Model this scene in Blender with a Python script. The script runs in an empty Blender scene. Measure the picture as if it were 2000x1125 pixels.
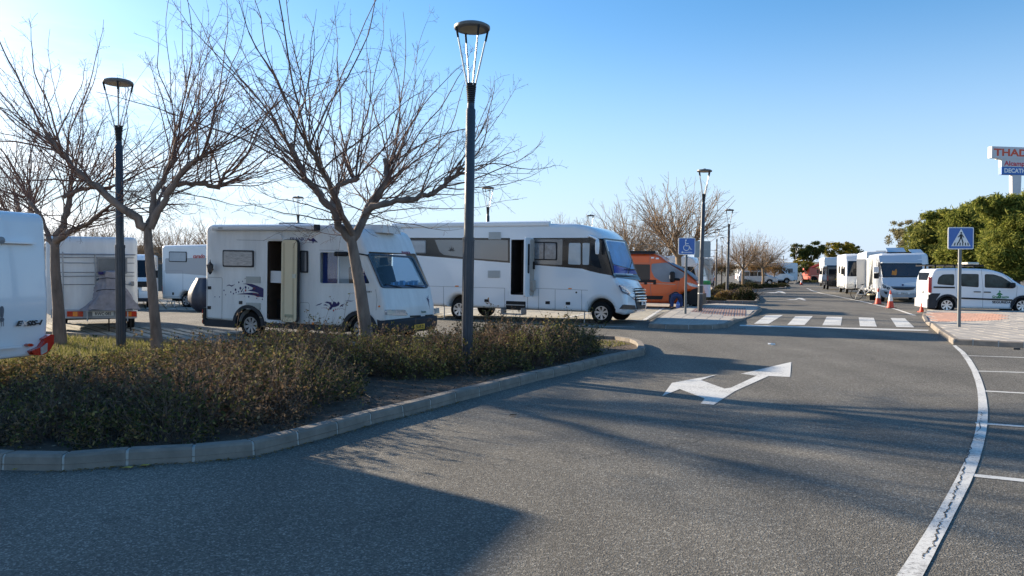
import bpy, bmesh, math, random
import numpy as np
from mathutils import Vector, Matrix
R = math.radians
rnd = random.Random(7)
S = bpy.context.scene
C = S.collection
# ---------------------------------------------------------------- camera, sky, sun
F, EYE, PITCH = 1480.0, 1.65, math.atan(32.5/1480.0)
cam_d = bpy.data.cameras.new('camera'); cam = bpy.data.objects.new('camera', cam_d); C.objects.link(cam)
cam_d.lens = 36*F/2000; cam_d.sensor_width = 36; cam_d.clip_end = 6000; cam_d.clip_start = 0.05
cam.location = (0, 0, EYE); cam.rotation_euler = (R(90)-PITCH, 0, 0); S.camera = cam
SUN_AZ, SUN_EL = R(-52.8), R(16.7)        # azimuth from +Y towards +X
w = bpy.data.worlds.new('World'); S.world = w; w.use_nodes = True
nt = w.node_tree; N = nt.nodes; L = nt.links
bg = N['Background']; sky = N.new('ShaderNodeTexSky'); sky.sky_type = 'NISHITA'; sky.sun_disc = False
sky.sun_elevation = SUN_EL; sky.sun_rotation = SUN_AZ
sky.air_density = 1.0; sky.dust_density = 0.4; sky.ozone_density = 3.0; sky.altitude = 0
bg.inputs[1].default_value = 0.094
tc = N.new('ShaderNodeTexCoord'); mp = N.new('ShaderNodeMapping'); mp.inputs['Scale'].default_value = (1, 1, 5.5)
nz = N.new('ShaderNodeTexNoise'); nz.inputs['Scale'].default_value = 3.2; nz.inputs['Detail'].default_value = 7; nz.inputs['Roughness'].default_value = .58
cr = N.new('ShaderNodeValToRGB'); cr.color_ramp.elements[0].position = .43; cr.color_ramp.elements[1].position = .64
sx = N.new('ShaderNodeSeparateXYZ')
# low clouds: only near the horizon, thicker towards the sun's side of the sky
zr = N.new('ShaderNodeMapRange'); zr.inputs[1].default_value = .30; zr.inputs[2].default_value = .03; zr.clamp = True
xr = N.new('ShaderNodeMapRange'); xr.inputs[1].default_value = -.12; xr.inputs[2].default_value = -.50; xr.clamp = True
xr.inputs[3].default_value = .0
m1 = N.new('ShaderNodeMath'); m1.operation = 'MULTIPLY'; m2 = N.new('ShaderNodeMath'); m2.operation = 'MULTIPLY'
mx = N.new('ShaderNodeMix'); mx.data_type = 'RGBA'; mx.inputs[7].default_value = (7.6, 7.7, 7.9, 1)
L.new(tc.outputs['Generated'], mp.inputs[0]); L.new(mp.outputs[0], nz.inputs['Vector']); L.new(nz.outputs[0], cr.inputs[0])
L.new(tc.outputs['Generated'], sx.inputs[0]); L.new(sx.outputs[2], zr.inputs[0]); L.new(sx.outputs[0], xr.inputs[0])
L.new(cr.outputs[0], m1.inputs[0]); L.new(zr.outputs[0], m1.inputs[1]); L.new(m1.outputs[0], m2.inputs[0]); L.new(xr.outputs[0], m2.inputs[1])
hz_ = N.new('ShaderNodeMapRange'); hz_.interpolation_type = 'SMOOTHSTEP'; hz_.inputs[1].default_value = .34; hz_.inputs[2].default_value = -.02; hz_.inputs[4].default_value = .88; hz_.clamp = True
L.new(sx.outputs[2], hz_.inputs[0]); mh = N.new('ShaderNodeMix'); mh.data_type = 'RGBA'; mh.inputs[7].default_value = (2.9, 3.6, 4.75, 1); L.new(hz_.outputs[0], mh.inputs[0])
hs_ = N.new('ShaderNodeHueSaturation'); hs_.inputs['Saturation'].default_value = 1.22; L.new(sky.outputs[0], hs_.inputs['Color']); L.new(hs_.outputs[0], mh.inputs[6])
L.new(m2.outputs[0], mx.inputs[0]); L.new(mh.outputs[2], mx.inputs[6]); L.new(mx.outputs[2], bg.inputs[0])
sl = bpy.data.lights.new('sun', 'SUN'); so = bpy.data.objects.new('sun', sl); C.objects.link(so)
sl.energy = 5.0; sl.angle = R(.8); sl.color = (1.0, .85, .66)
sd = Vector((math.sin(SUN_AZ)*math.cos(SUN_EL), math.cos(SUN_AZ)*math.cos(SUN_EL), math.sin(SUN_EL)))
so.rotation_euler = sd.to_track_quat('Z', 'Y').to_euler()
S.view_settings.view_transform = 'Standard'; S.view_settings.look = 'None'; S.view_settings.gamma = 1
S.view_settings.use_curve_mapping = False; S.view_settings.exposure = 1.3
S.render.engine = 'CYCLES'; S.cycles.max_bounces = 6; S.cycles.transparent_max_bounces = 12
S.cycles.use_denoising = True

# ---------------------------------------------------------------- pixel -> ground helpers (positions measured in the photograph)
def ray(px, py):
    u, v = (px-1000)/F, (562.5-py)/F
    f = Vector((0, math.cos(PITCH), -math.sin(PITCH))); up = Vector((0, math.sin(PITCH), math.cos(PITCH)))
    return f + Vector((u, 0, 0)) + up*v
def P(px, py, z=0.0):
    d = ray(px, py); return Vector((0, 0, EYE)) + d*((z-EYE)/d.z)
def AT(px, py, Y):
    d = ray(px, py); return Vector((0, 0, EYE)) + d*(Y/d.y)
# ---------------------------------------------------------------- materials
MATS = {}
def pm(name, col, rough=.5, metal=0.0, var=0.0, vs=3.0, bump=0.0, bs=40.0, coat=0.0, spec=.5, stretch=None, col2=None, sub=0):
    if name in MATS: return MATS[name]
    m = bpy.data.materials.new(name); m.use_nodes = True; t = m.node_tree; n = t.nodes; l = t.links
    b = n['Principled BSDF']; b.inputs['Base Color'].default_value = (*col, 1); b.inputs['Roughness'].default_value = rough
    b.inputs['Metallic'].default_value = metal; b.inputs['Coat Weight'].default_value = coat; b.inputs['Coat Roughness'].default_value = .05
    b.inputs['Specular IOR Level'].default_value = spec
    if var or bump or col2:
        c = n.new('ShaderNodeTexCoord'); g = n.new('ShaderNodeMapping')
        if stretch: g.inputs['Scale'].default_value = stretch
        l.new(c.outputs['Object'], g.inputs[0])
    if var or col2:
        x = n.new('ShaderNodeTexNoise'); x.inputs['Scale'].default_value = vs; x.inputs['Detail'].default_value = 6; x.inputs['Roughness'].default_value = .62
        l.new(g.outputs[0], x.inputs['Vector'])
        r = n.new('ShaderNodeValToRGB'); e = r.color_ramp.elements
        e[0].position = .32; e[1].position = .68
        c2 = col2 if col2 else tuple(max(0, k*(1-var)) for k in col)
        e[0].color = (*c2, 1); e[1].color = (*col, 1)
        l.new(x.outputs[0], r.inputs[0]); l.new(r.outputs[0], b.inputs['Base Color'])
        rr = n.new('ShaderNodeMapRange'); rr.inputs[3].default_value = min(1, rough*1.25+.05); rr.inputs[4].default_value = rough
        l.new(x.outputs[0], rr.inputs[0]); l.new(rr.outputs[0], b.inputs['Roughness'])
    if bump:
        y = n.new('ShaderNodeTexNoise'); y.inputs['Scale'].default_value = bs; y.inputs['Detail'].default_value = 4
        l.new(g.outputs[0], y.inputs['Vector'])
        q = n.new('ShaderNodeBump'); q.inputs['Strength'].default_value = bump; q.inputs['Distance'].default_value = .01
        l.new(y.outputs[0], q.inputs['Height']); l.new(q.outputs[0], b.inputs['Normal'])
    MATS[name] = m; return m
def leafmat(name, cols, rough=.85, trans=.25, pos=None):
    m = bpy.data.materials.new(name); m.use_nodes = True; t = m.node_tree; n = t.nodes; l = t.links
    b = n['Principled BSDF']; b.inputs['Roughness'].default_value = rough; b.inputs['Specular IOR Level'].default_value = .08
    g = n.new('ShaderNodeNewGeometry'); r = n.new('ShaderNodeValToRGB'); e = r.color_ramp.elements
    while len(e) < len(cols): e.new(.5)
    for i, c in enumerate(cols):
        e[i].position = (pos[i] if pos else i/(len(cols)-1)); e[i].color = (*c, 1)
    l.new(g.outputs['Random Per Island'], r.inputs[0]); l.new(r.outputs[0], b.inputs['Base Color'])
    tr = n.new('ShaderNodeBsdfTranslucent'); l.new(r.outputs[0], tr.inputs[0])
    x = n.new('ShaderNodeMixShader'); x.inputs[0].default_value = trans
    l.new(b.outputs[0], x.inputs[1]); l.new(tr.outputs[0], x.inputs[2]); l.new(x.outputs[0], n['Material Output'].inputs[0])
    MATS[name] = m; return m
def glassmat(name, tint, ior=1.45):
    m = bpy.data.materials.new(name); m.use_nodes = True; t = m.node_tree; n = t.nodes; l = t.links
    a = n.new('ShaderNodeBsdfTransparent'); a.inputs[0].default_value = (*tint, 1)
    g = n.new('ShaderNodeBsdfGlossy'); g.inputs['Roughness'].default_value = .02
    ge = n.new('ShaderNodeNewGeometry'); dt = n.new('ShaderNodeVectorMath'); dt.operation = 'DOT_PRODUCT'; l.new(ge.outputs['Normal'], dt.inputs[0]); l.new(ge.outputs['Incoming'], dt.inputs[1])
    ab = n.new('ShaderNodeMath'); ab.operation = 'ABSOLUTE'; l.new(dt.outputs['Value'], ab.inputs[0]); su = n.new('ShaderNodeMath'); su.operation = 'SUBTRACT'; su.inputs[0].default_value = 1; l.new(ab.outputs[0], su.inputs[1])
    pw = n.new('ShaderNodeMath'); pw.operation = 'POWER'; pw.inputs[1].default_value = 5; l.new(su.outputs[0], pw.inputs[0]); f = n.new('ShaderNodeMath'); f.operation = 'MULTIPLY_ADD'; f.inputs[1].default_value = .93; f.inputs[2].default_value = .06; l.new(pw.outputs[0], f.inputs[0])
    x = n.new('ShaderNodeMixShader'); l.new(f.outputs[0], x.inputs[0]); l.new(a.outputs[0], x.inputs[1]); l.new(g.outputs[0], x.inputs[2])
    l.new(x.outputs[0], n['Material Output'].inputs[0]); MATS[name] = m; return m
# ---------------------------------------------------------------- mesh helpers
class MB:
    def __init__(s): s.v = []; s.f = []
    def add(s, vs, fs):
        o = len(s.v); s.v += [tuple(v) for v in vs]; s.f += [tuple(i+o for i in f) for f in fs]
    def box(s, x0, x1, y0, y1, z0, z1, M=None):
        vs = [Vector((x, y, z)) for x in (x0, x1) for y in (y0, y1) for z in (z0, z1)]
        if M: vs = [M@v for v in vs]
        s.add(vs, [(0, 1, 3, 2), (4, 6, 7, 5), (0, 4, 5, 1), (2, 3, 7, 6), (0, 2, 6, 4), (1, 5, 7, 3)])
        return s
    def tube(s, pts, rs, n=8, cap=True):
        pts = [Vector(p) for p in pts]
        if not isinstance(rs, (list, tuple)): rs = [rs]*len(pts)
        vs = []; ref = Vector((0.13, .21, 1)).normalized()
        if abs((pts[-1]-pts[0]).normalized().dot(ref)) > .9: ref = Vector((1, .1, 0))
        for i, p in enumerate(pts):
            d = (pts[min(i+1, len(pts)-1)]-pts[max(i-1, 0)]).normalized()
            a = d.cross(ref)
            if a.length < 1e-4: a = d.cross(Vector((0, 1, .2)))
            a.normalize(); b = d.cross(a)
            for k in range(n):
                t = 2*math.pi*k/n; vs.append(p+(a*math.cos(t)+b*math.sin(t))*rs[i])
        fs = [(i*n+k, i*n+(k+1) % n, (i+1)*n+(k+1) % n, (i+1)*n+k) for i in range(len(pts)-1) for k in range(n)]
        if cap and n > 3: fs += [tuple(range(n))[::-1], tuple(range((len(pts)-1)*n, len(pts)*n))]
        s.add(vs, fs); return s
    def lathe(s, prof, n=24, M=None, cap=True):      # profile of (r, z) about the local z axis
        vs = [Vector((r*math.cos(2*math.pi*k/n), r*math.sin(2*math.pi*k/n), z)) for r, z in prof for k in range(n)]
        if M: vs = [M@v for v in vs]
        fs = [(i*n+k, i*n+(k+1) % n, (i+1)*n+(k+1) % n, (i+1)*n+k) for i in range(len(prof)-1) for k in range(n)]
        if cap and prof[0][0] > 1e-6: fs.append(tuple(range(n))[::-1])
        if cap and prof[-1][0] > 1e-6: fs.append(tuple(range((len(prof)-1)*n, len(prof)*n)))
        s.add(vs, fs); return s
    def prism(s, top, bot):
        n = len(top); s.add(list(top)+list(bot), [tuple(range(n)), tuple(range(2*n-1, n-1, -1))]+[(i, i+n, (i+1) % n+n, (i+1) % n) for i in range(n)]); return s
    def build(s, name, mat, parent=None, smooth=None, kind=None, label=None):
        me = bpy.data.meshes.new(name); me.from_pydata(s.v, [], s.f); me.materials.append(mat)
        bm = bmesh.new(); bm.from_mesh(me)
        if getattr(s, 'weld', False): bmesh.ops.remove_doubles(bm, verts=bm.verts, dist=.0004)
        bmesh.ops.recalc_face_normals(bm, faces=bm.faces)
        if smooth:
            for e in bm.edges:
                if len(e.link_faces) == 2 and e.calc_face_angle(0) > R(smooth): e.smooth = False
            for f in bm.faces: f.smooth = True
        bm.to_mesh(me); bm.free()
        return link(name, me, parent, kind, label)
def link(name, me, parent=None, kind=None, label=None):
    o = bpy.data.objects.new(name, me); C.objects.link(o)
    if parent: o.parent = parent
    if kind: o['kind'] = kind
    if label: o['label'] = label
    return o
def thing(name, label, cat, M=None, group=None):
    o = bpy.data.objects.new(name, None); C.objects.link(o); o.empty_display_size = .2
    if M is not None: o.matrix_world = M
    return tag(o, label, cat, group)
def tag(o, label, cat, group=None, kind=None):
    o['label'] = label; o['category'] = cat
    if group: o['group'] = group
    if kind: o['kind'] = kind
    return o
def dup(root, M, label=None, group=None):
    kids = {}
    for o in list(C.objects):
        if o.parent: kids.setdefault(o.parent.name, []).append(o)
    def cp(o, par):
        c = o.copy(); C.objects.link(c)
        if par: c.parent = par
        for k in kids.get(o.name, []): cp(k, c)
        return c
    c = cp(root, None); c.matrix_world = M
    if label: c['label'] = label
    if group: c['group'] = group
    return c
def quick_mesh(name, V, Fc, mat, parent=None, smooth=False, kind=None):
    """V (n,3) array, Fc (m,k) array of equal-size faces"""
    me = bpy.data.meshes.new(name); V = np.asarray(V, np.float32); Fc = np.asarray(Fc, np.int32); m, k = Fc.shape
    me.vertices.add(len(V)); me.vertices.foreach_set('co', V.ravel())
    me.loops.add(m*k); me.loops.foreach_set('vertex_index', Fc.ravel())
    me.polygons.add(m); me.polygons.foreach_set('loop_start', np.arange(0, m*k, k, dtype=np.int32))
    me.update(calc_edges=True); me.validate(); me.materials.append(mat)
    if smooth: me.polygons.foreach_set('use_smooth', np.ones(m, bool))
    return link(name, me, parent, kind)
def fillet(pts, r=.05, n=4):
    """2-D polygon with rounded corners; a point may carry its own radius as third value"""
    out = []; m = len(pts)
    for i in range(m):
        p = Vector(pts[i][:2]); a = Vector(pts[i-1][:2]); b = Vector(pts[(i+1) % m][:2])
        rr = pts[i][2] if len(pts[i]) > 2 else r
        if rr <= 0: out.append(p); continue
        u = (a-p); v = (b-p); rr = min(rr, u.length*.48, v.length*.48)
        q0 = p+u.normalized()*rr; q1 = p+v.normalized()*rr
        for k in range(n+1):
            t = k/n; out.append(q0*(1-t)**2+p*2*t*(1-t)+q1*t*t)
    return out
def area2(p): return sum(p[i-1][0]*p[i][1]-p[i][0]*p[i-1][1] for i in range(len(p)))/2
def text(s, size, mat, parent, M, name='lettering', ex=.002, bold=0.0, shear=0.0, align='LEFT', xs=1.0):
    cu = bpy.data.curves.new(name, 'FONT'); cu.body = s; cu.size = size; cu.extrude = ex; cu.offset = bold; cu.shear = shear
    cu.align_x = align; cu.materials.append(mat); cu.resolution_u = 3
    o = bpy.data.objects.new(name, cu); C.objects.link(o); o.parent = parent
    o.matrix_local = M@Matrix.Diagonal((xs, 1, 1, 1))
    FONTS.append(o); return o
FONTS = []
# ---------------------------------------------------------------- shared materials
def white(name='white_paint', c=(.80, .81, .80), v=.04): return pm(name, c, .28, coat=.35, var=v, vs=2.5)
WHITE = white(); WHITE2 = pm('aged_white_paint', (.76, .77, .75), .36, coat=.15, var=.17, vs=1.8, stretch=(2.2, 2.2, .45))
BLACKP = pm('black_plastic', (.012, .0125, .014), .55, bump=.1, bs=200, spec=.3); RUBBER = pm('tyre_rubber', (.010, .010, .010), .9, spec=.25, bump=.3, bs=90)
DGREY = pm('dark_grey_plastic', (.035, .038, .044), .6, spec=.3, var=.2, vs=6); MGREY = pm('mid_grey_paint', (.22, .23, .24), .35, coat=.3, var=.08)
SILVER = pm('silver_alloy', (.62, .63, .65), .28, metal=.85); CHROME = pm('chrome_trim', (.8, .81, .82), .08, metal=1)
DGLASS = pm('dark_window_glass', (.010, .014, .020), .05, spec=.45); GLASS = glassmat('clear_glass', (.93, .96, .98))
TGLASS = glassmat('blue_tinted_windscreen', (.50, .74, .95), 1.4); FROST = pm('acrylic_window', (.10, .115, .13), .08, spec=.6, var=.4, vs=2.5)
RED = pm('tail_lamp_red', (.45, .012, .012), .15, coat=.8); AMBER = pm('amber_lamp', (.8, .22, .02), .2, coat=.8)
LENS = pm('headlamp_lens', (.55, .6, .66), .08, metal=.4, coat=1, var=.4, vs=14); RIMM = pm('steel_rim', (.30, .31, .32), .4, metal=.6)
INTER = pm('dim_interior_wood', (.10, .065, .045), .6, var=.4, vs=4); SEAM = pm('panel_seam', (.16, .17, .18), .6)
BLIND = pm('pleated_blind', (.52, .53, .53), .7, var=.2, vs=3); GRILLE = pm('vent_grille', (.42, .44, .41), .6, var=.2, vs=30, stretch=(1, 1, 12))
CONC = pm('kerb_concrete', (.27, .235, .195), .9, var=.35, vs=5, bump=.35, bs=70); MORTAR = pm('kerb_mortar', (.55, .53, .48), .95, var=.2, vs=20)
STEEL = pm('galvanised_steel', (.42, .43, .44), .45, metal=.7, var=.15, vs=12); POLE = pm('lamp_post_paint', (.035, .045, .06), .42, var=.3, vs=7, bump=.1, bs=60, coat=.2)
# ---------------------------------------------------------------- vehicle frame
class Veh:
    """local x = forward, y = left, z = up. anchor (world ground point) = local (0, side*w/2, 0)"""
    def __init__(s, name, label, anchor, heading, w, pitch=0, side=-1, cat='motorhome', group=None):
        s.w = w; s.pitch = R(pitch)
        Rm = Matrix.Rotation(R(heading), 4, 'Z')@Matrix.Rotation(s.pitch, 4, 'Y')
        off = Rm@Vector((0, side*w/2, 0)); a = Vector((anchor[0], anchor[1], 0))
        s.M = Matrix.Translation(a-Vector((off.x, off.y, off.z)))@Rm; s.I = s.M.inverted()
        s.root = thing(name, label, cat, s.M, group); s.prof = None
    def lray(s, px, py):
        o = s.I@Vector((0, 0, EYE)); d = s.I.to_3x3()@ray(px, py); return o, d
    def side(s, p, y=None):
        y = -s.w/2 if y is None else y
        o, d = s.lray(*p); t = (y-o.y)/d.y; q = o+d*t; return (q.x, q.z)
    def sides(s, ps, y=None): return [(*s.side(p[:2], y), *p[2:]) for p in ps]
    def endp(s, p, x=0.0):
        o, d = s.lray(*p); t = (x-o.x)/d.x; q = o+d*t; return (q.y, q.z)
    def ends(s, ps, x=0.0): return [(*s.endp(p[:2], x), *p[2:]) for p in ps]
    def body(s, pts, r=.08, mat=None, name='body', w=None, wf=None, taper=0, xn=None, fr=.04, holes=(), far_holes=(), open_seg=None):
        from mathutils.geometry import tessellate_polygon
        w = w or s.w
        p = fillet(pts, fr, 4)
        if area2(p) < 0: p = p[::-1]
        # drop doubles
        q = [p[0]]
        for a in p[1:]:
            if (a-q[-1]).length > 1e-3: q.append(a)
        if (q[0]-q[-1]).length < 1e-3: q.pop()
        p = q; n = len(p)
        nrm = []
        for i in range(n):
            e0 = (p[i]-p[i-1]).normalized(); e1 = (p[(i+1) % n]-p[i]).normalized()
            a = Vector((-e0.y, e0.x)); b = Vector((-e1.y, e1.x)); m = (a+b)
            m = m.normalized() if m.length > 1e-3 else a
            nrm.append(m/max(.5, m.dot(a)))
        st = []
        for k in range(4):
            al = k/3*math.pi/2; st.append((w/2-r*(1-math.sin(al)), r*(1-math.cos(al))*0+r*(1-math.cos(al))))
        # from side cap (full inset r) to the flank: circular edge
        st = [(w/2, r), (w/2-r*.29*.5, r*.5), (w/2-r*.55, r*.2), (w/2-r, 0)]
        st = [(w/2, r), (w/2-r*.076, r*.617), (w/2-r*.293, r*.293), (w/2-r*.617, r*.076), (w/2-r, 0)]
        ys = [(-a, b) for a, b in st]+[(a, b) for a, b in st[::-1]]
        xf = max(a.x for a in p); xn = xf-1 if xn is None else xn
        def inset(d):
            q = [p[i]+nrm[i]*d for i in range(n)]
            for _ in range(12):
                bad = [(q[(i+1) % n]-q[i]).dot(p[(i+1) % n]-p[i]) < 0 for i in range(n)]
                if not any(bad): break
                for i in range(n):
                    if bad[i]:
                        m_ = (q[i]+q[(i+1) % n])/2; q[i] = m_.copy(); q[(i+1) % n] = m_.copy()
            return q
        vs = []
        for y, ins in ys:
            q_ = inset(ins)
            for i in range(n):
                a = q_[i]; yy = y
                if taper and a.x > xn: yy *= 1-taper*((a.x-xn)/(xf-xn))**2
                vs.append((a.x, yy, a.y))
        m = len(ys)
        fs = [(j*n+i, j*n+(i+1) % n, (j+1)*n+(i+1) % n, (j+1)*n+i) for j in range(m-1) for i in range(n)]
        if open_seg:      # leave the nose open between two heights (the windscreen sits there)
            za, zb, xm = open_seg; mid = (m-1)//2
            keep = []
            for j in range(m-1):
                for i in range(n):
                    c = (p[i]+p[(i+1) % n])/2
                    if j == mid and c.x > xm and min(p[i].y, p[(i+1) % n].y) > za-.02 and max(p[i].y, p[(i+1) % n].y) < zb+.02: continue
                    keep.append((j*n+i, j*n+(i+1) % n, (j+1)*n+(i+1) % n, (j+1)*n+i))
            fs = keep
        b = MB(); b.add(vs, fs)
        for base, hl in ((0, holes), ((m-1)*n, far_holes)):
            y = vs[base][1]; outer = [Vector((v[0], v[2], 0)) for v in vs[base:base+n]]
            loops = [outer]+[[Vector((q[0], q[1], 0)) for q in h] for h in hl]
            flat = [v for l in loops for v in l]
            b.add([(v.x, y, v.y) for v in flat], [tuple(t) for t in tessellate_polygon(loops)])
        b.weld = True
        o = b.build(name, mat or WHITE, s.root, smooth=32)
        for f in o.data.polygons:
            if abs(f.normal.y) > .9999: f.use_smooth = False
        return o
    def plate(s, name, mat, pts, y0, th, r=.03, parent=None, label=None, n=4):
        """rounded plate on a flank: y0 = inner face, th = thickness outward (sign follows y0)"""
        p = fillet(pts, r, n); sg = 1 if y0 > 0 else -1
        return MB().prism([(a[0], y0+sg*th, a[1]) for a in p], [(a[0], y0, a[1]) for a in p]).build(name, mat, parent or s.root, smooth=40, label=label)
    def eplate(s, name, mat, pts, x0, th, r=.03, parent=None, label=None, n=4):
        p = fillet(pts, r, n)
        return MB().prism([(x0+th, a[0], a[1]) for a in p], [(x0, a[0], a[1]) for a in p]).build(name, mat, parent or s.root, smooth=40, label=label)
    def setnose(s, pts): s.nosep = [Vector(p[:2]) for p in pts]
    def nose(s, p, seg=None):
        o, d = s.lray(*p); best = None; pr = list(zip(s.nosep[:-1], s.nosep[1:]))
        for a, b in (pr if seg is None else [pr[seg]]):
            e = b-a; nr = Vector((-e.y, e.x)).normalized()
            if nr.x < 0: nr = -nr
            den = nr.x*d.x+nr.y*d.z
            if abs(den) < 1e-6: continue
            t = (nr.x*(a.x-o.x)+nr.y*(a.y-o.z))/den; q = o+d*t
            k = ((q.x-a.x)*e.x+(q.z-a.y)*e.y)/e.length_squared
            pen = max(0, -k, k-1)*e.length
            if best is None or pen < best[0]: best = (pen, q, Vector((nr.x, 0, nr.y)))
        return best[1], best[2]
    def nplate(s, name, mat, pts, th=.012, inn=.02, parent=None, label=None, grid=False, seg=None):
        q = [s.nose(p, seg) for p in pts]
        return MB().prism([a+n*th for a, n in q], [a-n*inn for a, n in q]).build(name, mat, parent or s.root, smooth=40, label=label)
    def window(s, pts, y=None, frame=BLACKP, glass=FROST, r=.05, t=.022, inset=.035, blind=None):
        y = -s.w/2 if y is None else y
        f = s.plate('window', frame, pts, y, t, r)
        cx = sum(p[0] for p in pts)/len(pts); cz = sum(p[1] for p in pts)/len(pts)
        def ins(q, k):
            out = []
            for p in q:
                dx = p[0]-cx; dz = p[1]-cz; out.append((p[0]-math.copysign(min(k, abs(dx)*.5), dx), p[1]-math.copysign(min(k, abs(dz)*.5), dz)))
            return out
        sg = 1 if y > 0 else -1
        s.plate('pane', glass, ins(pts, inset), y+sg*t, .006, r, parent=f)
        return f
    def wheel(s, x, r=.34, wd=.22, spokes=6, rim=SILVER, both=True, yi=.06, rr=.62, name='wheel'):
        for sg in ((-1, 1) if both else (-1,)):
            y = sg*(s.w/2-yi-wd/2); z = r-(0-x)*math.sin(s.pitch) if x < 0 else r+x*math.sin(s.pitch)
            M = Matrix.Translation((x, y, z))@Matrix.Rotation(R(90)*sg*-1, 4, 'X')
            h = wd/2
            t = MB().lathe([(r*.35, h*.55), (r*.60, h*.62), (r*.66, h*.95), (r*.80, h), (r*.95, h*.82), (r, h*.5), (r, -h*.5), (r*.95, -h*.85), (r*.6, -h)], 28, M).build(name, RUBBER, s.root, smooth=45)
            b = MB(); ro = r*rr
            b.lathe([(ro, h*.75), (ro*1.02, h*.98), (ro*.93, h*.98), (ro*.90, h*.7), (ro, h*.75)], 28, M, cap=False)
            b.lathe([(ro*.26, h*.66), (ro*.24, h*.84), (0, h*.86)], 12, M)
            for k in range(spokes):
                a = 2*math.pi*k/spokes+.3
                A = M@Matrix.Rotation(a, 4, 'Z')
                b.prism([A@Vector(q) for q in ((ro*.12, -ro*.10, h*.8), (ro*.93, -ro*.20, h*.9), (ro*.93, ro*.20, h*.9), (ro*.12, ro*.10, h*.8))],
                        [A@Vector(q) for q in ((ro*.12, -ro*.10, h*.68), (ro*.93, -ro*.20, h*.7), (ro*.93, ro*.20, h*.7), (ro*.12, ro*.10, h*.68))])
            b.build('rim', rim, t, smooth=40)
    def chassis(s, x0, x1, z0=.25, z1=.75, ins=.32):
        return MB().box(x0, x1, -s.w/2+ins, s.w/2-ins, z0, z1).build('underbody', BLACKP, s.root)
    def line(s, pts, y=None, wdt=.008, mat=None, name='seam'):
        y = -s.w/2-.001 if y is None else y
        b = MB(); b.tube([(p[0], y, p[1]) for p in pts], wdt/2, 4); return b.build(name, mat or SEAM, s.root)
def arc(cx, cz, r, a0, a1, n=12, rad=0): return [(cx+r*math.cos(R(a0+(a1-a0)*k/n)), cz+r*math.sin(R(a0+(a1-a0)*k/n)), rad) for k in range(n+1)]
def arch(cx, r, zb, cz):      # wheel opening entered from the rear at sill height zb, going forward
    a = math.degrees(math.asin(max(-1, min(1, (zb-cz)/r)))); return arc(cx, cz, r, 180-a, a, 14)
def boolcut(obj, cutters):
    for c in cutters:
        m = obj.modifiers.new('b', 'BOOLEAN'); m.object = c; m.operation = 'DIFFERENCE'; m.solver = 'EXACT'; m.use_self = True
    dg = bpy.context.evaluated_depsgraph_get(); ev = obj.evaluated_get(dg)
    me = bpy.data.meshes.new_from_object(ev); obj.modifiers.clear(); obj.data = me
    for c in cutters: bpy.data.objects.remove(c)
    return obj
def cutbox(root, x0, x1, y0, y1, z0, z1): return MB().box(x0, x1, y0, y1, z0, z1).build('cutter', BLACKP, root)
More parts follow.
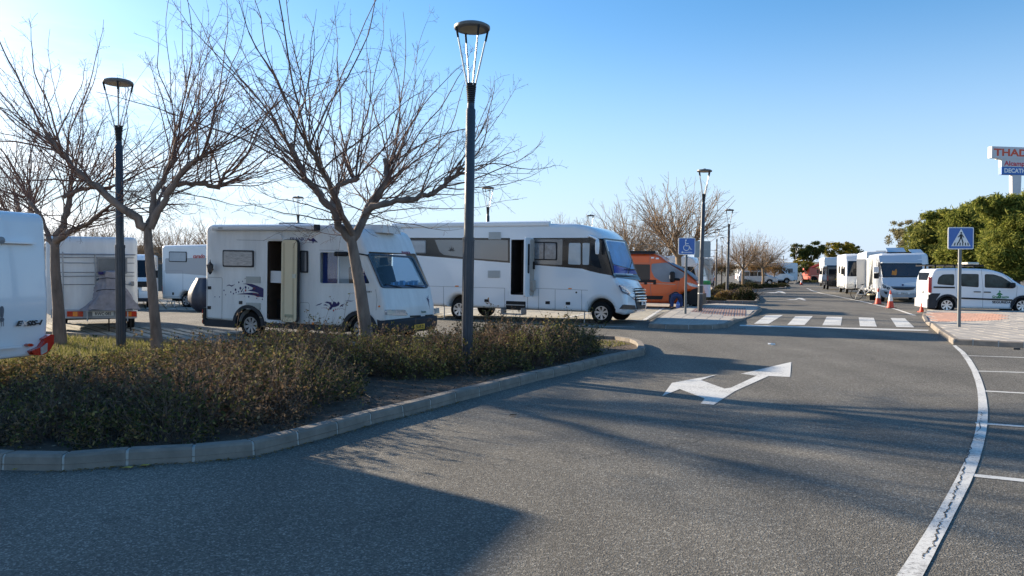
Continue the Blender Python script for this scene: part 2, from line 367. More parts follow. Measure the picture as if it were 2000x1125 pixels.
# ================================================================ ground
def asphalt():
    m = bpy.data.materials.new('worn_asphalt'); m.use_nodes = True; t = m.node_tree; n = t.nodes; l = t.links
    b = n['Principled BSDF']; b.inputs['Roughness'].default_value = .85; b.inputs['Specular IOR Level'].default_value = .35
    c = n.new('ShaderNodeTexCoord')
    v = n.new('ShaderNodeTexVoronoi'); v.inputs['Scale'].default_value = 95; l.new(c.outputs['Object'], v.inputs['Vector'])
    g = n.new('ShaderNodeTexNoise'); g.inputs['Scale'].default_value = 26; g.inputs['Detail'].default_value = 8; g.inputs['Roughness'].default_value = .8; l.new(c.outputs['Object'], g.inputs['Vector'])
    p = n.new('ShaderNodeTexNoise'); p.inputs['Scale'].default_value = .45; p.inputs['Detail'].default_value = 5; p.inputs['Roughness'].default_value = .6; l.new(c.outputs['Object'], p.inputs['Vector'])
    sc = n.new('ShaderNodeSeparateColor'); l.new(v.outputs['Color'], sc.inputs[0])
    r1 = n.new('ShaderNodeValToRGB'); e = r1.color_ramp.elements
    e[0].position = 0; e[0].color = (.086, .078, .064, 1); e[1].position = .75; e[1].color = (.158, .145, .118, 1)
    k = e.new(1.0); k.color = (.31, .29, .245, 1)
    l.new(sc.outputs[0], r1.inputs[0])
    mr = n.new('ShaderNodeMapRange'); mr.inputs[1].default_value = .3; mr.inputs[2].default_value = .7; mr.inputs[3].default_value = .66; mr.inputs[4].default_value = 1.34; l.new(g.outputs[0], mr.inputs[0])
    mp_ = n.new('ShaderNodeMapRange'); mp_.inputs[1].default_value = .3; mp_.inputs[2].default_value = .7; mp_.inputs[3].default_value = .80; mp_.inputs[4].default_value = 1.2; l.new(p.outputs[0], mp_.inputs[0])
    mu = n.new('ShaderNodeMath'); mu.operation = 'MULTIPLY'; l.new(mr.outputs[0], mu.inputs[0]); l.new(mp_.outputs[0], mu.inputs[1])
    gm = n.new('ShaderNodeMapping'); gm.inputs['Rotation'].default_value = (0, 0, R(-28)); gm.inputs['Scale'].default_value = (.75, .06, 1); l.new(c.outputs['Object'], gm.inputs[0])
    ln = n.new('ShaderNodeTexNoise'); ln.inputs['Scale'].default_value = 1.3; ln.inputs['Detail'].default_value = 4; l.new(gm.outputs[0], ln.inputs['Vector'])
    lr = n.new('ShaderNodeMapRange'); lr.inputs[1].default_value = .35; lr.inputs[2].default_value = .65; lr.inputs[3].default_value = .84; lr.inputs[4].default_value = 1.12; l.new(ln.outputs[0], lr.inputs[0])
    st = n.new('ShaderNodeTexNoise'); st.inputs['Scale'].default_value = 1.7; st.inputs['Detail'].default_value = 3; st.inputs['Distortion'].default_value = .6; l.new(c.outputs['Object'], st.inputs['Vector'])
    sr = n.new('ShaderNodeMapRange'); sr.inputs[1].default_value = .66; sr.inputs[2].default_value = .74; sr.inputs[3].default_value = 1; sr.inputs[4].default_value = .72; sr.clamp = True; l.new(st.outputs[0], sr.inputs[0])
    m3 = n.new('ShaderNodeMath'); m3.operation = 'MULTIPLY'; l.new(mu.outputs[0], m3.inputs[0]); l.new(lr.outputs[0], m3.inputs[1]); m4 = n.new('ShaderNodeMath'); m4.operation = 'MULTIPLY'; l.new(m3.outputs[0], m4.inputs[0]); l.new(sr.outputs[0], m4.inputs[1]); mu = m4
    vm = n.new('ShaderNodeVectorMath'); vm.operation = 'SCALE'; l.new(r1.outputs[0], vm.inputs[0]); l.new(mu.outputs[0], vm.inputs['Scale']); l.new(vm.outputs[0], b.inputs['Base Color'])
    bp = n.new('ShaderNodeBump'); bp.inputs['Strength'].default_value = .55; bp.inputs['Distance'].default_value = .008
    ad = n.new('ShaderNodeMath'); ad.operation = 'ADD'; l.new(g.outputs[0], ad.inputs[0]); l.new(v.outputs['Distance'], ad.inputs[1]); l.new(ad.outputs[0], bp.inputs['Height']); l.new(bp.outputs[0], b.inputs['Normal'])
    MATS['asphalt'] = m; return m
ASPH = asphalt()
def paint():
    m = bpy.data.materials.new('worn_road_paint'); m.use_nodes = True; t = m.node_tree; n = t.nodes; l = t.links
    b = n['Principled BSDF']; b.inputs['Roughness'].default_value = .75
    c = n.new('ShaderNodeTexCoord')
    g = n.new('ShaderNodeTexNoise'); g.inputs['Scale'].default_value = 28; g.inputs['Detail'].default_value = 9; g.inputs['Roughness'].default_value = .85; l.new(c.outputs['Object'], g.inputs['Vector'])
    p = n.new('ShaderNodeTexNoise'); p.inputs['Scale'].default_value = 1.6; p.inputs['Detail'].default_value = 4; l.new(c.outputs['Object'], p.inputs['Vector'])
    a = n.new('ShaderNodeMath'); a.operation = 'MULTIPLY_ADD'; a.inputs[1].default_value = .35; l.new(p.outputs[0], a.inputs[0]); l.new(g.outputs[0], a.inputs[2])
    r = n.new('ShaderNodeValToRGB'); e = r.color_ramp.elements; e[0].position = .53; e[0].color = (.18, .17, .155, 1); e[1].position = .68; e[1].color = (.66, .65, .60, 1)
    l.new(a.outputs[0], r.inputs[0]); l.new(r.outputs[0], b.inputs['Base Color']); MATS['paint'] = m; return m
PAINT = paint()
g = MB(); X = 2500
xs = [-X, -200, -40, 40, 200, X]; ys = [-60, 0, 60, 260, 900, 3500]
g.add([(x, y, 0) for y in ys for x in xs], [(j*6+i, j*6+i+1, (j+1)*6+i+1, (j+1)*6+i) for j in range(5) for i in range(5)])
g.build('road', ASPH, kind='structure')
def sheet(name, pix, z, mat, parent=None, kind='structure'):
    pts = [P(*p) if not isinstance(p, Vector) else p for p in pix]
    b = MB(); b.add([(p.x, p.y, z) for p in pts], [tuple(range(len(pts)))]); return b.build(name, mat, parent, kind=kind if not parent else None)
# ---- road markings
mk = bpy.data.objects.new('road_marking', None); C.objects.link(mk); mk['kind'] = 'structure'
E5 = lambda x, y: (1240+x/2.1434, 600+y/2.1434)
for q in ([(547, 35), (620, 33), (560, 70), (498, 70)], [(672, 38), (745, 38), (710, 75), (638, 74)], [(803, 40), (868, 41), (862, 77), (785, 76)],
          [(937, 43), (1000, 45), (1013, 82), (942, 80)], [(1070, 45), (1130, 47), (1170, 85), (1095, 83)]):
    sheet('crossing_stripe', [E5(*p) for p in q], .005, PAINT, mk)
sheet('stop_line', [E5(*p) for p in [(440, 74), (1230, 95), (1228, 100), (438, 79)]], .004, PAINT, mk)
sheet('turn_arrow', [E5(*p) for p in [(275, 405), (292, 384), (188, 344), (115, 373), (155, 318), (345, 283), (276, 306), (375, 342), (402, 338), (510, 288), (443, 280), (655, 230), (650, 293), (560, 289), (420, 352), (330, 410)]], .005, PAINT, mk)
lf = [(1330, 160), (1362, 190), (1385, 222), (1408, 262), (1425, 310), (1434, 350), (1437, 390), (1437, 430), (1432, 480), (1424, 525), (1412, 565), (1395, 610), (1372, 662), (1345, 715), (1312, 775), (1280, 832), (1247, 888), (1212, 945), (1170, 1010), (1135, 1064), (1100, 1115), (1050, 1190)]
rt = [(1345, 160), (1382, 188), (1410, 222), (1434, 262), (1452, 304), (1465, 345), (1473, 388), (1478, 432), (1476, 485), (1470, 530), (1459, 580), (1442, 640), (1424, 690), (1400, 745), (1372, 800), (1342, 858), (1312, 918), (1280, 978), (1247, 1045), (1210, 1115), (1172, 1185), (1140, 1250)]
b = MB(); n_ = len(lf); vs = [P(*E5(*p), .0055) for p in lf]+[P(*E5(*p), .0055) for p in rt]
b.add(vs, [(i, i+1, n_+i+1, n_+i) for i in range(n_-1)]); b.build('edge_line', PAINT, mk)
CRK = pm('crack_filler_dark', (.035, .033, .03), .9)
cp = [(1455, 440), (1450, 480), (1400, 600), (1372, 690), (1338, 780), (1300, 860), (1270, 930), (1245, 1000), (1190, 1060)]
b = MB(); pts = []
for a, c in zip(cp[:-1], cp[1:]):
    for k in range(14):
        t = k/14; x = a[0]+(c[0]-a[0])*t+rnd.uniform(-9, 9); y = a[1]+(c[1]-a[1])*t; pts.append(P(*E5(x, y), .0075))
for k in range(len(pts)-1):
    if rnd.random() < .12: continue
    u = pts[k+1]-pts[k]; s_ = Vector((-u.y, u.x, 0)).normalized()*rnd.uniform(.002, .006); b.add([pts[k]-s_, pts[k]+s_, pts[k+1]+s_*.8, pts[k+1]-s_*.8], [(0, 1, 2, 3)])
b.build('crack', CRK, mk)
for a, c, wd in (((1885, 694.7), (2160, 704), .10), ((1905, 725), (2160, 732.5), .10), ((1922, 764), (2160, 777), .10), ((1905, 826.5), (2160, 845), .10), ((1901.7, 929), (2160, 956), .10)):
    p, q = P(*a), P(*c); s_ = Vector((-(q-p).y, (q-p).x, 0)).normalized()*wd/2
    sheet('bay_line', [p-s_, q-s_, q+s_, p+s_], .004, PAINT, mk)
def strip(name, pix, wd, z=.004, par=None):
    pts = [P(*p) for p in pix]; b = MB(); vs = []
    for i, p in enumerate(pts):
        d = (pts[min(i+1, len(pts)-1)]-pts[max(i-1, 0)]).normalized(); s_ = Vector((-d.y, d.x, 0))*wd/2; vs += [(p.x-s_.x, p.y-s_.y, z), (p.x+s_.x, p.y+s_.y, z)]
    b.add(vs, [(2*i, 2*i+2, 2*i+3, 2*i+1) for i in range(len(pts)-1)]); return b.build(name, PAINT, par or mk)
strip('lane_line', [(1576, 563), (1587, 568), (1605, 573), (1640, 580), (1680, 588), (1708, 594.6), (1750, 604), (1786, 616)], .13)
strip('lane_line', [(1102, 635.5), (1240, 639)], .12); strip('lane_line', [(1135, 660.5), (1160, 662)], .25); strip('lane_line', [(1165, 656.5), (1195, 658)], .25)
strip('lane_line', [(1455, 561.5), (1530, 563)], .3)
for cx, cy in ((1557, 585), (1518, 571.5)):
    sheet('distant_arrow', [(cx-22, cy-.5), (cx-5, cy-.3), (cx+2, cy-2.3), (cx-3, cy-2.2), (cx+4, cy-3.1), (cx+10, cy-2.5), (cx+18, cy+1.8), (cx+13, cy+1.8), (cx+3, cy-1), (cx-2, cy+.7), (cx-12, cy+.9)], .005, PAINT, mk)
# cracks and old joints in the asphalt
b = MB()
for a, c, wob in ((P(1075, 744), P(1440, 652), .08), (P(1610, 600), P(1632, 612), .1), (P(1240, 690), P(1420, 655), .06), (P(1100, 905), P(1480, 840), .12)):
    last = None
    for k in range(41):
        q = a.lerp(c, k/40)+Vector((rnd.uniform(-wob, wob)*.4, rnd.uniform(-wob, wob)*.5, .003))
        if last is not None and rnd.random() > .1:
            u = q-last; s_ = Vector((-u.y, u.x, 0)).normalized()*rnd.uniform(.0015, .004); b.add([last-s_, last+s_, q+s_, q-s_], [(0, 1, 2, 3)])
        last = q
b.build('crack', CRK, mk)
# ---- paved parking strips of grass-joint concrete
PAVM = pm('sandy_concrete_paver', (.40, .375, .31), .95, var=.35, vs=3, bump=.4, bs=60)
JOINT = pm('paver_joint_soil', (.16, .14, .09), 1, var=.5, vs=9, col2=(.07, .075, .035))
def paved(pix, name, dirv, step, bw):
    sheet(name, pix, .004, JOINT)
    poly = [P(*p) for p in pix]; o = bpy.data.objects[name]
    u = Vector((*dirv, 0)).normalized(); v = Vector((-u.y, u.x, 0)); ks = [p.dot(v) for p in poly]; b = MB(); k = min(ks)
    while k < max(ks):
        # clip the line k along u with the polygon
        hit = []
        for i in range(len(poly)):
            a, c = poly[i-1], poly[i]; da, dc = a.dot(v)-k, c.dot(v)-k
            if da*dc < 0: q = a.lerp(c, da/(da-dc)); hit.append(q.dot(u))
        hit.sort()
        for i in range(0, len(hit)-1, 2):
            s0 = hit[i]
            while s0 < hit[i+1]-.1:
                s1 = min(s0+.6, hit[i+1]-.02); Mx = Matrix(((u.x, v.x, 0, 0), (u.y, v.y, 0, 0), (0, 0, 1, 0), (0, 0, 0, 1)))
                b.box(s0+.01, s1-.01, k-bw/2, k+bw/2, .006, .022+rnd.uniform(0, .004), Mx); s0 += .6
        k += step
    return b.build('paver', PAVM, o, kind='stuff')
paved([(-40, 628), (133, 632), (399, 646), (612, 655), (777, 660), (870, 664), (880, 677), (760, 689), (664, 688), (314, 670), (-40, 651)], 'parking_strip', (.62, -.78), .30, .21)
paved([(180, 601), (860, 618), (1100, 624.5), (1262, 627), (1300, 611), (1340, 600), (1352, 590), (180, 586)], 'parking_strip', (.45, -.9), .40, .33)
for a, c in (((1258, 627), (1300, 600)), ((1095, 624), (1180, 607)), ((860, 618), (930, 603)), ((560, 611), (660, 597)), ((330, 605), (440, 593))):
    p, q = P(*a), P(*c); s_ = Vector((-(q-p).y, (q-p).x, 0)).normalized()*.07; sheet('bay_line', [p-s_, q-s_, q+s_, p+s_], .030, PAINT, mk)
strip('bay_line', [(300, 605.5), (400, 607.5)], .14, .030)
strip('bay_line', [(1100, 624.5), (1258, 628)], .14, .030)
# ---- kerbs
def kerb(pts, joints, parent, h=.13, wd=.15, name='kerb_stone', hs=None):
    """stones between consecutive joint indices, interior on the left of the path; hs = height per point"""
    n = len(pts); pts = [Vector((p.x, p.y, 0)) for p in pts]; hs = hs or [h]*n
    nr = []
    for i in range(n):
        d = (pts[min(i+1, n-1)]-pts[max(i-1, 0)]).normalized(); nr.append(Vector((-d.y, d.x, 0)))
    def sec(p, m, hh, sh=0):
        return [p+m*sh+Vector((0, 0, -.02)), p+m*(sh+.012)+Vector((0, 0, hh-.022)), p+m*(.03+sh)+Vector((0, 0, hh-sh*.6)), p+m*(wd-sh)+Vector((0, 0, hh-sh*.6)), p+m*(wd-sh)+Vector((0, 0, -.02))]
    def loft(b, secs):
        m = 5; vs = [v for s_ in secs for v in s_]; fs = [(i*m+k, i*m+(k+1) % m, (i+1)*m+(k+1) % m, (i+1)*m+k) for i in range(len(secs)-1) for k in range(m)]
        fs += [tuple(range(m)), tuple(range((len(secs)-1)*m, len(secs)*m))[::-1]]; b.add(vs, fs)
    b = MB(); loft(b, [sec(pts[i], nr[i], hs[i]-.003, .007) for i in range(n)]); b.build('mortar', MORTAR, parent)
    for a, c in zip(joints[:-1], joints[1:]):
        secs = []
        for i in range(a, c+1):
            p = pts[i].copy(); dz = rnd.uniform(-.004, .004)*0
            if i == a: p += (pts[i+1]-pts[i]).normalized()*.012
            if i == c: p -= (pts[i]-pts[i-1]).normalized()*.012
            secs.append(sec(p, nr[i], hs[i]))
        j = rnd.uniform(0, .005); secs = [[v+Vector((0, -j, j*.6)) for v in s_] for s_ in secs]
        b = MB(); loft(b, secs); b.build(name, CONC, parent)
bed_px = [(-160, 905), (-60, 914), (4, 918.5), (122, 920), (248, 910), (378, 903), (497, 891.5), (584, 869.5), (661, 848.5), (726, 829), (789, 813.5), (843, 799.5), (892, 785.5), (938, 774), (978, 763), (1016.5, 753), (1050, 744), (1083, 736.5), (1113, 729.5), (1142, 722.5), (1167, 715.5), (1191.5, 709), (1215, 704), (1236, 699.5), (1259, 694), (1261, 686), (1256, 678.5), (1241, 672), (1209, 667), (1172, 665), (1135, 664), (1060, 665), (980, 669), (900, 676), (760, 690), (664, 689), (500, 680), (314, 671), (160, 660), (-60, 646), (-300, 634)]
bed_pts = [Vector((-13.2+k, 7.35-.075*k, 0)) for k in range(8)]+[P(*p) for p in bed_px]
SOIL = pm('dry_garden_soil', (.125, .088, .058), 1, var=.5, vs=4, bump=.9, bs=30, col2=(.045, .03, .022))
b = MB(); b.add([(p.x, p.y, .05) for p in bed_pts], [tuple(range(len(bed_pts)))]); b.build('planting_bed', SOIL, kind='structure')
kb = bpy.data.objects.new('bed_kerb', None); C.objects.link(kb); kb['kind'] = 'structure'
kerb(bed_pts, list(range(len(bed_pts))), kb)
# ---- small paved islands with ribbed red warning tiles
SLAB = pm('pale_paving_slab', (.45, .41, .355), .9, var=.22, vs=2.2, bump=.2, bs=80)
SLABR = pm('pink_warning_slab', (.50, .39, .33), .9, var=.25, vs=4); RIB = pm('red_warning_rib', (.36, .21, .165), .85, var=.25, vs=6)
def clip(poly, x0, x1, y0, y1):
    for ax, lim, sg in ((0, x0, 1), (0, x1, -1), (1, y0, 1), (1, y1, -1)):
        out = []
        for i in range(len(poly)):
            a, c = poly[i-1], poly[i]; da, dc = (a[ax]-lim)*sg, (c[ax]-lim)*sg
            if (da >= 0) != (dc >= 0): t = da/(da-dc); out.append((a[0]+(c[0]-a[0])*t, a[1]+(c[1]-a[1])*t))
            if dc >= 0: out.append(c)
        poly = out
        if not poly: return []
    return poly
def inpoly(p, poly):
    r = False
    for i in range(len(poly)):
        a, c = poly[i-1], poly[i]
        if (a[1] > p[1]) != (c[1] > p[1]) and p[0] < (c[0]-a[0])*(p[1]-a[1])/(c[1]-a[1])+a[0]: r = not r
    return r
def pavement(name, pix, red, ang, s=.4, h=.125, dip=None, far=None):
    pts = [P(*p) for p in pix]; ca, sa = math.cos(ang), math.sin(ang)
    rot = lambda x, y: (x*ca+y*sa, -x*sa+y*ca); irot = lambda x, y: (x*ca-y*sa, x*sa+y*ca)
    root = bpy.data.objects.new(name, None); C.objects.link(root); root['kind'] = 'structure'
    H = lambda x, y: h if dip is None else h*(.22+.78*min(1, max(0, (Vector((x, y))-dip[0]).length-dip[1])/dip[2]))
    hs = [H(p.x, p.y) for p in pts]; cpts = pts+[pts[0]]
    kerb(cpts, list(range(len(cpts))), root, h=h, wd=.12, hs=hs+[hs[0]])
    n = len(pts); cen = sum(pts, Vector())/n; inner = []
    for i in range(n):
        d = (pts[(i+1) % n]-pts[i-1]).normalized(); inner.append(pts[i]+Vector((-d.y, d.x, 0))*.13)
    ip = [rot(p.x, p.y) for p in inner]; rp = [rot(*P(*p).xy) for p in red] if red else []
    mort = pm('pale_slab_mortar', (.60, .57, .50), .95, var=.2, vs=6)
    mb = MB()
    x0 = min(p[0] for p in ip); x1 = max(p[0] for p in ip); y0 = min(p[1] for p in ip); y1 = max(p[1] for p in ip)
    rest = MB(); ribs = MB(); cnt = 0; x = x0
    while x < x1:
        y = y0
        while y < y1:
            q0 = clip(ip, x, x+s, y, y+s)
            if len(q0) >= 3: mb.add([(*irot(*a), H(*irot(*a))-.008) for a in q0], [tuple(range(len(q0)))])
            q = clip(ip, x+.012, x+s-.012, y+.012, y+s-.012)
            if len(q) >= 3 and abs(area2(q)) > .004:
                w3 = [irot(*a) for a in q]; cx, cy = x+s/2, y+s/2; isr = rp and inpoly((cx, cy), rp)
                wx, wy = irot(cx, cy); dz = rnd.uniform(-.002, .002)
                top = [(a[0], a[1], H(*a)+dz) for a in w3]; bot = [(a[0], a[1], H(*a)-.04) for a in w3]
                inview = wx/max(wy, .1) < .69
                t = MB() if inview and cnt < 290 else rest
                t.prism(top, bot)
                if t is not rest: t.build('warning_slab' if isr else 'paving_slab', SLABR if isr else SLAB, root); cnt += 1
                if isr:
                    for k in range(4):
                        a0 = x+.03+k*s/4; qq = clip(ip, a0, a0+.045, y+.01, y+s-.01)
                        if len(qq) >= 3:
                            ww = [irot(*a) for a in qq]; ribs.prism([(a[0], a[1], H(*a)+dz+.008) for a in ww], [(a[0], a[1], H(*a)-.01) for a in ww])
            y += s
        x += s
    mb.build('mortar', mort, root)
    if rest.f: rest.build('paving_slab', SLAB, root, kind='stuff')
    if ribs.f: ribs.build('warning_rib', RIB, root, kind='stuff')
    return root
pavement('crossing_island', [(1266, 640), (1300, 642.3), (1345, 643.3), (1392, 643), (1422, 640), (1436, 631.5), (1452, 624.5), (1468, 618.5), (1480, 612.5), (1488, 606.5), (1480, 601.5), (1440, 599), (1398, 597.5), (1362, 600.5), (1330, 606), (1303, 613), (1283, 626)],
         [(1370, 605), (1462, 607.5), (1449, 619.5), (1343, 614.5)], -.30, dip=(P(1458, 621).xy, .9, 1.6))
pavement('pavement', [(1861, 673), (1900, 675), (1950, 677.5), (2000, 680), (2080, 682.5), (2300, 690), (2300, 614.5), (2060, 612.6), (1900, 611), (1805, 609.5), (1800.5, 620), (1806, 630), (1815, 637.5), (1822, 643.5), (1829, 649.5), (1836, 655.5)],
         [(1814, 616.6), (1939, 620), (1960, 622), (1962, 631), (1822, 630)], -.12, dip=(P(1803, 626).xy, 1.0, 2.0))
# far planting islands left of the road
def low_bed(name, pix, h=.12):
    pts = [P(*p) for p in pix]; b = MB(); b.add([(p.x, p.y, .06) for p in pts], [tuple(range(len(pts)))]); b.build(name, SOIL, kind='structure')
    k = bpy.data.objects.new('bed_kerb', None); C.objects.link(k); k['kind'] = 'structure'
    # resample the outline so that stones are about 1 m long
    out = []; cl = pts+[pts[0]]
    for a, c in zip(cl[:-1], cl[1:]):
        m = max(1, round((c-a).length/1.0)); m = min(m, 14)
        out += [a.lerp(c, i/m) for i in range(m)]
    out.append(cl[-1]); kerb(out, list(range(len(out))), k, h=h)
low_bed('planting_bed', [(1345, 591.5), (1450, 592.5), (1478, 592.5), (1484, 587), (1478, 579), (1440, 573.5), (1375, 575), (1345, 580)])
low_bed('planting_bed', [(1395, 570.5), (1470, 568), (1535, 564), (1538, 560), (1520, 556), (1440, 556), (1385, 561)])
low_bed('planting_bed', [(1551, 555), (1600, 555.2), (1700, 555.2), (1700, 549), (1565, 549)])
# distant land
HILL = pm('far_hill_scrub', (.12, .12, .095), 1, var=.5, vs=.01, col2=(.06, .075, .045))
b = MB(); vs = []; n_ = 90
for j, (Y, hh) in enumerate(((420, 0), (520, 5), (700, 11), (900, 12))):
    for i in range(n_):
        x = -1100+i*25; vs.append((x, Y, hh*(.35+.65*abs(math.sin(i*.37)+.6*math.sin(i*.91+1))/1.6)*(1 if x > -200 else 1.6)))
b.add(vs, [(j*n_+i, j*n_+i+1, (j+1)*n_+i+1, (j+1)*n_+i) for j in range(3) for i in range(n_-1)]); b.build('far_hills', HILL, kind='structure')
# dry bank behind the left side of the parking area
BANK = pm('dry_bank', (.13, .10, .075), 1, var=.6, vs=.35, bump=.8, bs=3, col2=(.06, .055, .035))
b = MB(); vs = []; n_ = 60
for j in range(5):
    for i in range(n_):
        x = -85+i*1.55; t = j/4; h = 4.0*math.sin(t*math.pi/2)**1.2*(1 if x < -16 else max(0, 1-(x+16)/24))+rnd.uniform(-.15, .15)*(j > 0)
        vs.append((x, 62+j*2.2-x*.05, max(0, h)))
b.add(vs, [(j*n_+i, j*n_+i+1, (j+1)*n_+i+1, (j+1)*n_+i) for j in range(4) for i in range(n_-1)]); b.build('earth_bank', BANK, kind='structure', smooth=60)
# ================================================================ motorhome A: older white A-class with open door
ID = Matrix.Identity(4)
def Tm(x, y, z): return Matrix.Translation((x, y, z))
def RX(a): return Matrix.Rotation(R(a), 4, 'X')
def RY(a): return Matrix.Rotation(R(a), 4, 'Y')
def RZ(a): return Matrix.Rotation(R(a), 4, 'Z')
SIDE_T = RX(90)                                   # text on the right flank (facing local -y), reading towards the front
def side_text(v, s, p, size, mat, bold=0, shear=0, xs=1.0, y=None):
    x, z = v.side(p, y); return text(s, size, mat, v.root, Tm(x, (-v.w/2 if y is None else y)-.004, z)@SIDE_T, bold=bold, shear=shear, xs=xs)
def plate_text(s, parent, M, w, h, bg, fg, size):
    b = MB().box(-w/2, w/2, -h/2, h/2, 0, .012, M); o = b.build('number_plate', bg, parent)
    t = text(s, size, fg, o, M@Tm(0, -size*.36, .013), align='CENTER', bold=.002, xs=.82); return o
NAVY = pm('navy_vinyl', (.014, .013, .10), .4, spec=.3); MAROON = pm('maroon_vinyl', (.30, .03, .05), .35, coat=.4)
YPL = pm('yellow_plate', (.75, .42, .03), .4); WPL = pm('white_plate', (.75, .75, .72), .4); INK = pm('black_ink', (.012, .012, .014), .5)
CREAM = pm('cream_door_lining', (.76, .64, .42), .45, var=.06, vs=2); CURT = pm('blue_curtain', (.03, .07, .30), .9, var=.5, vs=22, stretch=(6, 6, .3))
CABW = pm('cab_lining', (.62, .66, .66), .8); SEAT = pm('dark_seat_fabric', (.03, .032, .038), .9)
F2 = lambda x, y, *r: (380+x/3.88, 400+y/3.88, *r)
A = Veh('motorhome', 'older white motorhome with open cream door and blue splash graphics', P(702, 671), -23.3, 2.27, 1.3)
fx, fz = A.side(F2(1292, 955)); rx, rz = A.side(F2(410, 920)); fx = 0.0
bot_r = A.side(F2(75, 870))[1]
zb = A.side(F2(1140, 925))[1]
np_ = A.sides([F2(1250, 172), F2(1300, 355), F2(1415, 632), F2(1448, 790), F2(1456, 880)])
A.setnose(np_)
rb = A.side(F2(78, 868))
prof = [(rb[0], rb[1]+.0), *[(a[0], a[1], 0) for a in arch(rx, .41, rb[1]-.02, .27)], *[(a[0], a[1], 0) for a in arch(fx, .42, zb, .28)], (np_[4][0]-.02, np_[4][1]),
        (np_[3][0], np_[3][1], .05), (np_[2][0], np_[2][1], .10), (np_[1][0], np_[1][1], .12), (np_[0][0]-.05, np_[0][1], .25), (*A.side(F2(1000, 150)), .3), (*A.side(F2(80, 152)), .16)]
# doorway and cab hollow
d0, d1 = A.side(F2(556, 560))[0], A.side(F2(664, 560))[0]; dz0, dz1 = A.side(F2(556, 868))[1], A.side(F2(556, 275))[1]
d1 += .12
w0, w1 = A.side(F2(950, 480))[0], A.side(F2(1250, 480))[0]; wz0, wz1 = A.side(F2(950, 598))[1], A.side(F2(950, 360))[1]
q0, q1 = Vector(np_[1]), Vector(np_[2]); t0 = q0.lerp(q1, .05); t1 = q0.lerp(q1, .93)
dh = fillet([(d0-.004, dz0-.004), (d1+.004, dz0-.004), (d1+.004, dz1+.004), (d0-.004, dz1+.004)], .05, 3)
fo = [A.side(F2(*p)[:2]) for p in ((944, 604), (1340, 606), (1262, 430), (1205, 352), (944, 352))]
cx = sum(p[0] for p in fo)/5; cz = sum(p[1] for p in fo)/5; wh = [((p[0]-cx)*.965+cx, (p[1]-cz)*.95+cz) for p in fo]
body = A.body(prof, r=.09, mat=WHITE2, holes=[dh, wh], far_holes=[wh], open_seg=(np_[2][1], np_[1][1], np_[1][0]-.3))
MB().box(t1.x-1.9, t1.x-1.87, -A.w/2+.25, A.w/2-.1, .9, t0.y+.25).build('cabin_partition', CABW, A.root)
# doorway lining
b = MB(); y0, y1 = -A.w/2+.02, -A.w/2+.73; e = .012
b.box(d0+.002, d0+e, y0, y1, dz0+.002, dz1-.002); b.box(d1-e, d1-.002, y0, y1, dz0+.002, dz1-.002); b.box(d0+e, d1-e, y1-e, y1, dz0+.002, dz1-.002); b.box(d0+e, d1-e, y0, y1-e, dz0+.002, dz0+e); b.box(d0+e, d1-e, y0, y1-e, dz1-e, dz1-.002)
b.build('doorway_interior', INTER, A.root)
kz0, kz1 = A.side(F2(560, 590))[1], A.side(F2(560, 500))[1]
b = MB().box(d0+.02, d1-.03, y0+.05, y0+.09, kz0, kz1); cab = b.build('step_cabinet', pm('white_laminate', (.72, .73, .73), .4), A.root)
A.plate('mosquito_frame', DGREY, [(d0-.035, dz0-.03), (d0-.003, dz0-.03), (d0-.003, dz1+.0), (d0-.035, dz1+.0)], -A.w/2, .018, 0)
fr = fillet([(d0-.07, dz0-.075), (d1+.07, dz0-.075), (d1+.07, dz1+.09), (d0-.07, dz1+.09)], .12, 5); fi = fillet([(d0-.005, dz0-.005), (d1+.005, dz0-.005), (d1+.005, dz1+.005), (d0-.005, dz1+.005)], .05, 5)
b = MB(); m_ = len(fr); ys = -A.w/2
vs = [(p[0], ys-.02, p[1]) for p in fr]+[(p[0], ys-.02, p[1]) for p in fi]+[(p[0], ys, p[1]) for p in fr]+[(p[0], ys, p[1]) for p in fi]
b.add(vs, [(i, (i+1) % m_, m_+(i+1) % m_, m_+i) for i in range(m_)]+[(i, 2*m_+i, 2*m_+(i+1) % m_, (i+1) % m_) for i in range(m_)]+[(m_+i, 3*m_+i, 3*m_+(i+1) % m_, m_+(i+1) % m_) for i in range(m_)]); b.build('door_frame', WHITE2, A.root, smooth=40)
# open door leaf swung back against the flank
l0, l1 = A.side(F2(663, 600), -A.w/2-.16), A.side(F2(794, 600), -A.w/2-.10); lz0, lz1 = A.side(F2(663, 890), -A.w/2-.14)[1], A.side(F2(663, 262), -A.w/2-.14)[1]
Dm = Tm(l1[0], -A.w/2-.09, 0)@RZ(6)
lw = (l1[0]-l0[0])
def dplate(name, mat, x0, x1, z0, z1, ya, yb, r, parent=None):
    p = fillet([(x0, z0), (x1, z0), (x1, z1), (x0, z1)], r, 5)
    return MB().prism([Dm@Vector((a[0], ya, a[1])) for a in p], [Dm@Vector((a[0], yb, a[1])) for a in p]).build(name, mat, parent or A.root, smooth=40)
leaf = dplate('door', DGREY, -lw, 0, lz0, lz1, -.065, 0, .12)
lin = dplate('door_lining', CREAM, -lw+.012, -.03, lz0+.02, lz1-.015, -.085, -.066, .10, leaf)
b = MB()
for k in range(5):
    for sg in (0,): xx = -lw+.05+k*.012
for k in range(3): b.box(-lw+.06+k*.018, -lw+.066+k*.018, -.089, -.084, lz0+.08, lz1-.08, Dm); b.box(-.10-k*.018, -.094-k*.018, -.089, -.084, lz0+.08, lz1-.08, Dm)
b.build('groove_shade', pm('cream_shadow_line', (.52, .44, .30), .6), leaf)  # groove shade put into the colour: thin strips of darker cream
hz = A.side(F2(760, 540), -A.w/2-.14)[1]
